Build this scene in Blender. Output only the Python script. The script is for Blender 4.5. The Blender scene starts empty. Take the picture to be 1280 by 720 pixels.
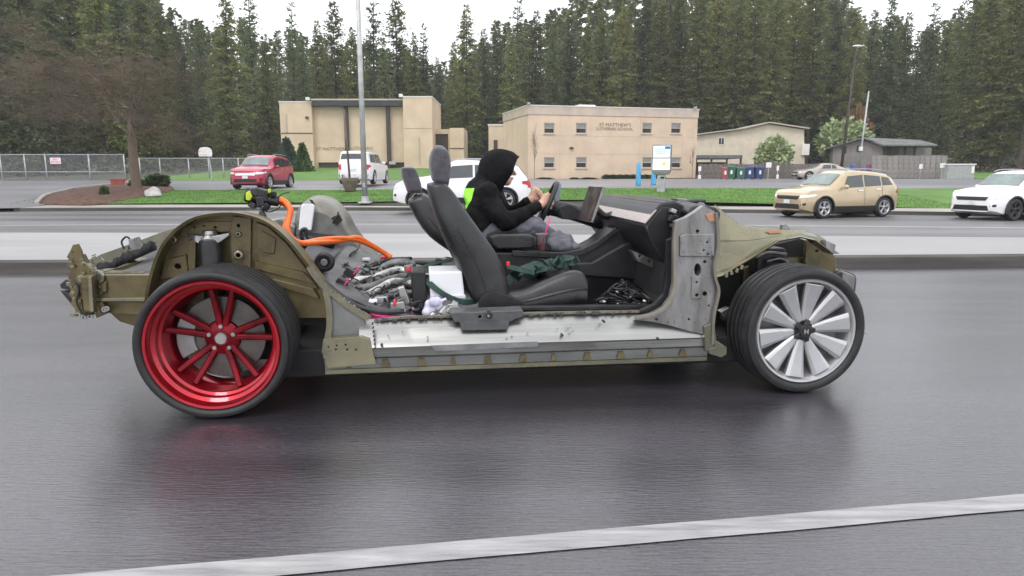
import bpy, bmesh, math, random
import numpy as np
from math import sin, cos, pi, radians, atan2, sqrt
from mathutils import Vector, Matrix, noise
from mathutils.geometry import tessellate_polygon
random.seed(7)
SC = bpy.context.scene
COL = SC.collection

# ------------------------------------------------------------------ camera, sky, sun, exposure
FOC, HZ, CH = 853.0, 216.0, 1.18          # focal length in photo pixels, horizon row, camera height (m)
PITCH = math.atan((360 - HZ) / FOC)
cd = bpy.data.cameras.new('camera'); cam = bpy.data.objects.new('camera', cd); COL.objects.link(cam)
cd.sensor_width = 36.0; cd.lens = FOC / 1280 * 36.0; cd.clip_end = 3000; cd.clip_start = 0.05
cam.location = (0, 0, CH); cam.rotation_euler = (pi / 2 - PITCH, 0, 0)
SC.camera = cam
W = bpy.data.worlds.new('World'); SC.world = W; W.use_nodes = True
SUN_EL, SUN_ROT = radians(52), radians(200)
def build_world():
    nt = W.node_tree; nt.nodes.clear(); N = nt.nodes.new; L = nt.links.new
    out = N('ShaderNodeOutputWorld'); bg = N('ShaderNodeBackground')
    sky = N('ShaderNodeTexSky'); sky.sky_type = 'NISHITA'; sky.sun_disc = False
    sky.sun_elevation = SUN_EL; sky.sun_rotation = SUN_ROT; sky.dust_density = 4; sky.air_density = 1.2
    hs = N('ShaderNodeHueSaturation'); hs.inputs['Saturation'].default_value = 0.25
    L(sky.outputs[0], hs.inputs['Color'])
    tc = N('ShaderNodeTexCoord'); nz = N('ShaderNodeTexNoise'); nz.inputs['Scale'].default_value = 2.2
    nz.inputs['Detail'].default_value = 5; nz.inputs['Roughness'].default_value = 0.55
    mp = N('ShaderNodeMapping'); mp.inputs['Scale'].default_value = (1, 1, 2.5)
    L(tc.outputs['Generated'], mp.inputs['Vector']); L(mp.outputs[0], nz.inputs['Vector'])
    cr = N('ShaderNodeValToRGB'); cr.color_ramp.elements[0].position = 0.3; cr.color_ramp.elements[1].position = 0.7
    cr.color_ramp.elements[0].color = (11.5, 11.9, 12.8, 1); cr.color_ramp.elements[1].color = (16.2, 16.3, 16.6, 1)
    L(nz.outputs['Fac'], cr.inputs[0])
    mx = N('ShaderNodeMix'); mx.data_type = 'RGBA'; mx.inputs['Factor'].default_value = 0.9
    L(hs.outputs[0], mx.inputs['A']); L(cr.outputs[0], mx.inputs['B'])
    L(mx.outputs['Result'], bg.inputs['Color']); bg.inputs['Strength'].default_value = 0.1
    L(bg.outputs[0], out.inputs[0])
build_world()
sl = bpy.data.lights.new('sun', 'SUN'); sl.energy = 0.9; sl.angle = radians(18); sl.color = (1.0, 0.97, 0.93)
so = bpy.data.objects.new('sun', sl); COL.objects.link(so)
_a = SUN_ROT
sd = Vector((sin(_a) * cos(SUN_EL), cos(_a) * cos(SUN_EL), sin(SUN_EL)))   # direction towards the sun
so.rotation_euler = (-sd).to_track_quat('-Z', 'Y').to_euler()
SC.view_settings.view_transform = 'Standard'; SC.view_settings.look = 'None'
SC.view_settings.exposure = 0.4; SC.view_settings.gamma = 1

# ------------------------------------------------------------------ measuring helpers
def ray(u, v):
    xc = (u - 640) / FOC; yc = (360 - v) / FOC
    return Vector((xc, cos(PITCH) + yc * sin(PITCH), -sin(PITCH) + yc * cos(PITCH)))
CAMP = Vector((0, 0, CH))
def at(u, v, Y):                 # point seen at (u, v) at depth Y
    d = ray(u, v); return CAMP + d * (Y / d.y)
def gz(u, v, z):                 # point seen at (u, v) on the level z
    d = ray(u, v); return CAMP + d * ((z - CH) / d.z)
def lerp(a, b, t): return a + (b - a) * t
def interp(x, pts):
    if x <= pts[0][0]: return pts[0][1]
    for (a, b), (c, d) in zip(pts, pts[1:]):
        if x <= c: return b + (d - b) * (x - a) / (c - a)
    return pts[-1][1]
def sstep(t): t = max(0, min(1, t)); return t * t * (3 - 2 * t)

# ------------------------------------------------------------------ materials
def mat(name, col, rough=0.6, metal=0.0, var=0.12, scale=6.0, bump=0.0, bscale=None, col2=None, stretch=None,
        coat=0.0, crough=0.08, trans=0.0, spec=0.5, rvar=0.0, emis=None, grain=0.0, objrand=0.0, ior=None, alpha=1.0, sheen=0.0, world=False):
    m = bpy.data.materials.new(name); m.use_nodes = True
    nt = m.node_tree; N = nt.nodes.new; L = nt.links.new
    b = nt.nodes['Principled BSDF']
    b.inputs['Roughness'].default_value = rough; b.inputs['Metallic'].default_value = metal
    b.inputs['Coat Weight'].default_value = coat; b.inputs['Coat Roughness'].default_value = crough
    b.inputs['Transmission Weight'].default_value = trans; b.inputs['Specular IOR Level'].default_value = spec
    b.inputs['Alpha'].default_value = alpha; b.inputs['Sheen Weight'].default_value = sheen
    if ior: b.inputs['IOR'].default_value = ior
    if emis: b.inputs['Emission Color'].default_value = (*emis[:3], 1); b.inputs['Emission Strength'].default_value = emis[3]
    tc = N('ShaderNodeTexCoord'); src = tc.outputs['Object']
    if world:
        g = N('ShaderNodeNewGeometry'); src = g.outputs['Position']
    if stretch:
        mp = N('ShaderNodeMapping'); mp.inputs['Scale'].default_value = stretch; L(src, mp.inputs['Vector']); src = mp.outputs[0]
    nz = N('ShaderNodeTexNoise'); nz.inputs['Scale'].default_value = scale; nz.inputs['Detail'].default_value = 6
    nz.inputs['Roughness'].default_value = 0.6; L(src, nz.inputs['Vector'])
    c2 = col2 if col2 else tuple(c * (1 - var * 2) for c in col)
    c1 = col if col2 else tuple(min(1, c * (1 + var)) for c in col)
    cr = N('ShaderNodeValToRGB'); cr.color_ramp.elements[0].position = 0.32; cr.color_ramp.elements[1].position = 0.68
    cr.color_ramp.elements[0].color = (*c2, 1); cr.color_ramp.elements[1].color = (*c1, 1)
    L(nz.outputs['Fac'], cr.inputs[0]); o = cr.outputs[0]
    if grain:                        # fine light and dark stones
        g2 = N('ShaderNodeTexVoronoi'); g2.inputs['Scale'].default_value = 130; mr = N('ShaderNodeMapRange'); mr.inputs['To Min'].default_value = 1 - grain; mr.inputs['To Max'].default_value = 1 + grain
        sx = N('ShaderNodeSeparateColor'); L(tc.outputs['Object'] if not world else g.outputs['Position'], g2.inputs['Vector']); L(g2.outputs['Color'], sx.inputs[0]); L(sx.outputs[0], mr.inputs['Value'])
        h = N('ShaderNodeHueSaturation'); L(mr.outputs[0], h.inputs['Value']); L(o, h.inputs['Color']); o = h.outputs[0]
    if objrand:
        oi = N('ShaderNodeObjectInfo'); mr = N('ShaderNodeMapRange'); mr.inputs['To Min'].default_value = 1 - objrand; mr.inputs['To Max'].default_value = 1 + objrand
        L(oi.outputs['Random'], mr.inputs['Value'])
        h = N('ShaderNodeHueSaturation'); L(mr.outputs[0], h.inputs['Value']); L(o, h.inputs['Color']); o = h.outputs[0]
    L(o, b.inputs['Base Color'])
    if rvar:
        mr = N('ShaderNodeMapRange'); mr.inputs['To Min'].default_value = max(0.02, rough - rvar); mr.inputs['To Max'].default_value = rough + rvar
        mr.inputs['From Min'].default_value = 0.3; mr.inputs['From Max'].default_value = 0.7
        L(nz.outputs['Fac'], mr.inputs['Value']); L(mr.outputs[0], b.inputs['Roughness'])
    if bump:
        n2 = N('ShaderNodeTexNoise'); n2.inputs['Scale'].default_value = bscale or scale * 6; n2.inputs['Detail'].default_value = 4
        L(src, n2.inputs['Vector']); bp = N('ShaderNodeBump'); bp.inputs['Strength'].default_value = bump; bp.inputs['Distance'].default_value = 0.02
        L(n2.outputs['Fac'], bp.inputs['Height']); L(bp.outputs[0], b.inputs['Normal'])
    return m

M = {}
M['olive'] = mat('olive_primer_steel', (0.175, 0.138, 0.062), 0.34, 0.4, 0.22, 7, 0.08, 30, rvar=0.14, col2=(0.085, 0.070, 0.038))
M['olive_light'] = mat('pale_olive_primer', (0.31, 0.285, 0.185), 0.27, 0.7, 0.2, 3.0, 0.06, 30, rvar=0.14, col2=(0.16, 0.155, 0.12))  # paler olive for the apron, flanges and far rail
M['alu'] = mat('bare_aluminium', (0.36, 0.362, 0.355), 0.32, 0.85, 0.16, 7, 0.05, 22, rvar=0.12, stretch=(0.15, 1, 3.5), col2=(0.27, 0.27, 0.255))
M['alu_dull'] = mat('dull_aluminium', (0.33, 0.33, 0.335), 0.38, 0.7, 0.13, 9, 0.06, 30, rvar=0.14, stretch=(1.6, 1, .45), col2=(0.17, 0.165, 0.155))
M['grey_paint'] = mat('grey_body_paint', (0.20, 0.205, 0.20), 0.42, 0.3, 0.18, 5, 0.04, 18, rvar=0.1)
M['sill_cut'] = mat('brushed_cut_patch', (0.26, 0.265, 0.27), 0.5, 0.55, 0.15, 12, 0.05, 40)
M['black_plastic'] = mat('black_plastic', (0.016, 0.016, 0.018), 0.42, 0, 0.3, 12, 0.06, 60)
M['black_matte'] = mat('black_matte', (0.012, 0.012, 0.013), 0.75, 0, 0.3, 12)
M['leather'] = mat('black_leather', (0.022, 0.022, 0.0245), 0.34, 0, 0.35, 6, 0.12, 90, rvar=0.12)
M['leather_dark'] = mat('black_leather_seam', (0.012, 0.012, 0.013), 0.5)
M['perf'] = mat('charcoal_fabric', (0.075, 0.07, 0.085), 0.85, 0, 0.2, 30, 0.3, 160, sheen=0.4)
M['tyre'] = mat('tyre_rubber', (0.019, 0.019, 0.0205), 0.55, 0, 0.25, 18, 0.06, 60, rvar=0.08)
M['red_rim'] = mat('candy_red_rim', (0.42, 0.003, 0.016), 0.28, 0.7, 0.1, 6, coat=0.8)
M['red_spoke'] = mat('dark_red_spoke', (0.22, 0.004, 0.014), 0.35, 0.6, 0.3, 9, rvar=.08)  # spokes and hub, a darker red than the rim
M['silver_rim'] = mat('silver_rim', (0.50, 0.50, 0.51), 0.34, 0.75, 0.03, 3)
M['silver_dark'] = mat('dark_rim_pocket', (0.26, 0.26, 0.265), 0.4, 0.5)
M['disc'] = mat('brake_disc_steel', (0.13, 0.115, 0.11), 0.4, 0.9, 0.15, 14)
M['steel'] = mat('zinc_steel', (0.42, 0.42, 0.41), 0.35, 0.85, 0.2, 12)
M['orange'] = mat('orange_high_voltage_sleeve', (0.95, 0.17, 0.025), 0.42, 0, 0.1, 12)
M['yellow_green'] = mat('lime_yellow_plastic', (0.55, 0.68, 0.03), 0.4)
M['neon'] = mat('neon_green_print', (0.35, 0.95, 0.06), 0.7, 0, 0.05)
M['pink'] = mat('pink_strap', (0.85, 0.04, 0.28), 0.5)
M['red_plastic'] = mat('red_plastic', (0.65, 0.02, 0.03), 0.4)
M['green_strap'] = mat('dark_green_webbing', (0.02, 0.055, 0.042), 0.7, 0, 0.25, 30, 0.15, 120)
M['white_plastic'] = mat('white_plastic', (0.78, 0.79, 0.82), 0.4, 0, 0.04, 3)
M['lilac'] = mat('pale_crumpled_cloth', (0.62, 0.60, 0.74), 0.7, 0, 0.12, 12)
M['foil'] = mat('silver_hose_wrap', (0.62, 0.61, 0.58), 0.33, 0.7, 0.25, 14, 0.3, 40)
M['grey_hose'] = mat('grey_corrugated_hose', (0.16, 0.16, 0.165), 0.45, 0.2, 0.3, 14, 0.25, 60)
M['pinkish'] = mat('worn_metallic_trim', (0.46, 0.385, 0.36), 0.26, 0.55, 0.3, 2.5, rvar=0.10, col2=(0.30, 0.25, 0.24), stretch=(3, 1, 1))
M['glass_dark'] = mat('black_glass', (0.02, 0.015, 0.013), 0.12, 0, 0.3, 6, spec=0.6)
M['hood_cloth'] = mat('black_hoodie_cotton', (0.0065, 0.0065, 0.0075), 0.92, 0, 0.3, 9, 0.5, 26, spec=0.25)
M['grey_cloth'] = mat('grey_sweatpants', (0.13, 0.13, 0.16), 0.9, 0, 0.2, 8, 0.5, 22, sheen=0.1)
M['skin'] = mat('skin', (0.62, 0.36, 0.27), 0.55, 0, 0.08, 14, 0.05, 60)
M['cup'] = mat('clear_cup', (0.75, 0.68, 0.7), 0.12, 0, 0.03, 3, trans=0.85, ior=1.3)
M['drink'] = mat('red_drink', (0.6, 0.02, 0.09), 0.3)
M['ginger_metal'] = mat('primer_with_rust', (0.5, 0.26, 0.16), 0.6)

# ------------------------------------------------------------------ mesh helpers
class MB:
    """collects geometry, then links it as one mesh object"""
    def __init__(s): s.v = []; s.f = []; s.m = []; s.mi = 0
    def add(s, vs, fs):
        o = len(s.v); s.v += [tuple(p) for p in vs]; s.f += [tuple(i + o for i in f) for f in fs]; s.m += [s.mi] * len(fs)
    def box(s, c, size, rot=None, taper=1.0):
        hx, hy, hz = size[0] / 2, size[1] / 2, size[2] / 2
        vs = [Vector((sx * hx * (taper if sz > 0 else 1), sy * hy * (taper if sz > 0 else 1), sz * hz)) for sz in (-1, 1) for sx, sy in ((-1, -1), (1, -1), (1, 1), (-1, 1))]
        if rot is not None: vs = [rot @ p for p in vs]
        c = Vector(c); vs = [p + c for p in vs]
        s.add(vs, [(3, 2, 1, 0), (4, 5, 6, 7), (0, 1, 5, 4), (1, 2, 6, 5), (2, 3, 7, 6), (3, 0, 4, 7)])
    def loft(s, rings, cap=True, closed=True):
        n = len(rings[0]); vs = [p for r in rings for p in r]; fs = []
        for i in range(len(rings) - 1):
            for j in range(n if closed else n - 1):
                a = i * n + j; b = i * n + (j + 1) % n
                fs.append((a, b, b + n, a + n))
        if cap and closed:
            fs.append(tuple(range(n - 1, -1, -1))); fs.append(tuple((len(rings) - 1) * n + j for j in range(n)))
        s.add(vs, fs)
    def cyl(s, a, b, r1, r2=None, n=12, cap=True):
        a = Vector(a); b = Vector(b); r2 = r1 if r2 is None else r2
        d = (b - a); d = d.normalized() if d.length else Vector((0, 0, 1))
        x = d.orthogonal().normalized(); y = d.cross(x)
        R = lambda c, r: [c + x * (r * cos(2 * pi * k / n)) + y * (r * sin(2 * pi * k / n)) for k in range(n)]
        s.loft([R(a, r1), R(b, r2)], cap)
    def tube(s, pts, r, n=8, sm=4, r_end=None, wob=0):
        P = crom([Vector(p) for p in pts], sm) if sm > 1 else [Vector(p) for p in pts]
        rings = []; up = None
        for i, p in enumerate(P):
            t = (P[min(i + 1, len(P) - 1)] - P[max(i - 1, 0)]).normalized()
            if up is None: up = t.orthogonal().normalized()
            up = (up - t * up.dot(t)).normalized(); w = t.cross(up)
            q = i / (len(P) - 1); rr = r if r_end is None else lerp(r, r_end, q)
            if wob: rr *= 1 + wob * (1 if i % 2 else -1)
            rings.append([p + up * (rr * cos(2 * pi * k / n)) + w * (rr * sin(2 * pi * k / n)) for k in range(n)])
        s.loft(rings)
    def ribbon(s, pts, w, th, normal, sm=4):
        P = crom([Vector(p) for p in pts], sm); rings = []
        for i, p in enumerate(P):
            t = (P[min(i + 1, len(P) - 1)] - P[max(i - 1, 0)]).normalized()
            nn = Vector(normal); nn = (nn - t * nn.dot(t)).normalized(); sd_ = t.cross(nn)
            rings.append([p + sd_ * w / 2 + nn * th / 2, p - sd_ * w / 2 + nn * th / 2, p - sd_ * w / 2 - nn * th / 2, p + sd_ * w / 2 - nn * th / 2])
        s.loft(rings)
    def revolve(s, prof, n=48, axis='y', c=(0, 0, 0), closed=False):
        rings = []
        for k in range(n):
            a = 2 * pi * k / n; R = []
            for (r, y) in prof:
                if axis == 'y': R.append((c[0] + r * cos(a), c[1] + y, c[2] + r * sin(a)))
                else: R.append((c[0] + r * cos(a), c[1] + r * sin(a), c[2] + y))
            rings.append(R)
        m = len(prof); vs = [p for r in rings for p in r]; fs = []
        for i in range(n):
            for j in range(m if closed else m - 1):
                a = i * m + j; b = i * m + (j + 1) % m; i2 = ((i + 1) % n) * m
                fs.append((a, i2 + j, i2 + (j + 1) % m, b))
        s.add(vs, fs)
    def sphere(s, c, r, n=12, m=8):
        r = (r, r, r) if not hasattr(r, '__len__') else r
        vs = [(c[0], c[1], c[2] + r[2])]
        for i in range(1, m):
            t = pi * i / m
            for j in range(n):
                p = 2 * pi * j / n; vs.append((c[0] + r[0] * sin(t) * cos(p), c[1] + r[1] * sin(t) * sin(p), c[2] + r[2] * cos(t)))
        vs.append((c[0], c[1], c[2] - r[2])); fs = []
        for j in range(n): fs.append((0, 1 + j, 1 + (j + 1) % n))
        for i in range(m - 2):
            for j in range(n):
                a = 1 + i * n + j; b = 1 + i * n + (j + 1) % n; fs.append((a, a + n, b + n, b))
        o = 1 + (m - 2) * n
        for j in range(n): fs.append((o + j, len(vs) - 1, o + (j + 1) % n))
        s.add(vs, fs)
    def plate(s, outer, holes, th, place):
        """outer / holes: 2D outlines; place(a, b, d) puts plane point (a, b) at depth d in 3D"""
        loops = [outer] + list(holes or [])
        tess = tessellate_polygon([[Vector((a, b, 0)) for a, b in l] for l in loops])
        flat = [p for l in loops for p in l]; n = len(flat)
        vs = [place(a, b, 0) for a, b in flat] + [place(a, b, th) for a, b in flat]
        fs = [tuple(t) for t in tess] + [tuple(i + n for i in reversed(t)) for t in tess]
        o = 0
        for l in loops:
            k = len(l)
            for i in range(k): fs.append((o + i, o + (i + 1) % k, o + n + (i + 1) % k, o + n + i))
            o += k
        s.add(vs, fs)
    def build(s, name, mats, parent=None, smooth=False, bevel=0, subsurf=0, auto=None, loc=None, rotz=0):
        me = bpy.data.meshes.new(name); me.from_pydata(s.v, [], s.f)
        mats = mats if isinstance(mats, (list, tuple)) else [mats]
        for m in mats: me.materials.append(m)
        if len(mats) > 1: me.polygons.foreach_set('material_index', s.m)
        bm = bmesh.new(); bm.from_mesh(me); bmesh.ops.recalc_face_normals(bm, faces=bm.faces)
        if auto:
            for e in bm.edges:
                if len(e.link_faces) == 2 and e.calc_face_angle(0) > radians(auto): e.smooth = False
        bm.to_mesh(me); bm.free()
        if smooth or auto: me.polygons.foreach_set('use_smooth', [True] * len(me.polygons))
        me.update()
        o = bpy.data.objects.new(name, me); COL.objects.link(o)
        if parent is not None: o.parent = parent
        if loc is not None: o.location = loc
        if rotz: o.rotation_euler.z = rotz
        if bevel:
            b = o.modifiers.new('bevel', 'BEVEL'); b.width = bevel; b.segments = 2; b.limit_method = 'ANGLE'; b.angle_limit = radians(35)
        if subsurf:
            ss = o.modifiers.new('sub', 'SUBSURF'); ss.levels = subsurf; ss.render_levels = subsurf
        return o

def crom(P, k):
    if len(P) < 3:
        return [P[0].lerp(P[-1], i / k) for i in range(k + 1)]
    out = []; Q = [P[0] * 2 - P[1]] + list(P) + [P[-1] * 2 - P[-2]]
    for i in range(1, len(Q) - 2):
        p0, p1, p2, p3 = Q[i - 1], Q[i], Q[i + 1], Q[i + 2]
        for j in range(k):
            t = j / k
            out.append(0.5 * ((2 * p1) + (p2 - p0) * t + (2 * p0 - 5 * p1 + 4 * p2 - p3) * t * t + (3 * p1 - p0 - 3 * p2 + p3) * t ** 3))
    out.append(P[-1].copy()); return out
def tag(o, label=None, cat=None, group=None, kind=None):
    if label: o['label'] = label
    if cat: o['category'] = cat
    if group: o['group'] = group
    if kind: o['kind'] = kind
    return o
def empty(name, loc, rz=0, label=None, cat=None, group=None):
    o = bpy.data.objects.new(name, None); COL.objects.link(o); o.location = loc; o.rotation_euler.z = rz; o.empty_display_size = 0.2
    return tag(o, label, cat, group)
def copy_tree(o, parent=None):
    c = o.copy(); COL.objects.link(c)
    if parent is not None: c.parent = parent
    for ch in list(o.children): copy_tree(ch, c)
    return c
def circ(cx, cy, r, n=14, ry=None): return [(cx + r * cos(2 * pi * k / n), cy + (ry or r) * sin(2 * pi * k / n)) for k in range(n)]

# ================================================================== THE SETTING
M['asphalt_near'] = mat('wet_asphalt', (0.044, 0.039, 0.050), 0.36, 0, 0.30, 1.1, 0.30, 55, stretch=(0.22, 1.5, 1), rvar=0.10, spec=0.9, coat=0.75, crough=0.27, grain=0.4, world=True)
M['asphalt_far'] = mat('wet_asphalt_beyond', (0.15, 0.145, 0.15), 0.5, 0, 0.25, 0.5, 0.2, 8, stretch=(0.12, 1.6, 1), rvar=0.08, world=True)
M['asphalt_lot'] = mat('lot_asphalt', (0.19, 0.185, 0.20), 0.42, 0, 0.2, 0.35, 0.1, 6, stretch=(0.4, 1, 1), world=True)
M['concrete'] = mat('wet_pale_concrete', (0.31, 0.305, 0.305), 0.5, 0, 0.10, 0.6, 0.1, 14, stretch=(0.3, 1.5, 1), world=True, rvar=0.1)
M['kerb_dark'] = mat('shaded_kerb_face', (0.085, 0.078, 0.07), 0.6, 0, 0.25, 1.2, 0.1, 20, stretch=(0.3, 1, 4), world=True)  # kerb faces darker than the tops, their shade put into the colour
M['sidewalk'] = mat('sidewalk_concrete', (0.36, 0.33, 0.30), 0.6, 0, 0.14, 0.6, 0.05, 12, world=True)
M['line'] = mat('worn_white_paint', (0.40, 0.39, 0.39), 0.5, 0, 0.2, 6, 0.15, 60, col2=(0.20, 0.20, 0.21), stretch=(0.5, 4.5, 1), world=True)
M['grass'] = mat('lawn', (0.11, 0.225, 0.036), 0.9, 0, 0.2, 0.5, 0.5, 22, col2=(0.070, 0.145, 0.027), world=True)
M['grass_blade'] = mat('grass_blades', (0.12, 0.255, 0.036), 0.8, 0, 0.25, 1.5, world=True)
M['forest_floor'] = mat('forest_floor', (0.06, 0.06, 0.035), 0.95, 0, 0.35, 0.25, 0.4, 3, world=True)
M['mulch'] = mat('bark_mulch', (0.13, 0.065, 0.045), 0.95, 0, 0.35, 4, 0.8, 20, world=True)

def quad3(p0, p1, p2):           # quadratic Y(X) through three points, straight beyond the ends
    A = np.array([[p.x ** 2, p.x, 1] for p in (p0, p1, p2)]); c = np.linalg.solve(A, [p.y for p in (p0, p1, p2)])
    x0, x1 = p0.x, p2.x
    def f(x):
        q = min(max(x, x0), x1); y = c[0] * q * q + c[1] * q + c[2]
        return y + (x - q) * (2 * c[0] * q + c[1])
    return f
ZF = -0.30                                                    # the far carriageway lies a little lower
MEDZ = 0.16
med_near = quad3(gz(0, 342, 0), gz(640, 338, 0), gz(1280, 333, 0))
med_back = quad3(gz(0, 290, MEDZ), gz(640, 292, MEDZ), gz(1280, 296, MEDZ))
far_line = quad3(gz(0, 282, ZF), gz(500, 280.3, ZF), gz(1180, 284, ZF))
far_kerb = quad3(gz(0, 264.5, ZF), gz(560, 263.5, ZF), gz(1220, 270, ZF))
XS = [-300, -200, -120, -80, -60] + [x for x in range(-50, 51, 2)] + [60, 80, 120, 200, 300]

def strip(name, fa, fb, za, zb, m, xs=XS, n=1, kind='structure'):
    mb = MB(); rows = []
    for x in xs:
        rows.append([(x, lerp(fa(x), fb(x), j / n), (za if not callable(za) else za(x, fa(x))) if j == 0 else (zb if not callable(zb) else zb(x, fb(x))) if j == n else lerp(za, zb, j / n)) for j in range(n + 1)])
    mb.loft(rows, cap=False, closed=False)
    o = mb.build(name, m, smooth=False); o['kind'] = kind; return o

HL = [(20, -0.32), (26.2, -0.20), (27.6, -0.16), (34, 0.33), (50, 0.62), (76, 1.72), (100, 3.0), (140, 8), (240, 34), (420, 50), (1500, 60)]
HR = [(20, -0.32), (23.6, -0.22), (25.2, -0.16), (32.5, 0.45), (60, 0.66), (90, 1.6), (120, 5), (240, 30), (420, 46), (1500, 60)]
def gh(x, y):                    # height of the ground beyond the far kerb
    yy = y
    t = sstep((x + 10) / 14.0)
    return lerp(interp(yy, HL), interp(yy, HR), t)

# near carriageway, median, far carriageway
strip('road', lambda x: -60, lambda x: med_near(x) + 0.02, 0, 0, M['asphalt_near'])
mb = MB(); rows = []
for x in XS:
    a = med_near(x); b = med_back(x)
    rows.append([(x, a, -0.3), (x, a, MEDZ - 0.03), (x, a + 0.03, MEDZ), (x, a + 0.17, MEDZ + 0.003), (x, b - 0.15, MEDZ + 0.003), (x, b, MEDZ - 0.01), (x, b, ZF - 0.1)])
mb.loft(rows, cap=False, closed=False)
n = 6
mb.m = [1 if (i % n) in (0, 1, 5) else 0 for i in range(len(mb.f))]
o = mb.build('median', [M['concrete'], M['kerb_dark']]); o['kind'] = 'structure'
strip('far_road', lambda x: med_back(x) - 0.1, lambda x: far_kerb(x) + 0.1, ZF, ZF, M['asphalt_far'])
strip('lane_line', lambda x: far_line(x) - 0.16, lambda x: far_line(x) + 0.16, ZF + 0.004, ZF + 0.004, M['line'])
# painted line nearest the camera
A0, A1 = gz(200, 721, 0), gz(1280, 628, 0)
d = (A1 - A0).normalized(); nrm = Vector((-d.y, d.x, 0)); mb = MB()
rng = random.Random(5); rows = []
for i in range(0, 241):
    s_ = -14 + i * 0.17; c = A0 + d * s_
    w0 = 0.052 + 0.006 * noise.noise(Vector((s_ * 1.7, 0, 0))) + rng.uniform(-.0015, .0015)
    w1 = 0.052 + 0.006 * noise.noise(Vector((s_ * 1.7, 9, 0))) + rng.uniform(-.0015, .0015)
    rows.append([(c.x - nrm.x * w0, c.y - nrm.y * w0, 0.004), (c.x + nrm.x * w1, c.y + nrm.y * w1, 0.004)])
mb.loft(rows, cap=False, closed=False); o = mb.build('edge_line', M['line']); o['kind'] = 'structure'

# ground beyond: one large sheet reaching the horizon
mb = MB(); ys = [-200, 0, 20, 23, 26, 28, 31, 34, 38, 44, 50, 56, 62, 70, 78, 88, 100, 120, 140, 170, 200, 240, 300, 420, 700, 1400]
xs = [-1500, -700, -400] + list(range(-300, 301, 20)) + [400, 700, 1500]
xs = sorted(set(xs + list(range(-60, 61, 4))))
rows = [[(x, y, ((gh(x, y) - 0.05 if y > far_kerb(x) + .5 else -.5) + (noise.noise(Vector((x * .02, y * .02, 3))) * 3 if y > 120 else 0)) if y > 22 else -0.6) for y in ys] for x in xs]
mb.loft(rows, cap=False, closed=False); o = mb.build('ground', M['forest_floor'], smooth=True); o['kind'] = 'structure'

def sheet(name, m, lo, hi, x0, x1, lift, dx=1.2, n=10):
    """sheet draped on the ground between curves lo(x) and hi(x)"""
    mb = MB(); k = max(2, int((x1 - x0) / dx)); rows = []
    for i in range(k + 1):
        x = x0 + (x1 - x0) * i / k; a, b = lo(x), hi(x)
        rows.append([(x, lerp(a, b, j / n), gh(x, lerp(a, b, j / n)) + lift) for j in range(n + 1)])
    mb.loft(rows, cap=False, closed=False); o = mb.build(name, m, smooth=True); o['kind'] = 'structure'; return o
KX0 = gz(48, 262, ZF).x
# far kerb and sidewalk
mb = MB(); rows = []
for x in [q for q in np.arange(KX0, 120, 1.5)]:
    a = far_kerb(x)
    rows.append([(x, a, ZF - 0.1), (x, a, ZF + 0.12), (x, a + 0.02, ZF + 0.135), (x, a + 0.16, ZF + 0.14), (x, a + 1.6, ZF + 0.175), (x, a + 1.6, ZF - .15)])
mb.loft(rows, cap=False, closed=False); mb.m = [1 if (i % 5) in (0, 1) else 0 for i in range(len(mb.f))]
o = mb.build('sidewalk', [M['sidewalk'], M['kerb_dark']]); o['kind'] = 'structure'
walk_back = lambda x: far_kerb(x) + 1.55
lot_near = lambda x: lerp(34.0, 32.5, sstep((x + 6) / 10))
XA = gz(165, 250, ZF).x
sheet('lawn', M['grass'], walk_back, lot_near, XA, 60, 0.012, 1.0, 8)
sheet('parking_lot', M['asphalt_lot'], lambda x: lot_near(x) - 0.05, lambda x: lerp(50, 60, sstep((x + 10) / 14)), -90, 75, 0.006, 2.5, 10)
sheet('driveway', M['asphalt_lot'], lambda x: far_kerb(x) - 0.15, lambda x: 34.2, -90, KX0 + 0.2, 0.03, 2.0, 6)
sheet('back_lawn', M['grass'], lambda x: 49.9, lambda x: 77, at(170, 215, 52).x, -4, 0.014, 2.0, 10)
sheet('side_lawn', M['grass'], lambda x: 60, lambda x: 84, at(1206, 215, 62).x, 90, 0.014, 3.0, 6)
# mulch island at the lot entrance
def island(name, m, pts, zoff):
    c = Vector((sum(p.x for p in pts), sum(p.y for p in pts), 0)) / len(pts); mb = MB(); rings = []
    for q, hh in ((1.0, 0), (0.97, .05), (0.8, .10), (0.45, .16), (0.1, .2)):
        rings.append([(lerp(c.x, p.x, q), lerp(c.y, p.y, q), gh(lerp(c.x, p.x, q), lerp(c.y, p.y, q)) + hh * 0.9 + zoff) for p in pts])
    mb.loft(rings); o = mb.build(name, m, smooth=True); o['kind'] = 'structure'; return o
def onground(u, v):              # the ground point seen at (u, v)
    lo, hi = 24.0, 130.0
    for _ in range(40):
        mid = (lo + hi) / 2; p = at(u, v, mid)
        if p.z > gh(p.x, p.y): lo = mid
        else: hi = mid
    return at(u, v, (lo + hi) / 2)
ip = crom([onground(*p) for p in [(46, 256), (58, 246), (90, 238), (140, 232), (200, 229), (218, 237), (190, 244), (150, 252), (110, 257), (46, 256)]], 4)[:-1]
island('planting_bed', M['mulch'], ip, 0.0)
ring = crom([onground(*p) for p in [(46, 256), (58, 246), (90, 238), (140, 232), (200, 229)]], 5)
mb = MB()
mb.loft([[(p.x - .09, p.y, gh(p.x, p.y) - .05), (p.x - .09, p.y, gh(p.x, p.y) + .13), (p.x + .09, p.y, gh(p.x, p.y) + .13), (p.x + .09, p.y, gh(p.x, p.y) - .05)] for p in ring])
o = mb.build('kerb', M['sidewalk']); o['kind'] = 'structure'
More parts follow.
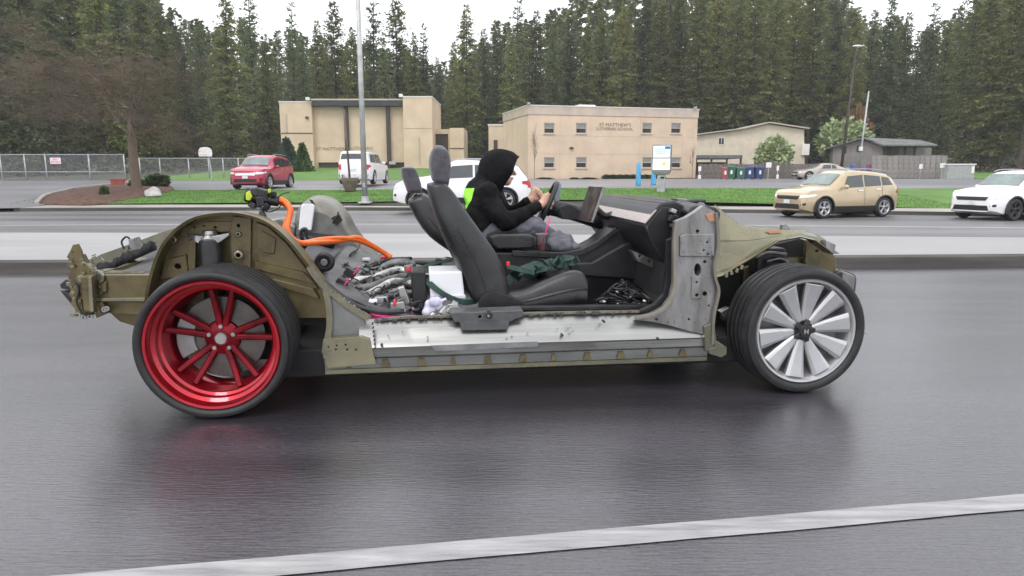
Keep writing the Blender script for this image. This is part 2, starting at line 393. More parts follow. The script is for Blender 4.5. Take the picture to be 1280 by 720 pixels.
# grass blades on the lawns seen nearest
rs = np.random.RandomState(3); vs = []; fs = []
for i in range(60000):
    x = rs.uniform(XA, 17); y = walk_back(x) + (lot_near(x) - walk_back(x)) * rs.rand(); z = gh(x, y) + .01
    a = rs.rand() * pi; w = .012; h = rs.uniform(.02, .055); k = len(vs)
    vs += [(x - w * cos(a), y - w * sin(a), z), (x + w * cos(a), y + w * sin(a), z), (x + rs.uniform(-.03, .03), y + rs.uniform(-.03, .03), z + h)]
    fs.append((k, k + 1, k + 2))
mb = MB(); mb.add(vs, fs); o = mb.build('grass_blades', M['grass_blade']); tag(o, 'short green grass blades on the roadside lawn', 'grass', kind='stuff')

# ================================================================== THE STRIPPED CAR
CO = gz(271, 525, 0); CFp = gz(1003, 493, 0)
CYAW = atan2(CFp.y - CO.y, CFp.x - CO.x)
E1 = Vector((cos(CYAW), sin(CYAW), 0)); E2 = Vector((-sin(CYAW), cos(CYAW), 0))
WBASE = (CFp - CO).length
def Q(u, v, y):                  # the point of the car's own plane y (metres inboard of the near tyre face) seen at (u, v)
    d = ray(u, v); rel = CAMP - CO; t = (y - rel.dot(E2)) / d.dot(E2); p = CAMP + d * t - CO
    return Vector((p.dot(E1), y, p.z))
def QP(pts, y, smooth=0, close=True):
    P = [Q(u, v, y) for u, v in pts]
    if smooth:
        P = crom(P + [P[0]], smooth)[:-1] if close else crom(P, smooth)
    return [(p.x, p.z) for p in P]
CAR = empty('stripped_car', CO, CYAW, 'stripped electric car chassis with one red and one silver wheel on the wet road', 'car')
def plate(name, pts, y, th, m, holes=(), bevel=0.004, smooth=0, parent=None, auto=None):
    mb = MB(); hs = []
    for h in holes:
        hs.append([(p.x, p.z) for p in (Q(a, b, y) for a, b in circ(h[0], h[1], h[2], 12, h[3] if len(h) > 3 else None))][::-1])
    mb.plate(QP(pts, y, smooth), hs, th, lambda a, b, d: (a, y + d, b))
    return mb.build(name, m, parent or CAR, bevel=bevel, auto=auto)
def qtube(name, pts, r, m, parent=None, n=8, sm=4, r_end=None, wob=0):
    mb = MB(); mb.tube([Q(*p) for p in pts], r, n, sm, r_end, wob)
    return mb.build(name, m, parent or CAR, smooth=True)

# ---- wheels: axle along y, outer face at y = 0
def tyre_mb(R, rim, w, grooves=4):
    mb = MB(); p = [(rim - .004, .030), (rim + .004, .006), (lerp(rim, R, .25), -.004), (lerp(rim, R, .5), -.007), (lerp(rim, R, .75), .000), (R - .016, .014), (R - .005, .030)]
    gw = .009; span = w - .08
    for g in range(grooves):
        c = .04 + span * (g + .5) / grooves
        p += [(R, c - gw), (R - .007, c - gw + .002), (R - .007, c + gw - .002), (R, c + gw)]
    p += [(R - .005, w - .030), (R - .016, w - .014), (lerp(rim, R, .75), w), (lerp(rim, R, .4), w + .006), (rim, w - .006), (rim - .004, w - .03)]
    mb.revolve(p, 72); return mb
def spoke(mb, ang, r0, r1, w0, w1, y0, y1, t0, t1, skew=0):
    a = Matrix.Rotation(ang, 3, 'Y'); rings = []
    for q in (0, .33, .66, 1):
        r = lerp(r0, r1, q); w = lerp(w0, w1, q); y = lerp(y0, y1, q ** 1.5); t = lerp(t0, t1, q); s_ = skew * q
        rings.append([a @ Vector((x, yy, r)) for x, yy in ((-w / 2 + s_, y + t * .25), (-w * .3 + s_, y), (w * .3 + s_, y), (w / 2 + s_, y + t * .25), (w / 2 + s_, y + t), (-w / 2 + s_, y + t))])
    mb.loft(rings)
def wheel(kind, loc, red):
    R, rim, w = (0.366, 0.316, 0.33) if red else (0.346, 0.282, 0.27)
    m = M['red_rim'] if red else M['silver_rim']
    root = empty(kind, loc); root.parent = CAR
    tyre_mb(R, rim, w, 5 if red else 4).build('tyre', M['tyre'], root, auto=50)
    mb = MB()
    if red:   # deep stepped dish
        mb.revolve([(rim - .002, .028), (rim + .002, .012), (rim - .004, .004), (rim - .016, .006), (rim - .020, .016), (rim - .024, .050), (rim - .040, .062), (rim - .043, .095), (rim - .055, .105), (rim - .058, .150), (rim - .07, .165), (rim - .072, .29), (rim - .01, .31)], 72)
    else:
        mb.revolve([(rim - .002, .028), (rim + .002, .010), (rim - .004, .002), (rim - .014, .004), (rim - .018, .016), (rim - .026, .026), (rim - .032, .06), (rim - .05, .10), (rim - .05, .22), (rim - .01, .25)], 72)
    ri = mb.build('rim', m, root, smooth=True, auto=40)
    if red:
        for k in range(10):
            s = MB(); spoke(s, 2 * pi * k / 10 + .42 + (.13 if k % 2 else -.13) * 0.9, .055, rim - .062, .036, .030, .175, .128, .035, .03)
            s.build('spoke', M['red_spoke'], root, bevel=.003)
        h = MB(); h.revolve([(0, .168), (.04, .168), (.045, .172), (.068, .176), (.085, .186), (.088, .22), (.05, .24), (0, .24)], 40); hub = h.build('hub', M['red_spoke'], root, auto=30)
        c = MB(); c.revolve([(0, .150), (.026, .151), (.031, .156), (.032, .172)], 28); c.build('centre_cap', M['steel'], root, auto=40)
        for k in range(5):
            a = 2 * pi * k / 5 + .3; n_ = MB(); n_.cyl((.060 * cos(a), .160, .060 * sin(a)), (.060 * cos(a), .19, .060 * sin(a)), .011, n=6); n_.build('lug_nut', M['steel'], root, bevel=.001)
        d = MB(); d.revolve([(.09, .20), (.205, .20), (.207, .204), (.207, .226), (.205, .23), (.09, .23)], 64, closed=True); d.build('brake_disc', M['disc'], root, auto=30)
        c = MB(); rings = []
        for q in np.linspace(-.5, .5, 9):
            a = pi + q; rings.append([(r * cos(a), y, r * sin(a)) for r, y in ((.135, .185), (.222, .185), (.222, .25), (.135, .25))])
        c.loft(rings); c.build('brake_caliper', M['alu_dull'], root, bevel=.006)
    else:
        for k in range(10):
            a = 2 * pi * k / 10 + .16
            s = MB(); spoke(s, a, .05, rim - .026, .044, .112, .034, .012, .04, .03)
            s.build('spoke', m, root, bevel=.005)
        b = MB(); b.revolve([(0, .10), (rim - .05, .10), (rim - .05, .11), (0, .11)], 48); b.build('backing_disc', M['silver_dark'], root)
        for k in range(5):                      # black star-shaped cover in the middle
            a = 2 * pi * k / 5 + .3; s = MB(); spoke(s, a, .0, .062, .046, .024, .012, .020, .02, .012); s.build('cover_arm', M['black_plastic'], root, bevel=.003)
        h = MB(); h.revolve([(0, .006), (.03, .008), (.036, .016), (.036, .035)], 28); h.build('centre_cap', M['black_plastic'], root, auto=40)
        l = MB()                                # small pale emblem on the cap: two uprights and a bar
        l.box((-.009, .005, 0), (.005, .003, .026)); l.box((.009, .005, 0), (.005, .003, .026)); l.box((0, .005, 0), (.014, .0031, .005))
        l.build('emblem', M['silver_rim'], root)
        d = MB(); d.revolve([(.09, .13), (.19, .13), (.19, .15), (.09, .15)], 48, closed=True); d.build('brake_disc', M['disc'], root)
    return root
WR = wheel('rear_wheel', (0, 0, 0.366), True)
WF = wheel('front_wheel', (WBASE, 0, 0.346), False)
WF['label'] = 'silver ten spoke front wheel'; WR['label'] = 'candy red deep dish rear wheel'
for w_, xx, R in ((WR, 0, .366), (WF, WBASE, .346)):      # far side wheels
    c = copy_tree(w_, CAR); c.location = (xx, 2.0, R); c.rotation_euler.z = pi
    if 'label' in c: c['label'] = c['label'].replace('wheel', 'wheel on the far side')

# ---- rocker sill, near and far
def sill(name, y0, sgn):
    prof = [(.26, Q(650, 391, .26).z), (.20, Q(650, 394, .20).z), (.17, Q(650, 401, .17).z), (.145, Q(650, 407, .145).z), (.115, Q(650, 425, .115).z), (.105, Q(650, 429, .105).z),
            (.112, Q(650, 431, .112).z), (.115, Q(650, 440, .115).z), (.15, Q(650, 442, .15).z), (.155, Q(650, 453, .155).z), (.165, Q(650, 455, .165).z), (.26, Q(650, 455, .26).z), (.26, Q(650, 420, .26).z)]
    x0, x1 = Q(404, 440, .12).x, Q(888, 430, .12).x; mb = MB(); N_ = 36
    for i in range(N_ + 1):
        pass
    rings = []
    xc_ = Q(448, 400, .14).x
    for x in sorted([lerp(x0, x1, i / N_) for i in range(N_ + 1)] + [xc_ - .001, xc_ + .001]):
        cut = x < xc_; R = []
        for k, (y, z) in enumerate(prof):
            dz = .0015 * noise.noise(Vector((x * 3, k * 2.3, 0)))
            zz = min(z, prof[4][1] + .012) if cut and k < 4 else z
            R.append((x, y0 + sgn * (y + dz * 1.4), zz + dz))
        rings.append(R)
    mb.loft(rings)
    return mb.build(name, M['alu'], CAR, auto=28), x0, x1, prof
sl_, SX0, SX1, SP = sill('rocker_sill', 0, 1); sill('rocker_sill', 2.0, -1)
# lower pinch flange with drain tabs and openings
mb = MB(); zt = SP[8][1]; zb = SP[10][1]
for i in range(11):
    x = lerp(SX0 + .12, SX1 - .15, i / 10 + .004 * (i % 3)); mb.box((x, .146, (zt + zb) / 2 + .006), (.045 if i % 3 else .028, .012, (zt - zb) * .6), taper=.6)
mb.build('sill_tab', M['olive'], CAR, bevel=.002)['kind'] = 'stuff'
mb = MB(); mb.box(((SX0 + SX1) / 2, .158, zb - .004), (SX1 - SX0, .006, .022)); mb.build('pinch_flange', M['olive_light'], CAR)
plate('olive_sill_end', [(404, 424), (452, 421), (462, 424), (470, 455), (410, 460), (402, 440)], .100, .05, M['olive_light'],
      [(411, 434, 1.5), (420, 437, 1.5), (421, 432, 1.2), (432, 431, 1.3), (434, 437, 1.5), (445, 437, 1.3)])
plate('sill_patch', [(538, 432), (672, 427), (673, 433), (545, 439)], .101, .004, M['sill_cut'], bevel=0)
for i in range(7):
    mb = MB(); p = Q(466 + .5 * i, 404 + i * 5.0, .118 - .0 * i); mb.cyl((p.x, p.y + .01, p.z), (p.x, .096, p.z), .0045, n=8); mb.build('rivet', M['black_plastic'], CAR)
for u, v in ((477, 431), (755, 402), (821, 399), (822, 423), (703, 419)):
    mb = MB(); p = Q(u, v, .10); mb.cyl((p.x, .13, p.z), (p.x, .093, p.z), .006, n=8); mb.build('rivet', M['black_plastic'], CAR)
M['dark_bracket'] = mat('dark_grey_bracket', (.12, .122, .125), .42, .4, .2, 9)
mb = MB(); mb.ribbon([Q(u, v, .19) for u, v in ((468, 401), (500, 397), (560, 395), (650, 392), (720, 390.5), (800, 389))], .012, .022, (0, 1, 0)); mb.build('sill_flange', mat('dirty_flange', (.27, .25, .20), .5, .4, .3, 14, .2, 60, col2=(.10, .085, .06)), CAR)
fr_ = random.Random(21); mb = MB()
for i in range(60):
    u = fr_.uniform(470, 800); p = Q(u, lerp(400, 389, (u - 470) / 330) + fr_.uniform(-1.5, 1.5), .175); mb.box(p, (fr_.uniform(.006, .02), .012, fr_.uniform(.004, .012)), Matrix.Rotation(fr_.uniform(-1, 1), 3, 'Y'))
mb.build('flange_clips', M['dark_bracket'], CAR)['kind'] = 'stuff'
mb = MB()
for i in range(13):                    # spot welds along the sill face
    q = fr_.random(); p = Q(lerp(480, 770, q), lerp(428, 420, q) - fr_.uniform(0, 14), .11); mb.cyl((p.x, .118, p.z), (p.x, .1065, p.z), .003, n=6)
mb.build('spot_welds', M['alu_dull'], CAR)['kind'] = 'stuff'
# bracket under the seat, on the sill
plate('seat_bracket', [(562, 391), (654, 388), (654, 396), (642, 400), (640, 402), (568, 403)], .122, .12, M['dark_bracket'], [(600, 396, 2)], bevel=.004)
plate('bracket_skirt', [(574, 402), (637, 401), (635, 412), (577, 413)], .110, .03, M['dark_bracket'], bevel=.005)
mb = MB(); p = Q(611, 393, .10); mb.cyl((p.x, .11, p.z), (p.x, .07, p.z), .018, n=14); mb.build('belt_anchor', M['black_plastic'], CAR, bevel=.003)
mb = MB(); mb.cyl((p.x - .005, .07, p.z), (p.x - .005, .062, p.z), .007, n=6); mb.build('bolt', M['steel'], CAR)

# ---- battery pack floor and keel
x0, x1 = Q(430, 440, .2).x, Q(880, 430, .2).x
mb = MB(); mb.box((WBASE / 2, 1.0, .205), (WBASE - .5, 1.56, .15)); mb.build('battery_pack', M['black_matte'], CAR, bevel=.01)
mb = MB(); mb.box(((x0 + x1) / 2 + .2, 1.0, .305), (x1 - x0 - .3, 1.5, .02)); mb.build('floor_pan', M['black_plastic'], CAR)
# subframes, arms and axles
for xx, R in ((0, .366), (WBASE, .346)):
    mb = MB(); mb.box((xx, 1.0, .27), (.6, .98, .24)); mb.build('subframe', M['black_matte'], CAR, bevel=.03)
    for s_ in (0, 1):
        yy = lambda y: y if not s_ else 2 - y
        for dx, z0, z1 in ((-.16, .26, .2), (.16, .26, .22), (0, .36, .46)):
            mb = MB(); mb.tube([(xx + dx, yy(.6), z0 + .02), (xx + dx * .7, yy(.42), (z0 + z1) / 2), (xx + dx * .2, yy(.27), z1)], .022, 8); mb.build('control_arm', M['black_plastic'], CAR, smooth=True)

# ---- rear wheelhouse
ARCH = [(179, 404), (180, 385), (186, 350), (196, 318), (212, 293), (235, 275), (262, 267), (298, 266), (332, 276), (360, 298), (386, 330), (405, 358), (411, 380), (413, 404)]
A1 = crom([Q(u, v, .21) for u, v in ARCH], 4)
cx = sum(p.x for p in A1) / len(A1)
mb = MB(); rows = []
for i, p in enumerate(A1):
    wv = .004 * noise.noise(Vector((i * .7, 0, 0)))
    def off(q, dy, sc): return (cx + (q.x - cx) * sc, dy, .5 + (q.z - .5) * sc)
    rows.append([off(p, .205 + wv, .972), off(p, .198 + wv, 1.0), off(p, .215, 1.003), off(p, .355, .99), off(p, .355, .98), off(p, .215, .992), off(p, .21, .976)])
mb.loft(rows); mb.build('arch_flange', M['olive'], CAR, auto=40)
HP = [(u + (2 if u < 290 else -3), v + 4) for u, v in ARCH]
holes = [(243, 284, 1.7), (255, 282.5, 1.2), (269, 284, 1.9, 1.5), (236, 293, 1.7), (298, 282, 2), (298, 293, 1.4), (298, 319, 2.6), (222, 333, 4.2, 3.2)]
mb = MB(); ph = [(cx + (p.x - cx) * .992, .5 + (p.z - .5) * .992) for p in A1]
ch = [(241, 291), (285, 290), (290, 318), (292, 362), (236, 362), (243, 322)]
hs = [[(p.x, p.z) for p in (Q(a, b, .34) for a, b in circ(h[0], h[1], h[2], 12, h[3] if len(h) > 3 else None))][::-1] for h in holes] + [[(p.x, p.z) for p in (Q(a, b, .34) for a, b in ch)][::-1]]
mb.plate(ph, hs, .012, lambda a, b, d: (a, .34 + d, b)); mb.build('wheelhouse_panel', M['olive'], CAR)
plate('backing_panel', [(u + (1 if u < 290 else -2), v + 2) for u, v in ARCH], .372, .006, M['black_matte'], bevel=0)
plate('recess_panel', [(238, 292), (288, 291), (294, 368), (234, 368)], .368, .003, M['olive'], bevel=0)
plate('recess_wall', [(236, 300), (245, 295), (243, 362), (232, 362)], .328, .04, M['olive'], bevel=.006)
plate('brace_panel', [(291, 270), (314, 272), (313, 345), (292, 345), (289, 318), (287, 292)], .318, .02, M['olive'], [(298, 282, 2), (298, 293, 1.4), (298, 319, 2.6)], bevel=.005)
plate('front_panel', [(320, 277), (334, 282), (358, 303), (382, 334), (399, 362), (330, 350), (322, 326)], .324, .014, M['olive'], bevel=.006)
plate('embossed_pad', [(327, 288), (345, 298), (343, 318), (328, 316)], .316, .01, M['olive'], bevel=.006)
plate('embossed_rib', [(318, 326), (380, 340), (396, 356), (318, 336)], .310, .02, M['olive'], bevel=.007)
plate('embossed_rib', [(320, 343), (392, 360), (400, 374), (322, 350)], .312, .02, M['olive'], bevel=.007)
plate('embossed_box', [(205, 325), (232, 318), (236, 345), (200, 350)], .318, .02, M['olive'], [(222, 333, 4.2, 3.2)], bevel=.007)
plate('top_pad', [(228, 284), (258, 277), (292, 277), (291, 288), (236, 296), (226, 296)], .327, .012, M['olive'], holes[:4], bevel=.004)
for u, v, r in ((298, 319, .024), (298, 293, .014), (217, 300, .016)):
    mb = MB(); p = Q(u, v, .312); mb.revolve([(r * .5, .002), (r, 0), (r * 1.1, .012)], 20, c=(p.x, .302, p.z)); mb.build('boss_ring', M['olive_light'], CAR, smooth=True)
# damper with its top mount
a = Q(262, 297, .30); b = Q(267, 372, .30)
mb = MB(); mb.revolve([(0, 0), (.052, 0), (.056, -.01), (.056, -.20), (.047, -.205), (.047, -.36), (0, -.36)], 28, 'z', c=(a.x, .30, a.z - .01)); mb.build('damper', M['black_plastic'], CAR, auto=40)
mb = MB(); mb.revolve([(0, .03), (.03, .028), (.036, .01), (.05, -.01), (.046, -.03), (0, -.03)], 24, 'z', c=(a.x, .30, a.z + .01))
for s_ in (-1, 1):
    mb.loft([[(a.x + s_ * q, .30 - t_, a.z + zz + .01), (a.x + s_ * q, .30 + t_, a.z + zz + .01), (a.x + s_ * q, .30 + t_, a.z + zz - th_), (a.x + s_ * q, .30 - t_, a.z + zz - th_)] for q, t_, zz, th_ in ((.02, .04, 0, .04), (.06, .03, .006, .025), (.098, .012, .014, .004))])
mb.build('damper_mount', M['steel'], CAR, bevel=.003)
# quarter panel ahead of the wheelhouse
plate('quarter_panel', [(400, 352), (412, 363), (432, 380), (452, 394), (457, 399), (455, 425), (409, 427), (412, 405)], .165, .03, M['grey_paint'], bevel=.004)
mb = MB(); mb.ribbon([Q(407, 362, .155), Q(411, 382, .155), Q(412, 405, .155), Q(409, 426, .155)], .03, .012, (0, 1, 0)); mb.build('arch_seam', M['olive_light'], CAR)
mb = MB(); mb.ribbon([Q(386, 333, .16), Q(400, 352, .16), Q(418, 368, .16), Q(440, 385, .16), Q(462, 398, .16)], .02, .03, (0, 0, 1)); mb.build('panel_flange', M['olive_light'], CAR)
for i in range(9):
    q = i / 8; p = Q(lerp(410, 462, q), lerp(360, 397, q), .145); mb = MB(); mb.cyl((p.x, .165, p.z), (p.x, .150, p.z), .005, n=8); mb.build('rivet', M['steel'], CAR)

# ---- rear frame end
plate('rear_rail', [(112, 343), (190, 343), (190, 374), (118, 374)], .42, .16, M['olive'], bevel=.008)
plate('rear_rail_lower', [(113, 377), (188, 377), (184, 394), (122, 391)], .44, .16, M['olive'], bevel=.008)
plate('rail_flange', [(115, 373), (192, 372), (192, 377), (115, 377)], .395, .08, M['olive_light'], bevel=.003)
jag = random.Random(4); left = []
for i in range(15):
    v = lerp(309, 392, i / 14); left.append((lerp(85, 93, sstep(max(0, (v - 350) / 50))) + (2.6 if i % 2 else -1.5) + jag.uniform(-1, 1), v))
end = [(91, 306), (97, 305)] + [(101, 313), (105, 328), (113, 337), (113, 345), (108, 352), (110, 372), (119, 379), (127, 392), (118, 394), (110, 397), (102, 397), (95, 395)] + left[::-1][1:-1]
plate('crash_plate', end, .39, .018, M['olive'], [(91, 316, .9), (92, 324, .9), (95, 334, 1.1), (97, 360, 1.0), (100, 384, 1.0)], bevel=.002)
plate('crash_box', [(100, 344), (116, 343), (118, 392), (104, 390)], .36, .22, M['olive'], bevel=.012)
plate('crash_rib', [(110, 346), (114, 346), (117, 390), (112, 390)], .345, .02, M['olive_light'], bevel=.003)
for i, (u, v) in enumerate(((97, 394), (104, 397), (112, 396), (116, 392), (130, 387), (133, 386))):
    mb = MB(); p = Q(u, v, .38); mb.revolve([(.006, -.004), (.014, -.004), (.014, .006), (.006, .006)], 14, c=(p.x, .385, p.z), closed=True); mb.build('mounting_eye', M['steel'], CAR)
plate('upper_rail', [(105, 330), (118, 336), (124, 343), (112, 345)], .44, .03, M['olive'], bevel=.004)
for (pts, y, th, m) in (([(96, 345), (104, 343), (106, 352), (98, 356)], .37, .05, 'olive_light'), ([(90, 358), (97, 356), (99, 372), (92, 374)], .375, .04, 'olive'), ([(94, 376), (101, 374), (104, 388), (97, 388)], .372, .04, 'olive'),
                        ([(118, 378), (128, 377), (134, 392), (120, 398)], .40, .12, 'olive'), ([(112, 338), (122, 338), (130, 345), (130, 352), (112, 350)], .40, .03, 'olive_light'), ([(126, 352), (133, 352), (133, 366), (126, 366)], .405, .03, 'olive'),
                        ([(100, 318), (106, 330), (116, 337), (112, 342), (102, 334)], .40, .06, 'olive'), ([(84, 344), (92, 342), (94, 348), (86, 350)], .40, .05, 'black_plastic')):
    plate('crash_bracket', pts, y, th, M[m], bevel=.005)
jb = random.Random(6); mb = MB()
for i in range(46):
    u, v = jb.uniform(88, 130), jb.uniform(318, 394); p = Q(u, v, .375 if u < 110 else .40); mb.box(p, (jb.uniform(.006, .02), .012, jb.uniform(.005, .018)), Matrix.Rotation(jb.uniform(-1, 1), 3, 'Y'))
mb.build('torn_metal_bits', M['olive_light'], CAR)['kind'] = 'stuff'
qtube('rear_wire', [(92, 350, .36), (98, 362, .35), (96, 378, .355), (104, 392, .36), (118, 392, .38)], .005, M['black_plastic'])
# far rail and rear cross panel
plate('far_rail', [(112, 326), (126, 318), (160, 306), (200, 291), (236, 280), (236, 300), (186, 312), (150, 324), (132, 334)], 1.55, .06, M['olive_light'], [(118, 324, 1.2)], bevel=.006)
mb = MB()
p0, p1 = Q(104, 338, .42), Q(108, 386, .42)
mb.loft([[(p0.x + .01 * sin(t * 9), y, p0.z - .03 + .012 * sin(t * 14)), (p0.x + .035, y, p0.z - .03), (p0.x + .035, y, p1.z + .02), (p0.x + .012 * cos(t * 11), y, p1.z)] for t, y in ((q / 12, lerp(.45, 1.6, q / 12)) for q in range(13))])
mb.build('rear_cross_panel', M['olive'], CAR, auto=30)
# boot floor: grey mat with crumpled black edge, tub below
cn = [Q(120, 341, .43), Q(192, 343, .43), Q(222, 296, 1.5), Q(140, 334, 1.5)]
mb = MB(); rows = []
for i in range(9):
    q = i / 8; r = []
    for j in range(9):
        s_ = j / 8; a = cn[0].lerp(cn[1], q); b = cn[3].lerp(cn[2], q); p = a.lerp(b, s_); r.append((p.x, p.y, p.z - .02 * sin(pi * s_)))
    rows.append(r)
mb.loft(rows, cap=False, closed=False)
o = mb.build('boot_mat', mat('dark_grey_felt', (0.075, 0.075, 0.08), 0.8, 0, .15, 14), CAR, smooth=True)
sm_ = o.modifiers.new('thick', 'SOLIDIFY'); sm_.thickness = .02
jr = random.Random(9); mb = MB()
rows = []
for i in range(25):
    q = i / 24; a = Q(lerp(124, 192, q), lerp(337, 307, q), 1.0)
    k = jr.uniform(-.005, .04); rows.append([(a.x, .96, a.z - .03), (a.x + jr.uniform(-.01, .01), .98 + jr.uniform(-.02, .02), a.z + k), (a.x, 1.03, a.z + k * .6), (a.x, 1.05, a.z - .03)])
mb.loft(rows); mb.build('torn_felt_edge', M['black_matte'], CAR, smooth=True)
qtube('wire_loop', [(155, 311, 1.1), (152, 302, 1.1), (158, 296, 1.1), (163, 301, 1.1), (161, 311, 1.1)], .006, M['black_plastic'])
plate('torn_bracket', [(160, 300), (172, 296), (177, 306), (184, 310), (170, 315), (162, 310)], 1.05, .03, M['alu_dull'], bevel=.003)
plate('boot_tub', [(134, 382), (190, 384), (186, 408), (168, 408), (148, 402), (138, 393)], .55, .85, M['olive'], bevel=.02)
# dark bumper brackets behind the crash plate
plate('bumper_bracket', [(74, 356), (82, 349), (92, 352), (92, 362), (76, 361)], .5, .1, M['black_plastic'], bevel=.006)
plate('bumper_bracket', [(74, 363), (92, 367), (95, 384), (90, 382)], .5, .1, M['black_plastic'], bevel=.006)
plate('bracket_tab', [(82, 353), (91, 352), (91, 357), (83, 358)], .49, .012, M['alu_dull'], bevel=.002)

# ---- far wheelhouse, seen across the car
AF = [(366, 300), (367, 272), (372, 256), (384, 248), (400, 247), (416, 254), (430, 270), (440, 288), (452, 304), (470, 322)]
pts = crom([Q(u, v, 1.5) for u, v in AF], 4); cxx = pts[len(pts) // 2].x - .05
mb = MB(); rows = []
for p in pts:
    R = []
    for dy, sc in ((-.12, .82), (-.10, .90), (-.04, .96), (.05, .985), (.22, 1.0), (.24, 1.01), (.26, 1.0)):
        R.append((cxx + (p.x - cxx) * sc, 1.55 + dy, .45 + (p.z - .45) * sc))
    rows.append(R)
mb.loft(rows, cap=False, closed=False)
mb.build('far_wheelhouse', mat('bare_grey_steel', (0.20, 0.188, 0.16), .42, .45, .2, 5, .05, 20), CAR, smooth=True)
mb = MB(); c0 = [(cxx + (p.x - cxx) * .83, .45 + (p.z - .45) * .83) for p in pts]
mb.plate(c0, [], .01, lambda a, b, d: (a, 1.428 + d, b)); mb.build('far_wheelhouse_face', M['grey_paint'], CAR)
plate('far_damper_cover', [(330, 276), (352, 272), (370, 282), (368, 300), (352, 304), (338, 300)], 1.42, .12, M['alu_dull'], bevel=.02)
plate('white_bracket', [(376, 257), (379, 255), (391, 255), (393, 258), (389, 288), (373, 288)], 1.38, .03, M['white_plastic'], bevel=.006)
plate('tab', [(386, 249), (390, 250), (394, 256), (391, 257)], 1.4, .02, M['black_plastic'], bevel=.002)
plate('hinge', [(414, 272), (424, 268), (428, 276), (420, 282)], 1.4, .04, M['black_plastic'], [(419, 275, 1.5)], bevel=.003)
qtube('hinge_wire', [(416, 279, 1.38), (421, 271, 1.37), (423, 265, 1.38)], .006, M['black_plastic'])

# ---- rear floor and machinery
def slab(name, c4, th, m, wav=.0, n=10, parent=None):
    mb = MB(); rows = []
    for i in range(n + 1):
        r = []
        for j in range(n + 1):
            p = c4[0].lerp(c4[1], i / n).lerp(c4[3].lerp(c4[2], i / n), j / n); r.append((p.x, p.y, p.z + wav * noise.noise(p * 5)))
        rows.append(r)
    mb.loft(rows, cap=False, closed=False); o = mb.build(name, m, parent or CAR, smooth=True)
    k = o.modifiers.new('thick', 'SOLIDIFY'); k.thickness = th; return o
slab('rear_floor', [Q(384, 349, .36), Q(530, 406, .26), Q(530, 331, 1.75), Q(330, 302, 1.75)], .02, mat('dark_floor_paint', (.09, .09, .092), .5, .2, .2, 6), .015)
slab('floor_pressing', [Q(392, 352, .42), Q(430, 372, .42), Q(480, 320, 1.5), Q(436, 305, 1.5)], .03, mat('grimy_grey_pressing', (.13, .13, .13), .45, .4, .3, 9, .1, 30, col2=(.05, .05, .05)), .05)
slab('motor_cover', [Q(372, 318, .75), Q(404, 334, .75), Q(440, 305, 1.6), Q(396, 298, 1.6)], .04, mat('dark_grey_cover', (0.085, 0.085, 0.092), .55), .03)
slab('black_cover', [Q(366, 300, 1.2), Q(418, 303, 1.2), Q(418, 292, 1.5), Q(372, 289, 1.5)], .05, M['black_plastic'], .03)
qtube('cable_loop', [(378, 300, 1.15), (376, 290, 1.15), (382, 286, 1.15), (384, 296, 1.15), (392, 300, 1.15)], .012, M['black_plastic'])
mb = MB(); p = Q(406, 327, .7); mb.revolve([(.02, 0), (.05, -.005), (.058, .01), (.05, .03), (.02, .02)], 24, c=(p.x, .68, p.z), closed=True); mb.build('motor_mount', M['black_plastic'], CAR, smooth=True)
mb = MB(); mb.cyl((p.x, .66, p.z), (p.x, .72, p.z), .02, n=12); mb.build('mount_bush', M['alu_dull'], CAR, bevel=.003)
hoses = [([(437, 372, .55), (446, 369, .55), (458, 369, .56), (473, 362, .6), (490, 353, .66), (506, 353, .7), (520, 356, .7)], .026, 'foil'),
         ([(424, 361, .75), (436, 353, .75), (450, 350, .76), (464, 349, .8), (482, 342, .86), (498, 338, .9), (518, 341, .9)], .026, 'foil'),
         ([(430, 352, .98), (444, 343, .98), (460, 340, 1.0), (474, 337, 1.02), (488, 330, 1.05), (502, 328, 1.05), (520, 331, 1.05)], .026, 'grey_hose'),
         ([(420, 368, .62), (440, 361, .62), (462, 358, .64), (484, 350, .7), (505, 345, .76), (520, 348, .76)], .020, 'grey_hose'),
         ([(442, 380, .45), (460, 378, .46), (480, 372, .5), (500, 366, .55), (516, 366, .55)], .018, 'grey_hose'),
         ([(450, 338, 1.15), (470, 331, 1.2), (490, 325, 1.25), (515, 324, 1.25)], .018, 'black_plastic')]
for pts, r, m in hoses: qtube('coolant_hose', pts, r * .95, M[m], n=12, sm=6, wob=.05 if m == 'grey_hose' else .03)
hz = random.Random(12)
qtube('edge_loom', [(384, 322, .40), (393, 340, .36), (410, 356, .32), (432, 374, .29), (452, 385, .27), (478, 390, .26), (505, 389, .26)], .014, M['black_plastic'], sm=5)
qtube('edge_loom', [(480, 322, 1.5), (500, 325, 1.4), (520, 328, 1.3), (545, 332, 1.3)], .012, M['black_plastic'])
qtube('edge_loom', [(434, 330, 1.2), (438, 318, 1.2), (446, 312, 1.3), (450, 305, 1.4)], .007, M['black_plastic'])
for u, v in ((427, 354), (438, 341)):
    p = Q(u, v, .62); mb = MB(); mb.box(p, (.065, .06, .045), Matrix.Rotation(.6, 3, 'Y')); o = mb.build('relay_box', M['black_plastic'], CAR, bevel=.004)
    mb = MB(); mb.box((p.x + .034, p.y, p.z - .015 + .03), (.008, .062, .048), Matrix.Rotation(.6, 3, 'Y')); mb.build('relay_strip', M['pink'], CAR)
mb = MB(); p = Q(458, 324, 1.2); mb.box(p, (.05, .03, .018)); mb.build('white_connector', M['white_plastic'], CAR, bevel=.003)
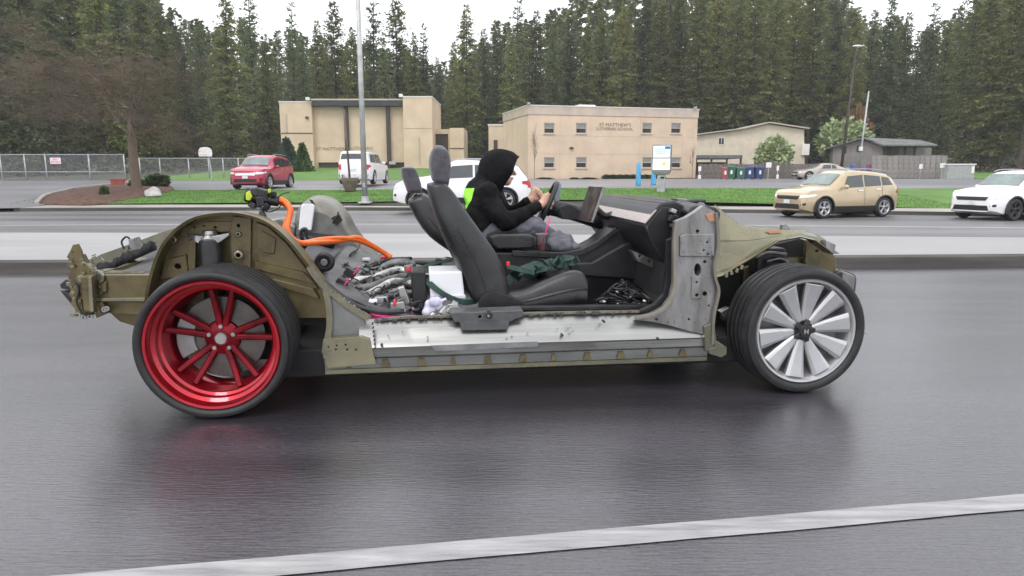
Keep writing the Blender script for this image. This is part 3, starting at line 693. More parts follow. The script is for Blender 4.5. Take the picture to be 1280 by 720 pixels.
for (u, v, w, h, y, m) in ((476, 377, .09, .05, .42, 'alu_dull'), (466, 377, .05, .018, .36, 'white_plastic'), (484, 374, .05, .05, .45, 'black_plastic'), (492, 366, .07, .035, .52, 'grey_hose'), (505, 372, .05, .12, .42, 'alu'), (497, 385, .09, .06, .34, 'alu_dull'),
                           (512, 341, .07, .09, .8, 'grey_hose'), (548, 328, .05, .04, 1.1, 'black_plastic'), (493, 379, .018, .03, .33, 'red_plastic'), (511, 337, .03, .03, .7, 'red_plastic'), (455, 388, .05, .03, .27, 'alu_dull'), (560, 325, .05, .03, 1.2, 'alu_dull'), (478, 322, .05, .02, 1.45, 'red_plastic')):
    mb = MB(); p = Q(u, v, y); mb.box((p.x, p.y + .03, p.z), (w, .06, h), Matrix.Rotation(hz.uniform(-.3, .3), 3, 'Y'), taper=.8); mb.build('bracket', M[m], CAR, bevel=.006)
mb = MB()                                                # small bolts, clips and wires between the hoses
for i in range(420):
    u, v, y = hz.uniform(412, 532), 0, hz.uniform(.35, 1.0); v = lerp(385, 335, (y - .35) / .65) + hz.uniform(-7, 7) + (u - 470) * .04
    mb.mi = hz.choice((0, 0, 0, 1, 1, 2)); p = Q(u, v, y); mb.box(p, (hz.uniform(.008, .03), .02, hz.uniform(.006, .02)), Matrix.Rotation(hz.uniform(-1, 1), 3, 'Y'))
for i in range(150):
    u, y = hz.uniform(408, 515), hz.uniform(.35, 1.0); v = lerp(383, 335, (y - .35) / .65) + hz.uniform(-5, 5); mb.mi = hz.choice((0, 0, 2))
    mb.tube([Q(u, v, y), Q(u + hz.uniform(4, 12), v - hz.uniform(-3, 6), y), Q(u + hz.uniform(12, 24), v - hz.uniform(-4, 8), y)], .004, 5, 3)
mb.build('small_fittings', [M['black_plastic'], M['steel'], M['grey_hose']], CAR)['kind'] = 'stuff'
mb = MB(); a = [Q(513, 338, .45), Q(532, 338, .45), Q(534, 391, .45), Q(517, 394, .45)]
mb.loft([[(p.x, y, p.z) for p in a] for y in (.42, .62)]); mb.build('control_unit', M['black_plastic'], CAR, bevel=.01)
mb = MB(); mb.ribbon([Q(463, 392, .27), Q(472, 395, .262), (Q(495, 397, .262)), Q(520, 396, .27)], .018, .012, (0, .7, .7)); mb.build('pink_strap', M['pink'], CAR)
# cargo strap over the white battery box
mb = MB(); mb.ribbon([Q(512, 340, .75), Q(528, 334, .9), Q(552, 327, 1.1), Q(580, 322, 1.2)], .045, .004, (0, -.3, 1)); mb.build('seat_belt', M['green_strap'], CAR)
mb = MB(); mb.ribbon([Q(520, 345, .50), Q(532, 350, .44), Q(546, 362, .395), Q(560, 371, .395), Q(580, 378, .40), Q(596, 376, .45)], .032, .004, (0, -1, .1)); mb.build('seat_belt', M['green_strap'], CAR)
mb = MB(); mb.ribbon([Q(500, 352, .62), Q(512, 348, .60), Q(522, 346, .55)], .03, .004, (0, -.4, 1)); mb.build('seat_belt', M['green_strap'], CAR)
for (u, v, w, h) in ((557, 388, .06, .05), (566, 384, .05, .07), (548, 396, .03, .04), (573, 390, .07, .03), (541, 393, .03, .03)):
    mb = MB(); p = Q(u, v, .30); mb.box(p, (w, .06, h), Matrix.Rotation(hz.uniform(-.7, .7), 3, 'Y'), taper=.7); mb.build('latch', M['steel' if u != 573 else 'alu_dull'], CAR, bevel=.006)
qtube('latch_wire', [(553, 392, .28), (560, 382, .28), (570, 382, .28), (576, 390, .28)], .005, M['steel'])

# ---- high voltage connector and orange cables
mb = MB(); a, b = Q(312, 244, .62), Q(349, 252, .62); d_ = (b - a).normalized()
mb.cyl(a, b, .040, .030, n=10); mb.box(a.lerp(b, .35) + Vector((0, 0, .012)), (.10, .075, .055), Matrix.Rotation(.2, 3, 'Y')); mb.build('cable_connector', M['black_plastic'], CAR, bevel=.006)
mb = MB(); mb.cyl(a - d_ * .02, a + d_ * .012, .043, .043, n=10); mb.build('connector_nose', M['black_plastic'], CAR, bevel=.006)
plate('connector_lid', [(311, 238), (322, 235), (334, 238), (337, 243), (316, 246)], .58, .07, M['black_plastic'], bevel=.006)
plate('yellow_clip', [(307, 241), (312, 238), (315, 246), (312, 251), (307, 250)], .565, .03, M['yellow_green'], bevel=.004)
plate('yellow_clip', [(335, 236), (338, 236), (338, 241), (335, 241)], .565, .02, M['yellow_green'], bevel=.002)
plate('connector_pin', [(320, 257), (326, 258), (326, 262), (321, 262)], .60, .03, M['steel'], bevel=.003)
for pp in ([(328, 260, .6), (334, 265, .62), (346, 262, .63), (352, 255, .62)], [(326, 258, .6), (332, 270, .62), (330, 276, .64)], [(345, 250, .6), (352, 243, .6), (362, 240, .6)]):
    qtube('thin_wire', pp, .0035, mat('green_wire', (.01, .10, .07), .5) if pp[0][0] != 345 else M['black_plastic'], n=5)
for (u, v, w_, h_) in ((318, 240, .05, .03), (326, 252, .06, .04), (333, 259, .05, .03), (341, 243, .04, .03), (316, 256, .04, .03)):
    mb = MB(); p = Q(u, v, .60); mb.box(p, (w_, .05, h_), Matrix.Rotation(.3 + u * .1, 3, 'Y'), taper=.8); mb.build('connector_latch', M['black_plastic'], CAR, bevel=.005)
plate('connector_stay', [(323, 264), (328, 262), (336, 276), (334, 282), (324, 272)], .64, .03, M['alu_dull'], bevel=.004)
for k, dv in ((0, 0), (1, 3.2)):
    dy = .03 * k
    qtube('orange_cable', [(347, 249 + dv * .6, .62 + dy), (356, 252 + dv, .62 + dy), (363, 262, .60 + dy), (361 - k, 274, .58 + dy), (359 - k * 2, 285, .55 + dy), (364, 297, .55 + dy), (377, 304, .6 + dy), (400, 303 - k * 3, .8 + dy), (425, 301 - k * 3, 1.0), (446, 297 + k * 3, 1.1), (462, 305 + k, 1.15), (480, 316, 1.2), (489, 322, 1.2)], .0165, M['orange'], n=10, sm=6)

# ---- hinge pillar (front door frame)
PIL = [(845, 277), (858, 272), (868, 266), (880, 257), (893, 264), (896, 285), (897, 307), (893, 330), (893, 347), (897, 360), (897, 374), (891, 400), (890, 420), (862, 414), (838, 407), (815, 402), (796, 400), (800, 397), (817, 392), (830, 385), (839, 373), (843, 355), (843, 303)]
plate('hinge_pillar', PIL, .105, .05, M['alu_dull'], [(872, 337, 4.4, 8), (881, 327, 2), (871, 353, 1.4), (871, 369, 1.9), (881, 367, 3.1), (872, 289, 2.2), (886, 382, 1.3), (861, 399, 1.5), (884, 303, 1.1), (880, 313, 1.1), (885, 318, 1.1)], bevel=.008)
plate('inner_pillar', PIL, .16, .006, M['black_matte'], bevel=0)
plate('pillar_plate', [(850, 295), (857, 292), (894, 292), (894, 321), (850, 321)], .092, .02, M['alu_dull'], [(884, 303, 1.1), (880, 313, 1.1), (885, 318, 1.1)], bevel=.008)
plate('hinge_pad', [(865, 345), (876, 345), (877, 374), (864, 374)], .098, .012, M['alu_dull'], [(871, 353, 1.4), (871, 369, 1.9)], bevel=.004)
mb = MB(); mb.ribbon([Q(846, 277, .10), Q(843, 300, .10), Q(843, 330, .10), Q(843, 356, .10), Q(838, 374, .10), Q(829, 386, .10), Q(815, 393, .10), Q(795, 397, .10)], .014, .022, (0, 1, 0), 6); mb.build('door_flange', mat('tan_primer_flange', (.26, .23, .19), .5, .2), CAR)
mb = MB(); mb.ribbon([Q(895, 266, .09), Q(897, 290, .09), Q(897, 310, .09), Q(893, 330, .09), Q(894, 348, .09), Q(898, 365, .09), Q(892, 395, .09), Q(890, 430, .09)], .014, .02, (0, 1, 0), 6); mb.build('front_seam', mat('seam_sealer', (.17, .155, .13), .6), CAR)
plate('pillar_foot', [(880, 408), (889, 404), (893, 438), (882, 440)], .088, .04, M['olive_light'], bevel=.004)
plate('toe_bracket', [(890, 410), (894, 409), (896, 426), (909, 434), (909, 443), (902, 447), (886, 442), (886, 436), (893, 434)], .085, .05, M['olive_light'], [(893, 418, 1)], bevel=.006)
mb = MB(); a = Q(880, 258, .10)
mb.build if False else None
mb = MB(); pw = random.Random(5)
for i in range(34):
    u, v = pw.choice([(852 + pw.uniform(-3, 3), pw.uniform(300, 390)), (888 + pw.uniform(-2, 2), pw.uniform(275, 400)), (pw.uniform(850, 890), pw.uniform(300, 318)), (pw.uniform(825, 885), pw.uniform(396, 404))])
    p = Q(u, v, .10); mb.cyl((p.x, .11, p.z), (p.x, .1015 if not (292 < v < 321) else .089, p.z), .003, n=6)
mb.build('spot_welds', M['dark_bracket'], CAR)['kind'] = 'stuff'
# inner pillar return towards the cabin, dark rubber
plate('door_seal', [(834, 300), (843, 296), (842, 356), (836, 373), (826, 384), (812, 390), (800, 392), (800, 388), (818, 380), (829, 368), (833, 345)], .17, .03, M['black_plastic'], bevel=.004)
# step trim along the inner sill
plate('step_trim', [(636, 388), (640, 384), (760, 382), (815, 381), (815, 386), (700, 389)], .27, .05, M['black_plastic'], bevel=.004)

# ---- front apron, fender rail and wheelhouse
TOPL = [(893, 258), (905, 268), (925, 283), (950, 286.5), (975, 288), (1002, 289), (1020, 295), (1036, 305), (1042, 310)]
BOTL = [(893, 347), (904, 344), (925, 331), (950, 316), (975, 301), (1000, 296), (1018, 300), (1032, 310), (1041, 317)]
CRE = [(893, 304), (940, 301.5), (975, 296), (1000, 292.5), (1020, 297), (1041, 313)]
mb = MB(); rows = []
for i in range(46):
    u = lerp(893, 1041.5, i / 45); vt, vb = interp(u, TOPL), interp(u, BOTL); vc = min(max(interp(u, CRE), vt + (vb - vt) * .12), vt + (vb - vt) * .8); lip = .022 * sstep((u - 915) / 40)
    r = []
    for v, y in ((vt - 1.5, .34), (vt - .4, .232), (vt, .222), (lerp(vt, vc, .5), .208), (lerp(vt, vc, .92), .196), (vc, .176), (lerp(vc, vb, .12), .174), (lerp(vc, vb, .5), .172), (lerp(vc, vb, .86), .166), (lerp(vc, vb, .93), .150 - lip), (vb, .138 - lip), (vb + .6, .150 - lip)):
        p = Q(u, v, y); r.append((p.x, y + .0025 * noise.noise(Vector((p.x * 7, p.z * 7, 0))), p.z))
    p = Q(u, vb + .6, .150 - lip); r.append((p.x, .22, p.z + .004)); rows.append(r)
mb.loft(rows, cap=False, closed=False); o = mb.build('front_apron', M['olive_light'], CAR, auto=24)
k = o.modifiers.new('thick', 'SOLIDIFY'); k.thickness = .004; k.offset = 1
for (u, v) in ((908, 344), (914, 341), (921, 338), (927, 334)):
    mb = MB(); p = Q(u, v, .12); mb.box(p, (.016, .012, .024), Matrix.Rotation(hz.uniform(-.4, .4), 3, 'Y')); mb.build('weld_tab', M['olive_light'], CAR, bevel=.002)
plate('apron_tip', [(1032, 300), (1045, 306), (1044, 313), (1050, 317), (1040, 318), (1033, 312)], .14, .05, M['alu_dull'], bevel=.003)
plate('apron_end', [(1008, 300), (1030, 308), (1044, 320), (1046, 349), (1040, 352), (1022, 342), (1006, 330)], .40, .03, M['olive'], [(1021, 314, 1.8)], bevel=.005)
plate('wheelhouse_liner', [(893, 345), (925, 331), (960, 308), (1000, 298), (1030, 308), (1044, 330), (1046, 360), (1046, 430), (893, 430)], .47, .04, M['black_matte'], bevel=.004)
plate('inner_rail', [(930, 335), (960, 322), (1046, 322), (1046, 352), (930, 356)], .44, .03, M['olive'], bevel=.008)
plate('spring_tower', [(948, 318), (958, 310), (984, 310), (990, 345), (946, 345)], .34, .14, M['black_plastic'], bevel=.02)
for pp in ([(945, 322, .33), (960, 316, .32), (983, 318, .32)], [(958, 327, .32), (975, 323, .31), (985, 328, .31)]):
    qtube('brake_line', pp, .009, M['alu_dull'])
plate('tie_rod_bracket', [(900, 390), (912, 384), (914, 392), (906, 398)], .3, .05, M['steel'], bevel=.005)
qtube('tie_rod', [(902, 398, .35), (914, 396, .3), (925, 397, .26)], .014, M['steel'])
plate('apron_rust_spot', [(958, 288), (975, 288), (978, 291), (962, 292)], .199, .003, M['ginger_metal'], bevel=0)
plate('fender_clip', [(978, 281), (983, 280), (988, 285), (985, 289), (978, 288)], .24, .03, M['alu_dull'], bevel=.003)
plate('pillar_top_rust', [(882, 268), (892, 266), (894, 277), (886, 277)], .099, .006, M['ginger_metal'], bevel=.002)
# front crash beam and tow hook
for (pts, y, th, m) in (([(1036, 340), (1050, 337), (1068, 345), (1067, 364), (1052, 360), (1040, 350)], .42, .10, 'alu_dull'), ([(1044, 342), (1054, 340), (1054, 352), (1046, 352)], .40, .03, 'black_plastic')):
    plate('crash_beam_end', pts, y, th, M[m], bevel=.006)
p = Q(1060, 354, .5); mb = MB(); mb.box((p.x, 1.0, p.z), (.05, 1.1, .09)); mb.build('crash_beam', M['alu_dull'], CAR, bevel=.008)
qtube('beam_wire', [(1042, 342, .4), (1050, 337, .38), (1062, 341, .38), (1069, 346, .38), (1068, 362, .38), (1064, 366, .38)], .004, M['dark_bracket'])
plate('bumper_stay', [(1068, 386), (1072, 390), (1072, 404), (1068, 412), (1066, 400)], .38, .04, M['grey_paint'], bevel=.004)
plate('bumper_stay_tip', [(1068, 408), (1078, 414), (1086, 417), (1076, 417), (1068, 412)], .38, .02, M['alu'], bevel=.002)

# ---- dashboard and cowl
DP = [(858, 258), (846, 252), (826, 254), (819, 262), (806, 279), (805, 283), (812, 303), (829, 328), (842, 332), (852, 320), (856, 290)]
dp = [Q(u, v, .32) for u, v in DP]
def extr(name, prof, y0, y1, m, bevel=.01, n=1, fn=None):
    mb = MB(); mb.loft([[(p.x, lerp(y0, y1, i / n), p.z + (fn(i / n) if fn else 0)) for p in prof] for i in range(n + 1)]); return mb.build(name, m, CAR, bevel=bevel)
extr('dashboard', dp, .32, 1.72, M['black_plastic'])
def skin(name, pa, pb, y0, y1, m, th=.006):
    mb = MB(); a, b = Q(*pa, .32), Q(*pb, .32); nx, nz = -(b.z - a.z), (b.x - a.x); l = sqrt(nx * nx + nz * nz); nx, nz = nx / l * th, nz / l * th
    if nz < 0: nx, nz = -nx, -nz
    mb.loft([[(a.x, y, a.z), (b.x, y, b.z), (b.x + nx, y, b.z + nz), (a.x + nx, y, a.z + nz)] for y in (y0, y1)]); return mb.build(name, m, CAR, bevel=.002)
skin('dash_trim', (821, 263), (806.5, 280), .315, 1.70, M['pinkish'], .008)
skin('dash_top', (846, 253), (827, 255), .33, 1.6, mat('glossy_dash_top', (.10, .095, .095), .22, .1, .5, 3, col2=(.02, .02, .022), stretch=(3, 1, 3)), .008)
plate('dash_end_cap', [(827, 259), (842, 260), (846, 300), (836, 326), (829, 326), (812, 300), (808, 283)], .305, .02, M['black_plastic'], bevel=.005)
qtube('cap_edge', [(808, 283, .30), (815, 303, .30), (829, 326, .30)], .006, M['leather'])
mb = MB(); cp = [Q(u, v, .30) for u, v in [(850, 262), (858, 254), (872, 253), (886, 256), (892, 262), (890, 275), (856, 276)]]
mb.loft([[(p.x, y, p.z + zz) for p in cp] for y, zz in ((.20, -.01), (.5, .0), (1.0, .01), (1.7, 0))]); mb.build('cowl', M['black_plastic'], CAR, bevel=.012)
for i in range(10):
    mb = MB(); u = hz.uniform(838, 849); v = hz.uniform(262, 300); p = Q(u, v, .27); mb.box(p, (.03, .05, hz.uniform(.015, .035)), Matrix.Rotation(hz.uniform(-.6, .6), 3, 'Y')); mb.build('plug', M[hz.choice(['steel', 'black_plastic', 'alu_dull'])], CAR, bevel=.004)
plate('fire_wall', [(836, 300), (850, 262), (885, 262), (885, 400), (812, 400), (826, 372)], .30, 1.4, M['black_matte'], bevel=0)
plate('glovebox_bracket', [(789, 313), (795, 315), (828, 329), (826, 334), (818, 336), (798, 327)], .5, .08, M['alu_dull'], [(800, 320, 1.5), (812, 327, 1.5)], bevel=.004)
qtube('cowl_hose', [(834, 262, .35), (845, 257, .4), (860, 252, .5), (880, 251, .6)], .014, M['black_plastic'])
plate('cowl_bracket', [(846, 248), (862, 249), (880, 254), (884, 258), (862, 256), (848, 254)], .55, .1, M['alu_dull'], bevel=.004)

# ---- centre console
extr('console_body', [Q(*p, .88) for p in [(618, 316), (640, 316), (704, 319), (730, 314), (748, 304), (770, 287), (788, 282), (800, 300), (812, 340), (812, 382), (640, 382), (620, 340)]], .88, 1.14, M['black_plastic'], .008)
extr('console_rail', [Q(*p, .865) for p in [(640, 313), (704, 316), (729, 311), (747, 301), (770, 284), (772, 290), (750, 307), (731, 318), (704, 323), (640, 320)]], .862, .885, M['leather'], .004)
extr('console_rail', [Q(*p, 1.14) for p in [(690, 310), (716, 309), (735, 299), (752, 286), (757, 289), (738, 305), (717, 314), (690, 315)]], 1.13, 1.16, M['leather'], .004)
extr('armrest', [Q(*p, .89) for p in [(612, 296), (622, 293), (660, 293), (668, 295), (668, 308), (662, 311), (622, 312), (614, 306)]], .89, 1.12, M['leather'], .012)
extr('side_trim', [Q(*p, .80) for p in [(700, 330), (740, 328), (780, 305), (800, 300), (812, 330), (812, 350), (720, 345)]], .80, .88, M['black_plastic'], .01)

# ---- touchscreen
tl, tr, br, bl = Q(736, 232, 1.17), Q(754, 233, .90), Q(739, 278, .90), Q(722, 274, 1.17)
nn = (tr - tl).cross(bl - tl).normalized()
if nn.x < 0: nn = -nn
mb = MB(); mb.loft([[tl, tr, br, bl], [p + nn * .016 for p in (tl, tr, br, bl)]]); scr = mb.build('touchscreen', M['steel'], CAR, bevel=.003)
c_ = (tl + tr + br + bl) / 4; ins = [c_ + (p - c_) * .95 - nn * .002 for p in (tl, tr, br, bl)]
mb = MB(); mb.loft([ins, [p + nn * .001 for p in ins]]); mb.build('screen_glass', mat('dark_screen', (0.11, 0.085, 0.08), .18, 0, .5, 12, col2=(.035, .03, .03)), scr)
mb = MB(); mb.tube([c_ + nn * .01, c_ + nn * .1 + Vector((0, 0, -.05)), Q(768, 268, 1.05)], .025, 8); mb.build('screen_arm', M['black_plastic'], scr, smooth=True)

# ---- steering wheel and column
sc_ = Q(683, 257, 1.38); ax = Vector((cos(.42), -.10, sin(.42) * -1)).normalized()
def torus(mb, c, ax, R, r, n=40, k=10):
    x = ax.orthogonal().normalized(); y = ax.cross(x); rings = []
    for i in range(n):
        a = 2 * pi * i / n; d = x * cos(a) + y * sin(a); rings.append([c + d * (R + r * cos(2 * pi * j / k)) + ax * (r * sin(2 * pi * j / k)) for j in range(k)])
    rings.append(rings[0]); mb.loft(rings, cap=False)
mb = MB(); torus(mb, sc_, ax, .168, .016); st = mb.build('steering_wheel', M['leather_dark'], CAR, smooth=True)
mb = MB(); mb.cyl(sc_ - ax * .02, sc_ + ax * .05, .075, .06, n=18); mb.build('airbag_cover', M['black_plastic'], st, bevel=.008)
for s_ in (-1, 1):
    mb = MB(); mb.box(sc_ + Vector((0, s_ * .1, 0)), (.02, .13, .035)); mb.build('wheel_spoke', M['alu_dull'], st, bevel=.005)
mb = MB(); mb.tube([sc_ + ax * .04, Q(712, 264, 1.38), Q(740, 272, 1.38), Q(775, 285, 1.38)], .055, 12, 4, r_end=.07); mb.build('steering_column', M['black_plastic'], CAR, smooth=True)
plate('stalk_shroud', [(692, 258), (708, 253), (722, 257), (735, 266), (730, 276), (700, 274)], 1.32, .14, M['black_plastic'], bevel=.02)
plate('instrument_fin', [(693, 247), (695, 229), (699, 226), (702, 230), (700, 250), (696, 258)], 1.44, .06, mat('blue_grey_plastic', (.22, .27, .29), .5), bevel=.008)

# ---- tangled loom in the footwell
mb = MB(); c0 = Q(775, 372, .55)
for i in range(46):
    a = Q(hz.uniform(742, 822), 378, hz.uniform(.38, .75)); pts = [a]
    for j in range(5):
        uu = hz.uniform(744, 818); hgt = max(0, 1 - abs(uu - 780) / 44); p = Q(uu, 382 - hz.random() * 32 * hgt - 2, hz.uniform(.36, .74)); pts.append(p)
    mb.mi = 0 if hz.random() < .8 else 1; mb.tube(pts, hz.uniform(.003, .0065), 5, 4)
for i in range(46):
    uu = hz.uniform(742, 822); hgt = max(0.1, 1 - abs(uu - 780) / 44); p = Q(uu, 384 - hz.random() * 34 * hgt, hz.uniform(.34, .6)); mb.mi = hz.choice((0, 2, 2, 1))
    mb.box(p, (hz.uniform(.008, .02), .015, hz.uniform(.006, .014)), Matrix.Rotation(hz.uniform(-1, 1), 3, 'Y'))
mb.build('wiring_loom', [M['black_plastic'], M['grey_hose'], M['white_plastic']], CAR, smooth=True)['kind'] = 'stuff'

# ---- seats
def seat(x_back, x_front, y0, y1, head_b, head_f, yq, m_back):
    """backrest lofted between its back and front outlines (pixels on the plane yq), bolsters standing proud at both sides"""
    root = empty('front_seat', (0, 0, 0)); root.parent = CAR; ym, hw = (y0 + y1) / 2, (y1 - y0) / 2
    def body(bk, fr, m, name, sm=3, wfn=lambda t: 1.0, bol=.30):
        Bk = crom([Q(u, v, yq) for u, v in bk], sm); Fr = crom([Q(u, v, yq) for u, v in fr], sm); mb = MB(); rings = []
        for i, (b, f) in enumerate(zip(Bk, Fr)):
            t = i / (len(Bk) - 1); w = hw * wfn(t); R = []
            for sy, k in ((-.86, 0), (-.98, .18), (-1, .5), (-.97, .85), (-.84, 1.0), (-.62, .92), (-.45, 1 - bol), (0, 1 - bol * 1.1), (.45, 1 - bol), (.62, .92), (.84, 1.0), (.97, .85), (1, .5), (.98, .18), (.86, 0), (0, -.04)):
                p = b.lerp(f, k); R.append((p.x, ym + sy * w, p.z))
            rings.append(R)
        mb.loft(rings); return mb.build(name, m, root, smooth=True, subsurf=1)
    bk = body(x_back, x_front, m_back, 'backrest', wfn=lambda t: lerp(1, .8, sstep((t - .45) / .55)) * (1 if t < .97 else .9))
    hd = body(head_b, head_f, M['perf'], 'headrest', wfn=lambda t: .52 * (1 if .05 < t < .9 else .8), bol=.06)
    # piping seam along the near bolster
    S = [Q(lerp(a[0], b[0], .42), lerp(a[1], b[1], .42), yq) for a, b in zip(x_back, x_front)]
    mb = MB(); mb.tube([Vector((p.x, y0 + .004 + (.10 * hw if i > len(S) * .6 else 0) + .035 * sstep((i / (len(S) - 1) - .4) / .6), p.z)) for i, p in enumerate(S)], .0045, 6, 4); mb.build('piping', M['leather_dark'], root, smooth=True)
    return root
near = seat([(592, 382), (582, 358), (572, 335), (561, 311), (549, 284), (540, 258), (535, 238), (535, 229)],
            [(641, 384), (639, 362), (634, 340), (623, 317), (605, 292), (586, 266), (570, 242), (556, 227)], .38, .90,
            [(542, 229), (538, 214), (537, 200), (540, 187), (546, 179)], [(562, 236), (565, 220), (566, 205), (563, 190), (554, 180)], .40, M['leather'])
near['label'] = 'black leather passenger seat with a tall charcoal headrest'
far = seat([(580, 328), (566, 318), (551, 308), (536, 296), (524, 281), (514, 264), (508, 250)], [(620, 300), (600, 296), (583, 288), (568, 276), (553, 260), (541, 248), (528, 242)], 1.12, 1.64,
           [(509, 243), (505, 231), (501, 220), (500, 211), (504, 208)], [(529, 243), (527, 231), (524, 220), (520, 211), (513, 208)], 1.16, M['leather'])
far['label'] = 'black leather driver seat, leaning back behind the driver'
# seat cushions
def cushion(root, top, bot, y0, y1, yq):
    Tp = crom([Q(u, v, yq) for u, v in top], 3); Bt = crom([Q(u, v, yq) for u, v in bot], 3); mb = MB(); rings = []; ym, hw = (y0 + y1) / 2, (y1 - y0) / 2
    for t, b in zip(Tp, Bt):
        R = []
        for sy, k in ((-.88, 0), (-.99, .2), (-1, .55), (-.96, .88), (-.84, 1.0), (-.62, .96), (-.42, .84), (0, .82), (.42, .84), (.62, .96), (.84, 1), (.96, .88), (1, .55), (.99, .2), (.88, 0), (0, 0)):
            p = b.lerp(t, k); R.append((p.x, ym + sy * hw, p.z))
        rings.append(R)
    mb.loft(rings); return mb.build('seat_cushion', M['leather'], root, smooth=True, subsurf=1)
cushion(near, [(612, 372), (640, 366), (660, 361), (680, 352), (700, 343), (718, 338), (731, 341), (736, 352)], [(615, 386), (640, 387), (660, 387), (680, 386), (700, 384), (716, 382), (729, 379), (735, 370)], .38, .90, .40)
cushion(near, [(636, 376), (660, 371), (690, 361), (715, 355), (730, 356), (736, 362)], [(636, 388), (660, 389), (690, 388), (715, 386), (728, 384), (735, 378)], .37, .88, .39)
plate('recliner_cover', [(598, 388), (600, 374), (608, 367), (620, 365), (636, 370), (650, 376), (660, 384), (655, 389)], .345, .05, M['black_plastic'], bevel=.012, smooth=3, parent=near)
mb = MB(); mb.tube([Q(640, 378, .365), Q(662, 376, .365), Q(690, 369, .365), Q(715, 363, .365), Q(734, 361, .37)], .004, 6, 4); mb.build('piping', M['leather_dark'], near, smooth=True)
cushion(far, [(585, 312), (610, 300), (640, 296), (668, 292), (690, 296), (700, 303)], [(585, 330), (610, 330), (640, 328), (668, 326), (690, 322), (700, 316)], 1.14, 1.64, 1.16)
for y in (.42, .84):
    a, b = Q(590, 392, y), Q(735, 388, y); mb = MB(); mb.box(((a.x + b.x) / 2, y, .33), (b.x - a.x, .04, .04)); mb.build('seat_rail', M['black_plastic'], near, bevel=.004)
# crumpled belt webbing on the near cushion
mb = MB(); rg = random.Random(3)
for k in range(9):
    u0 = rg.uniform(632, 700); pts = []
    for j in range(5):
        u = u0 + j * rg.uniform(5, 13) - 8; pts.append(Q(min(722, u), lerp(350, 332, sstep((u - 630) / 70)) + rg.uniform(-10, 4), rg.uniform(.52, .8)))
    mb.ribbon(pts, .045, .004, (rg.uniform(-.8, .8), rg.uniform(-1, -.2), rg.uniform(.3, 1)), 5)
mb.build('belt_webbing', M['green_strap'], CAR, smooth=False)
mb = MB(); mb.ribbon([Q(634, 333, .5), Q(655, 338, .5), Q(668, 341, .52)], .03, .005, (0, -1, .4)); mb.build('seat_belt', M['green_strap'], CAR)
mb = MB(); mb.box(Q(635, 330, .46), (.02, .02, .025)); mb.build('belt_release', M['red_plastic'], CAR, bevel=.004)

# ================================================================== THINGS CARRIED IN THE CAR
def tocar(name, label, cat, p):
    w = CO + E1 * p.x + E2 * p.y + Vector((0, 0, p.z)); return empty(name, w, CYAW, label, cat)
# white box behind the seat
pc = [Q(536, 339, .46), Q(577, 338, .46), Q(581, 374, .46), Q(538, 373, .46)]; base = (pc[2] + pc[3]) / 2
t = tocar('white_box', 'glossy white battery box strapped down behind the passenger seat', 'box', base)
mb = MB(); mb.loft([[(p.x - base.x, y - base.y, p.z - base.z) for p in pc] for y in (.42, .68)]); mb.build('box_body', M['white_plastic'], t, bevel=.008)
l0 = [(p.x - base.x, 0, p.z - base.z) for p in pc]
mb = MB(); mb.box((0, -.042, .018), (l0[2][0] - l0[3][0] + .004, .012, .02)); mb.build('box_rim', M['lilac'], t, bevel=.003)
# crumpled cloth
base = Q(541, 393, .33); t = tocar('rag', 'pale lilac crumpled rag stuffed in front of the white box', 'cloth', base)
mb = MB()
for i in range(9):
    a = i * .7; mb.sphere((.03 * cos(a) * (1 + .3 * sin(i * 3)), .02 * sin(i * 2.1), .045 + .03 * sin(a * 1.3)), (.026, .022, .026), 10, 8)
mb.cyl((.02, 0, .06), (.075, 0, .085), .012, .008, 8)
o = mb.build('crumpled_cloth', M['lilac'], t); r = o.modifiers.new('r', 'REMESH'); r.mode = 'VOXEL'; r.voxel_size = .006; r.use_smooth_shade = True
# drink cup in the console
base = Q(677, 313, 1.0); t = tocar('drink_cup', 'clear plastic cup with a red drink and a pink straw beside the armrest', 'cup', base)
mb = MB(); mb.revolve([(.0, 0), (.030, 0), (.044, .105), (.046, .107), (.0425, .106), (.028, .004), (0, .004)], 24, 'z'); mb.build('cup', M['cup'], t, smooth=True)
mb = MB(); mb.revolve([(0, .006), (.0275, .006), (.031, .038), (0, .038)], 20, 'z'); mb.build('drink', M['drink'], t, smooth=False)
mb = MB(); mb.revolve([(0, .114), (.03, .112), (.047, .108), (.047, .104)], 24, 'z'); mb.build('lid', M['cup'], t, smooth=True)
mb = MB(); mb.cyl((0, 0, .03), (.055, 0, .215), .0045, n=8); mb.build('straw', M['pink'], t, smooth=True)
# grey jacket heap ahead of the cup
base = Q(700, 312, 1.12); t = tocar('grey_jacket', 'grey jacket bundled on the centre console ahead of the drink cup', 'jacket', base)
mb = MB(); rg = random.Random(8)
for (x, y, z, a, b, c) in ((-.04, 0, .03, .07, .08, .05), (.03, .02, .04, .08, .07, .055), (.0, .05, .07, .06, .05, .05), (.08, 0, .015, .06, .07, .035), (.02, -.05, .03, .05, .04, .045), (.11, .03, .0, .04, .05, .03)):
    mb.sphere((x, y, z), (a, b, c), 16, 12)
vv = []
for p in mb.v:
    q = Vector(p); n_ = noise.noise(q * 22) * .018 + abs(noise.noise(Vector((q.x * 40, q.y * 12, q.z * 40)))) * .016; d_ = (q - Vector((.02, .01, .02))).normalized(); vv.append(tuple(q + d_ * n_))
mb.v = vv
o = mb.build('cloth_heap', M['grey_cloth'], t); r = o.modifiers.new('r', 'REMESH'); r.mode = 'VOXEL'; r.voxel_size = .007; r.use_smooth_shade = True

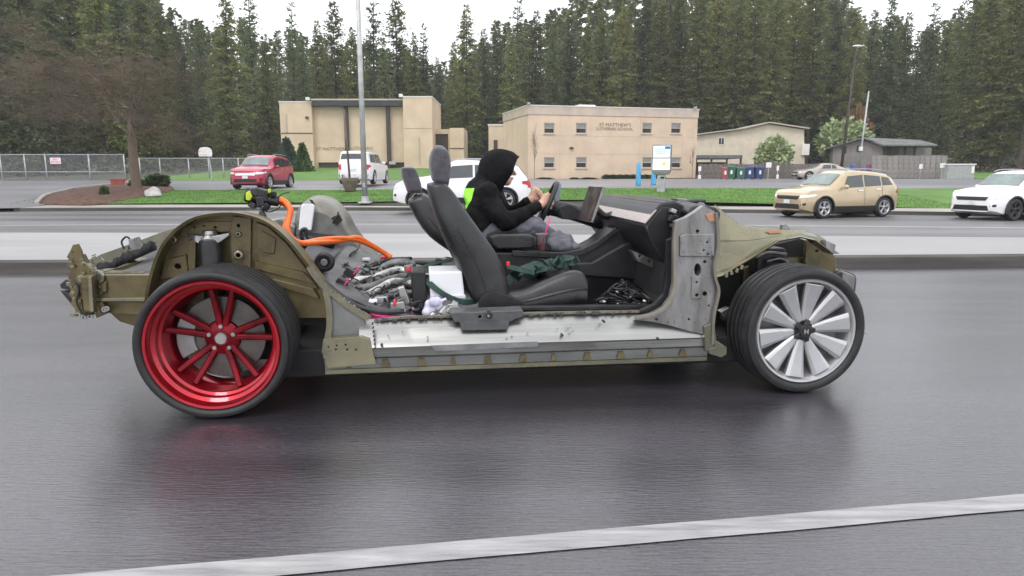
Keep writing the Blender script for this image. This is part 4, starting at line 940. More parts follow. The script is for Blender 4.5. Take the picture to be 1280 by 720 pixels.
# ================================================================== THE DRIVER
YD = 1.38
def P_(u, v, y=YD): return Q(u, v, y)
hip = P_(598, 296); cap = []                                   # (a, b, ra, rb, mat)  0 hoodie, 1 trousers, 2 skin
pel = P_(600, 290); wai = P_(600, 277); che = P_(603, 252); nek = P_(615, 232); hd = P_(622, 214)
def C(a, b, ra, rb, m): cap.append((a, b, ra, rb, m))
for dy in (-.07, .07):
    o_ = Vector((0, dy, 0)); C(pel + o_, wai + o_, .115, .115, 0); C(wai + o_, che + o_, .115, .112, 0)
    C(che + o_, P_(608, 240) + o_ * .6, .112, .085, 0)
C(P_(609, 241, YD - .165), P_(609, 241, YD + .165), .070, .070, 0); C(P_(604, 252, YD - .10), P_(611, 240, YD - .16), .09, .06, 0); C(P_(600, 262, YD - .09), P_(618, 256, YD - .15), .09, .06, 0)
C(P_(610, 238), nek, .09, .075, 0); C(nek, hd, .065, .07, 2)
C(P_(602, 244), hd + Vector((-.055, 0, -.03)), .125, .085, 0); C(P_(606, 280, YD - .04), P_(622, 281, YD - .04), .115, .105, 0); C(P_(606, 280, YD + .04), P_(622, 281, YD + .04), .115, .105, 0); C(che, P_(612, 252), .12, .11, 0)
# arms: near (right) and far (left)
C(P_(605, 240, YD - .05), P_(609, 251, YD - .16), .095, .072, 0)
shn, eln, wrn = P_(608, 253, YD - .17), P_(632, 277, YD - .225), P_(672, 258, YD - .15)
C(shn, eln, .068, .058, 0); C(eln, wrn, .060, .036, 0)
shf, elf, wrf = P_(616, 242, YD + .19), P_(634, 272, YD + .24), P_(660, 252, YD + .10)
C(shf, elf, .07, .058, 0); C(elf, wrf, .056, .036, 0)
# folds: rolls across elbow and waist
C(P_(620, 268, YD - .25), P_(642, 276, YD - .22), .035, .03, 0); C(P_(588, 284, YD - .12), P_(616, 284, YD - .14), .03, .03, 0)
# legs
for s_ in (-1, 1):
    a = P_(604, 292, YD + s_ * .10); k = P_(670, 283, YD + s_ * .16); f = P_(708, 312, YD + s_ * .12); ft = P_(716, 345, YD + s_ * .11)
    C(a, k, .088, .068, 1); C(k, f, .064, .05, 1); C(f, ft, .05, .042, 1); C(ft, ft + Vector((.13, 0, -.01)), .042, .032, 3)
# head: skull, jaw, nose
C(hd + Vector((0, 0, .02)), hd + Vector((.035, 0, .035)), .085, .08, 2); C(hd + Vector((.04, 0, -.05)), hd + Vector((.062, 0, -.065)), .045, .035, 2)
C(hd + Vector((.108, 0, .002)), hd + Vector((.122, 0, -.018)), .010, .012, 2); C(hd + Vector((.10, -.012, -.048)), hd + Vector((.10, .012, -.048)), .010, .010, 2)
for s_ in (-1, 1): C(hd + Vector((.098, s_ * .032, .022)), hd + Vector((.099, s_ * .03, .022)), .012, .012, 2)
C(hd + Vector((0, -.085, 0)), hd + Vector((0, -.09, -.02)), .02, .015, 2); C(hd + Vector((0, .085, 0)), hd + Vector((0, .09, -.02)), .02, .015, 2)
# hands closed round the rim
def hand(w, cpt, side):
    f = (cpt - w).normalized(); up = Vector((0, 0, 1)); sd_ = f.cross(up).normalized() * side; up = sd_.cross(f) * side
    C(w, w.lerp(cpt, .35), .028, .030, 2)
    for k in range(4): C(w.lerp(cpt, .3), cpt + up * (.030 - .020 * k), .018, .014, 2)
    for k in range(4):                                          # four unequal fingers, bent at the knuckle and curled back
        b = cpt + up * (.032 - .0215 * k); L_ = (.036, .041, .038, .030)[k]
        m1 = b + f * L_ * .8 - sd_ * .012; m2 = m1 + f * L_ * .15 - up * .012 + sd_ * .0 - f * .004 - Vector((0, side * -.020, 0)); m3 = m2 - f * L_ * .6 - up * .004
        C(b, m1, .0115, .0100, 2); C(m1, m2, .0100, .0092, 2); C(m2, m3, .0092, .0082, 2)
    th0 = w.lerp(cpt, .45) + up * .022; th1 = th0 + f * .035 + up * .022; th2 = th1 + f * .030 + up * .004
    C(th0, th1, .014, .0115, 2); C(th1, th2, .0115, .009, 2)
hand(wrn, P_(686, 251, YD - .13), 1); hand(wrf, P_(671, 244, YD + .09), -1)
root = tocar('person', 'driver in a black hooded top leaning forward with both hands on the steering wheel', 'person', hip)
mb = MB()
def capsule(mb, a, b, ra, rb):
    d = b - a; L_ = d.length
    if L_ < 1e-5: d = Vector((0, 0, 1)); L_ = .001
    d = d.normalized(); x = d.orthogonal().normalized(); y = d.cross(x); rings = []
    n = 16
    for k in range(1, 5): t = pi / 2 * k / 5; rings.append([a - d * (ra * cos(t)) + (x * cos(2 * pi * j / n) + y * sin(2 * pi * j / n)) * (ra * sin(t)) for j in range(n)])
    rings.append([a + (x * cos(2 * pi * j / n) + y * sin(2 * pi * j / n)) * ra for j in range(n)]); rings.append([b + (x * cos(2 * pi * j / n) + y * sin(2 * pi * j / n)) * rb for j in range(n)])
    for k in range(4, 0, -1): t = pi / 2 * k / 5; rings.append([b + d * (rb * cos(t)) + (x * cos(2 * pi * j / n) + y * sin(2 * pi * j / n)) * (rb * sin(t)) for j in range(n)])
    mb.loft(rings)
for a, b, ra, rb, m in cap: capsule(mb, a - hip, b - hip, ra, rb)
o = mb.build('tmp_body', M['hood_cloth'])
r = o.modifiers.new('r', 'REMESH'); r.mode = 'VOXEL'; r.voxel_size = .0055
s_ = o.modifiers.new('s', 'SMOOTH'); s_.factor = .5; s_.iterations = 6
dg = bpy.context.evaluated_depsgraph_get(); me = bpy.data.meshes.new_from_object(o.evaluated_get(dg)); bpy.data.objects.remove(o)
me.name = 'body'; me.materials.clear()
for m in (M['hood_cloth'], M['grey_cloth'], M['skin'], M['black_plastic'], M['neon']): me.materials.append(m)
co = np.zeros(len(me.vertices) * 3); me.vertices.foreach_get('co', co); co = co.reshape(-1, 3)
best = np.full(len(co), 1e9); mi = np.zeros(len(co), int)
for a, b, ra, rb, m in cap:
    a_ = np.array(a - hip); ab = np.array(b - a); t = np.clip(((co - a_) @ ab) / max(ab @ ab, 1e-9), 0, 1)
    dd = np.linalg.norm(co - (a_ + t[:, None] * ab), axis=1) - (ra + (rb - ra) * t); k = dd < best; best[k] = dd[k]; mi[k] = m
# relax the cloth so that the sleeves and trunk flow together; the hands and face keep their shape
ed = np.zeros(len(me.edges) * 2, int); me.edges.foreach_get('vertices', ed); ed = ed.reshape(-1, 2)
cloth = ((mi < 2) & (np.linalg.norm(co - np.array(wrn - hip), axis=1) > .06) & (np.linalg.norm(co - np.array(wrf - hip), axis=1) > .06)).astype(float)[:, None]
deg = np.bincount(ed.ravel(), minlength=len(co))[:, None]
for _ in range(60):
    acc = np.zeros_like(co)
    for k in range(3): acc[:, k] = np.bincount(ed[:, 0], co[ed[:, 1], k], len(co)) + np.bincount(ed[:, 1], co[ed[:, 0], k], len(co))
    co = co + cloth * .6 * (acc / deg - co)
# cloth folds pushed into the hoodie and trousers
nrm_ = np.zeros(len(co) * 3); me.vertices.foreach_get('normal', nrm_) if hasattr(me.vertices[0], 'normal') else None
nrm_ = nrm_.reshape(-1, 3)
for i in range(len(co)):
    if mi[i] < 2:
        c = co[i]; q = noise.noise(Vector((c[0] * 14 + c[2] * 9, c[1] * 7, c[2] * 16))) * .010 + abs(noise.noise(Vector((c[0] * 9 - c[2] * 16, c[1] * 5, c[2] * 6 + c[0] * 12)))) * .007 + noise.noise(Vector(c) * 40) * .0025
        co[i] = c + nrm_[i] * q
me.vertices.foreach_set('co', co.ravel())
npoly = [Q(u, v, YD - .12) - hip for u, v in [(583, 236), (593, 235), (589, 250), (581, 265), (566, 265), (570, 240)]]
def inpoly(x, z):
    c = False; n = len(npoly)
    for i in range(n):
        a, b = npoly[i], npoly[i - 1]
        if (a.z > z) != (b.z > z) and x < (b.x - a.x) * (z - a.z) / (b.z - a.z) + a.x: c = not c
    return c
pm = []
for p in me.polygons:
    m = int(mi[p.vertices[0]]); c = p.center
    if m == 0 and c.y < .05 and inpoly(c.x, c.z): m = 4
    pm.append(m)
me.polygons.foreach_set('material_index', pm); me.polygons.foreach_set('use_smooth', [True] * len(pm)); me.update()
bo = bpy.data.objects.new('body', me); COL.objects.link(bo); bo.parent = root
# hood: open shell round the head, tipped forward
mb = MB(); rows = []
hc = hd - hip + Vector((-.004, 0, .010)); tip = Matrix.Rotation(.26, 3, 'Y')
for i in range(19):
    t = i / 18                                                   # 0 at the face opening, 1 at the back of the head
    x = lerp(.125, -.118, t); R = []
    prof = sqrt(max(0.0, 1 - max(0, (.36 - x - .36 * 0 - .125 * 0 - .24) / .24) ** 2)) if x < .12 else 1
    back = max(0.0, min(1.0, (.02 - x) / .140)); rr = .122 * sqrt(max(0.0, 1 - back ** 2.3)) + .001
    rr *= lerp(.86, 1.0, sstep((.125 - x) / .06))
    for j in range(28):
        b = 2 * pi * j / 28; zz = cos(b); yy = sin(b); w = 1 + .022 * sin(b * 4 + t * 7) + .012 * sin(b * 9 - t * 5)
        low = max(0, -zz); bx = x - .055 * low * (1 - t) - .03 * abs(yy) * (1 - t) ** 2
        R.append(hc + tip @ Vector((bx, rr * .90 * yy * w, rr * (1.10 if zz > 0 else 1.25) * zz * w)))
    rows.append(R)
mb.loft(rows, cap=False)
ho = mb.build('hood', M['hood_cloth'], root, smooth=True, subsurf=1); k = ho.modifiers.new('thick', 'SOLIDIFY'); k.thickness = .010; k.offset = 1

# ================================================================== BUILDINGS
M['stucco'] = mat('beige_stucco', (0.64, 0.50, 0.37), 0.85, 0, 0.07, 0.5, 0.15, 12)
M['stucco_trim'] = mat('beige_parapet_metal', (0.52, 0.43, 0.35), 0.6, 0, 0.08, 1)
M['cream'] = mat('cream_siding', (0.62, 0.55, 0.43), 0.8, 0, 0.07, 1, 0.1, 10)
M['grey_wall'] = mat('grey_board_wall', (0.22, 0.20, 0.19), 0.85, 0, 0.12, 1.2, 0.15, 12)
M['roof_grey'] = mat('grey_roof', (0.16, 0.16, 0.16), 0.8, 0, 0.15, 2, 0.1, 10)
M['brown_dark'] = mat('dark_brown_metal', (0.055, 0.042, 0.035), 0.6, 0, 0.15, 3)
M['fascia'] = mat('dark_blue_grey_fascia', (0.035, 0.037, 0.05), 0.5, 0, 0.2, 3)
M['glass'] = mat('window_glass', (0.03, 0.032, 0.036), 0.15, 0, 0.2, 2, spec=0.25)
M['blind'] = mat('pale_window_blind', (0.30, 0.31, 0.30), 0.6)
M['white_trim'] = mat('white_trim', (0.75, 0.73, 0.70), 0.5, 0, 0.05)
M['letters'] = mat('bronze_letters', (0.26, 0.21, 0.155), 0.6)
M['fence_wood'] = mat('weathered_fence_board', (0.16, 0.135, 0.12), 0.85, 0, 0.25, 3, 0.2, 14, objrand=.15)
M['fence_grey'] = mat('pale_grey_fence_board', (0.27, 0.25, 0.235), 0.85, 0, 0.2, 3, 0.2, 14, objrand=.12)
M['galv'] = mat('galvanised_steel', (0.42, 0.43, 0.44), 0.5, 0.4, 0.12, 5)
M['pole_white'] = mat('pale_grey_pole', (0.45, 0.46, 0.46), 0.45, 0.3, 0.12, 3)
M['pole_brown'] = mat('brown_pole', (0.13, 0.10, 0.085), 0.6, 0, .2, 3)

class Plane:
    """a vertical wall plane; s runs along it, h is height, d goes inwards"""
    def __init__(s, A, B): s.A = Vector(A); d = Vector(B) - s.A; d.z = 0; s.L = d.length; s.x = d.normalized(); s.n = Vector((-s.x.y, s.x.x, 0)); s.rz = atan2(s.x.y, s.x.x)
    def sh(s, u, v, dep=0):
        d = ray(u, v); o = s.A + s.n * dep; t = (o - CAMP).dot(s.n) / d.dot(s.n); p = CAMP + d * t - s.A; return p.dot(s.x), p.z + s.A.z
def thing_plane(name, label, cat, A, B, z0):
    pl = Plane(A, B); e = empty(name, (pl.A.x, pl.A.y, z0), pl.rz, label, cat); pl.z0 = z0; pl.e = e; return pl
def wblock(pl, name, s0, s1, h0, h1, d0, d1, m, holes=(), bevel=0):
    mb = MB(); hs = [[(a, c), (a, d), (b, d), (b, c)] for a, b, c, d in holes]
    if holes:
        mb.plate([(s0, h0), (s1, h0), (s1, h1), (s0, h1)], hs, .25, lambda a, b, d: (a, d0 + d, b - pl.z0))
        mb.loft([[(s0, y, h0 - pl.z0), (s1, y, h0 - pl.z0), (s1, y, h1 - pl.z0), (s0, y, h1 - pl.z0)] for y in (d0 + .26, d1)])
    else:
        mb.box(((s0 + s1) / 2, (d0 + d1) / 2, (h0 + h1) / 2 - pl.z0), (s1 - s0, d1 - d0, h1 - h0))
    return mb.build(name, m, pl.e, bevel=bevel)
def window(pl, a, b, c, d, dep, blind=.5):
    fr = MB(); t = .07; zc = pl.z0
    for (x0, x1, z0, z1) in ((a, b, c, c + t), (a, b, d - t, d), (a, a + t, c + t, d - t), (b - t, b, c + t, d - t), (a + t, b - t, (c + d) / 2 - .025, (c + d) / 2 + .025)):
        fr.box(((x0 + x1) / 2, dep + .08, (z0 + z1) / 2 - zc), (x1 - x0, .06, z1 - z0))
    w = fr.build('window', M['stucco_trim'], pl.e)
    g = MB(); g.box(((a + b) / 2, dep + .11, (c + d) / 2 - zc), (b - a - .02, .02, d - c - .02)); g.build('pane', M['glass'], w)
    if blind:
        g = MB(); z1 = d - t; z0 = lerp(d, c, blind)
        n = 5
        for i in range(n): g.box(((a + b) / 2, dep + .088, lerp(z1, z0, (i + .5) / n) - zc), (b - a - .16, .015, (z1 - z0) / n * .8))
        g.build('blind', M['blind'], w)
    s = MB(); s.box(((a + b) / 2, dep - .03, c - .05 - zc), (b - a + .14, .12, .06)); s.build('sill', M['stucco_trim'], w)
def text(name, s, size, m, parent, loc, rx=pi / 2, th=.02, rz=0, sx=1.0):
    c = bpy.data.curves.new(name, 'FONT'); c.body = s; c.size = size; c.extrude = th / 2; c.align_x = 'CENTER'; c.align_y = 'CENTER'; c.resolution_u = 2; c.space_character = 1.05
    t = bpy.data.objects.new('tmp', c); me = bpy.data.meshes.new_from_object(t); bpy.data.objects.remove(t)
    me.name = name; me.materials.clear(); me.materials.append(m); o = bpy.data.objects.new(name, me); COL.objects.link(o); o.parent = parent; o.location = loc; o.rotation_euler = (rx, 0, rz); o.scale.x = sx; o['kind'] = 'stuff'; return o

# ---- two storey school building
zb = gh(10, 62) - .1
S = thing_plane('school_building', 'large two storey beige stucco building with eight windows behind the electronic sign', 'building', at(660, 225, 60), at(869, 224, 64), zb)
top = S.sh(660, 132)[1]; ws = []
for (u0, u1) in ((680, 693.3), (720, 733.3), (803, 815), (839, 851)):
    for (v0, v1) in ((153.5, 167), (196.5, 210)):
        a, d = S.sh(u0, v0); b, c = S.sh(u1, v1); ws.append((a, b, c, d))
par = S.sh(660, 143)[1]
wblock(S, 'wall', 0, S.L, zb - .8, par, 0, 9.0, M['stucco'], ws)
for w_ in ws: window(S, *w_, .0, blind=.5)
wblock(S, 'parapet', -.06, S.L + .06, par, top, -.06, 9.05, M['stucco_trim'], bevel=.02)
wblock(S, 'coping', -.10, S.L + .10, top, top + .07, -.10, 9.1, M['white_trim'])
mid = S.sh(660, 169)[1]
for h in (mid, S.sh(660, 192)[1]): wblock(S, 'control_joint', .02, S.L - .02, h - .012, h + .012, -.012, .0, M['stucco_trim'])
for u in (700, 738, 800, 853):
    s_ = S.sh(u, 180)[0]; wblock(S, 'control_joint', s_ - .012, s_ + .012, zb, par - .01, -.010, .0, M['stucco_trim'])
a, h = S.sh(738, 130.5); b, _ = S.sh(760, 130.5); wblock(S, 'rooftop_unit', a, b, top, top + .5, 3, 5, M['white_trim'], bevel=.03)
s_, h = S.sh(769, 156.2); text('lettering', "ST MATTHEW'S", .42, M['letters'], S.e, (s_ , -.02, h - zb))
s_, h = S.sh(768.5, 161.3); text('lettering', 'LUTHERAN SCHOOL', .36, M['letters'], S.e, (s_, -.02, h - zb))
s_, h = S.sh(714, 185); wblock(S, 'wall_lamp', s_ - .15, s_ + .15, h - .08, h + .08, -.22, 0, M['brown_dark'], bevel=.02)
for u, v in ((660, 131), (868, 137)):
    s_, h = S.sh(u, v); wblock(S, 'corner_light', s_ - .12, s_ + .12, top + .07, top + .25, -.3, -.05, M['galv'], bevel=.02)
# lower wing at its left
Wg = thing_plane('school_wing', 'narrow lower beige wing at the left end of the two storey building', 'building', at(611, 222, 72), at(640, 222, 72), gh(-2, 72) - .1)
h1 = Wg.sh(620, 157)[1]; wblock(Wg, 'wall', 0, Wg.L, Wg.z0 - .5, h1, 0, 6, M['stucco']); wblock(Wg, 'coping', -.08, Wg.L + .05, h1, h1 + .14, -.08, 6.05, M['white_trim'])
a, d = Wg.sh(617, 175); b, c = Wg.sh(622, 196); wblock(Wg, 'door', a, b, c, d, -.04, 0, M['brown_dark'])

# ---- church hall on the left
zc = gh(-20, 75) - .15
H = thing_plane('church_hall', 'tall windowless beige hall with dark roof fascia and two end towers behind the white pickup', 'building', at(351, 210, 75), at(541, 210, 75), zc)
def hx(u, dep=0): return H.sh(u, 170, dep)[0]
def hz_(v, dep=0): return H.sh(450, v, dep)[1]
zlow = zc - 1.0
wblock(H, 'tower', hx(351), hx(391), zlow, hz_(128), 0, 9, M['stucco'], bevel=.03)
wblock(H, 'tower', hx(505), hx(541), zlow, hz_(122), -.3, 9, M['stucco'], bevel=.03)
wblock(H, 'tower_coping', hx(351) - .05, hx(391) + .05, hz_(128), hz_(128) + .12, -.05, 9.05, M['white_trim'])
wblock(H, 'tower_coping', hx(505) - .05, hx(541) + .05, hz_(122), hz_(122) + .12, -.35, 9.05, M['white_trim'])
dk = []
for (u0, u1) in ((396, 427), (480, 505)):
    dk.append((hx(u0, .8), min(hx(u1, .8), hx(505, .8) - .05), zc - .1, hz_(203, .8)))
wblock(H, 'nave_wall', hx(391), hx(505), zlow, hz_(133, .8), .8, 8.5, M['stucco'], dk)
for k in dk: wblock(H, 'basement_window', *k, 1.02, 1.06, M['brown_dark'])
wblock(H, 'roof_fascia', hx(391) + .05, hx(505) - .05, hz_(132.5), hz_(125.5), -.1, 8.8, M['fascia'], bevel=.03)
wblock(H, 'roof_edge', hx(391) + .05, hx(505) - .05, hz_(125.5) + .002, hz_(125.5) + .16, -.16, 8.8, M['stucco_trim'])
for u in (432, 484.5):
    wblock(H, 'pilaster', hx(u) - .20, hx(u) + .20, zlow, hz_(132.5), .35, .8, M['brown_dark'])
for u, v in ((388, 124), (503, 120)):
    wblock(H, 'corner_light', hx(u) - .2, hx(u) + .2, hz_(v + 2), hz_(v - 2), -.5, -.1, M['white_trim'], bevel=.04)
wblock(H, 'ledge', hx(352), hx(391) + .02, hz_(167), hz_(166), -.05, 0, M['brown_dark']); wblock(H, 'ledge', hx(505) + .05, hx(541), hz_(160.5), hz_(160), -.34, -.3, M['stucco_trim'])
wblock(H, 'downpipe', hx(359) - .06, hx(359) + .06, hz_(165.5), hz_(142), -.1, 0, M['stucco_trim'])
wblock(H, 'downpipe', hx(524) - .06, hx(524) + .06, hz_(205), hz_(172), -.4, -.3, M['stucco_trim'])
s_, h = H.sh(384, 147); wblock(H, 'wall_lamp', s_ - .15, s_ + .15, h - .1, h + .1, -.25, 0, M['brown_dark'])
s_, h = H.sh(416, 186.3, .8); text('lettering', "ST MATTHEW'S", .50, M['letters'], H.e, (s_, .77, h - zc))
s_, h = H.sh(452, 185.3, .8); text('lettering', "LUTHERAN", .46, M['letters'], H.e, (s_, .77, h - zc))
wblock(H, 'vent_hood', hx(486), hx(494), hz_(206), hz_(202), -.4, .3, M['galv'], bevel=.05)
A = thing_plane('church_annex', 'low beige annex with a dark recessed doorway at the right end of the hall', 'building', at(541, 212, 77), at(580, 212, 77), zc)
a0, a1, a2 = A.sh(541, 170)[0] + .1, A.sh(562, 170)[0], A.sh(580, 170)[0]; dd = (A.sh(543, 200)[0], A.sh(560, 200)[0], zc - .1, A.sh(550, 167)[1])
wblock(A, 'link_wall', a0, a1, zc - 1, A.sh(550, 161)[1], .6, 7, M['stucco'], [(dd[0] + .1, dd[1], zc, dd[3])]); wblock(A, 'doorway', dd[0] + .1, dd[1], zc, dd[3], .8, .84, M['brown_dark'])
wblock(A, 'tower', a1, a2, zc - 1, A.sh(570, 160)[1], 0, 6, M['stucco'], bevel=.03); wblock(A, 'ledge', a1, a2, A.sh(570, 186)[1], A.sh(570, 185)[1], -.05, 0, M['brown_dark'])

# ---- cream gabled house on the right
G = thing_plane('gabled_house', 'cream house with a shallow gable roof above the wheelie bins', 'house', at(868, 205, 80), at(1006, 205, 80), gh(25, 80) - .1)
def roofed(G, name_w, outline, wall_m, th, roof_pts, roof_m, over=.5, dep=8):
    o2 = [G.sh(u, v) for u, v in outline]; mb = MB(); mb.plate([(a, b) for a, b in o2], [], dep, lambda a, b, d: (a, d, b - G.z0)); mb.build(name_w, wall_m, G.e)
    for (p, q) in zip(roof_pts, roof_pts[1:]):
        a = G.sh(*p); b = G.sh(*q); mb = MB()
        mb.loft([[(a[0], y, a[1] - G.z0), (b[0], y, b[1] - G.z0), (b[0], y, b[1] - G.z0 + th), (a[0], y, a[1] - G.z0 + th)] for y in (-over, dep + .4)]); mb.build('roof', roof_m, G.e)
roofed(G, 'wall', [(868, 212), (1006, 212), (1005, 162), (960, 155), (929, 162), (868, 170)], M['cream'], .14, [(862, 170), (929, 161.4), (960, 154), (1010, 161.5)], mat('pale_eave', (.45, .40, .33), .7))
def gwin(G, u0, u1, v0, v1, fr=M['white_trim']):
    a, d = G.sh(u0, v0); b, c = G.sh(u1, v1); w = wblock(G, 'window', a, b, c, d, -.05, 0, fr)
    for x0, x1 in ((a + .06, (a + b) / 2 - .03), ((a + b) / 2 + .03, b - .06)):
        mb = MB(); mb.box(((x0 + x1) / 2, -.055, (c + d) / 2 - G.z0), (x1 - x0, .02, d - c - .12)); mb.build('pane', M['glass'], w)
gwin(G, 898, 905, 172, 181)
a, d = G.sh(1002, 180); b, c = G.sh(1010, 194); wblock(G, 'porch', a, b, c, d, -.3, 2, M['white_trim'])
# low carport roof beside it
K = thing_plane('carport', 'low flat pale roofed carport against the cream house', 'carport', at(872, 215, 70), at(930, 215, 70), gh(20, 70))
a, h = K.sh(870, 192); b, h0 = K.sh(928, 198); wblock(K, 'roof', a, b, h0, h - .15, 0, 6, M['roof_grey'])
for q in (.02, .35, .68, .98): x = lerp(a, b, q); wblock(K, 'post', x - .08, x + .08, K.z0 - .3, h0, .1, .26, M['brown_dark'])
wblock(K, 'back_wall', a, b, K.z0 - .3, h0 - .3, 5, 5.1, M['brown_dark'])
# grey house
R_ = thing_plane('grey_house', 'low grey house with a dark shallow roof and two small windows at the forest edge', 'house', at(1041, 215, 72), at(1112, 212, 70), gh(40, 70) - .1)
roofed(R_, 'wall', [(1041, 222), (1104, 222), (1103, 182), (1078, 174.5), (1041, 184)], M['grey_wall'], .12, [(1034, 186), (1078, 173.5), (1108, 182)], M['roof_grey'], dep=9)
gwin(R_, 1053, 1058, 183, 192, M['brown_dark']); gwin(R_, 1071, 1077, 182, 190, M['brown_dark'])
V_ = Plane(at(1104, 215, 70.5), at(1185, 215, 70.5))
V_.e = R_.e; V_.z0 = R_.z0
mb = MB(); P4 = [at(1078, 173.5, 71), at(1150, 176.5, 75), at(1172, 182.5, 70), at(1104, 182.5, 69.5)]
inv = R_.e.matrix_basis.inverted() if False else (Matrix.Rotation(-R_.rz, 4, 'Z') @ Matrix.Translation(-Vector((R_.A.x, R_.A.y, R_.z0))))
mb.loft([[inv @ p for p in P4], [inv @ (p + Vector((0, 0, .14))) for p in P4]]); mb.build('porch_roof', M['roof_grey'], R_.e)
mb = MB(); a, b = at(1104, 184, 71.5), at(1165, 184, 73); mb.loft([[inv @ Vector((p.x, p.y, z)) for p in (a, b)] + [inv @ Vector((p.x, p.y + .2, z)) for p in (b, a)] for z in (R_.z0, a.z)]); mb.build('porch_wall', M['grey_wall'], R_.e)
for u in (1112, 1120, 1131, 1143):
    mb = MB(); p = at(u, 190, 71.2); mb.box(inv @ p, (.5 if u < 1125 else .25, .1, 1.0)); mb.build('porch_opening', M['brown_dark'], R_.e)

# ---- fences: every board a part
def board_fence(name, label, u0, v0, u1, v1, Y0, Y1, ht, m, bw=.45, gap=.03):
    a = at(u0, v0, Y0); b = at(u1, v1, Y1); d = (b - a); d.z = 0; L_ = d.length; rz = atan2(d.y, d.x)
    z0 = min(gh(a.x, a.y), gh(b.x, b.y)) - .1; e = empty(name, (a.x, a.y, z0), rz, label, 'fence'); n = int(L_ / bw)
    mbb = MB(); mbb.box((0, 0, ht / 2), (bw - gap, .03, ht)); proto = mbb.build('board', m, e); proto.location = (bw / 2, 0, 0); r = random.Random(n)
    for i in range(1, n):
        c = proto.copy(); COL.objects.link(c); c.parent = e; c.location = (bw * (i + .5), r.uniform(-.012, .012), r.uniform(-.04, .03))
    for h in (.3, ht - .3): mbb = MB(); mbb.box((L_ / 2, .06, h), (L_, .06, .1)); mbb.build('rail', m, e)
    return e
board_fence('board_fence', 'brown weathered board fence behind the wheelie bins', 872, 222, 1040, 222, 62, 62, 1.35, M['fence_wood'])
board_fence('board_fence', 'pale grey board fence in front of the grey house porch', 1088, 224, 1188, 222, 63, 62, 2.1, M['fence_grey'])

def chain_fence(label, u0, u1, Y, ht, posts, gates=(), top=True, step=.09):
    a = at(u0, 222, Y); b = at(u1, 222, Y); z0 = gh((a.x + b.x) / 2, Y); e = empty('chain_link_fence', (a.x, Y, z0), 0, label, 'fence'); L_ = b.x - a.x
    for u in posts:
        x = at(u, 222, Y).x - a.x; mb = MB(); mb.cyl((x, 0, -.2), (x, 0, ht + .04), .045, n=8); mb.build('post', M['galv'], e, smooth=True)
    for h in ([ht] if top else []) + list(gates): mb = MB(); mb.cyl((0, 0, h), (L_, 0, h), .03, n=6); mb.build('rail', M['galv'], e, smooth=True)
    vs, fs = [], []; t = .0045
    for sg in (1, -1):
        x = -ht
        while x < L_ + ht:
            z0_, z1_ = 0.0, ht; xa, xb = (x, x + ht) if sg > 0 else (x + ht, x)
            if xa < 0: z0_ = -xa if sg > 0 else 0; xa = 0
            pa = max(0, min(1, 0)); 
            # clip the wire to the fence length
            P0 = Vector((x if sg > 0 else x + ht, 0, 0)); D = Vector((ht if sg > 0 else -ht, 0, ht)); lo, hi = 0.0, 1.0
            for lim, sn in ((0, 1), (L_, -1)):
                f0 = (P0.x - lim) * sn; f1 = (P0.x + D.x - lim) * sn
                if f0 < 0 and f1 < 0: lo, hi = 1, 0
                elif f0 < 0: lo = max(lo, -f0 / (f1 - f0))
                elif f1 < 0: hi = min(hi, f0 / (f0 - f1))
            if hi > lo:
                p, q = P0 + D * lo, P0 + D * hi; k = len(vs); vs += [p + Vector((t, .003 * sg, -t)), p + Vector((-t, .003 * sg, t)), q + Vector((-t, .003 * sg, t)), q + Vector((t, .003 * sg, -t))]; fs.append((k, k + 1, k + 2, k + 3))
            x += step
    mb = MB(); mb.add(vs, fs); o = mb.build('wire_mesh', M['galv'], e); o['kind'] = 'stuff'
    return e, a, z0
cf, ca, cz = chain_fence('tall grey chain link fence with a pink sign at the left edge', -60, 157, 50, 1.85, (-60, -20, 3, 33, 59, 113, 157), (.62,))
sg = empty('sign', (at(69, 201, 49.9).x, 49.93, at(69, 201, 49.9).z), 0, 'small pink and white notice board hung on the chain link fence', 'sign')
mb = MB(); mb.box((0, 0, 0), (.78, .02, .45)); mb.build('board', mat('pale_pink_board', (.78, .62, .66), .5), sg, bevel=.004)
for k, (h, s) in enumerate(((.10, .20), (-.08, .15))):
    text('lettering', ('NO', 'PARKING')[k], s, mat('red_print', (.6, .06, .14), .5), sg, (0, -.014, h), th=.004)
cf2, _, _ = chain_fence('long low chain link fence running behind the basketball hoop', 160, 340, 54, 1.5, (176, 201, 237, 262, 280, 299, 320, 340), step=.11)
# basketball hoop
p = at(258, 212, 48); hp = empty('basketball_hoop', (p.x, p.y, gh(p.x, p.y)), .1, 'basketball hoop with a white rounded backboard on a grey pole', 'basketball hoop')
hh = at(257, 190, 48).z - gh(p.x, p.y)
mb = MB(); mb.tube([(.25, .3, -.1), (.2, .3, hh * .5), (.1, .25, hh)], .05, 8); mb.build('pole', M['galv'], hp, smooth=True)
mb = MB(); bb = [(-.42, -.30), (.42, -.30), (.46, -.1), (.44, .12), (.32, .27), (.12, .33), (-.12, .33), (-.32, .27), (-.44, .12), (-.46, -.1)]; mb.plate(bb, [], .05, lambda a, b, d: (a, d, hh + b)); mb.build('backboard', M['white_trim'], hp, bevel=.01)
mb = MB(); torus(mb, Vector((0, -.25, hh - .2)), Vector((0, 0, 1)), .2, .012, 20, 6); mb.build('rim', mat('orange_rim', (.7, .15, .05), .5), hp, smooth=True)

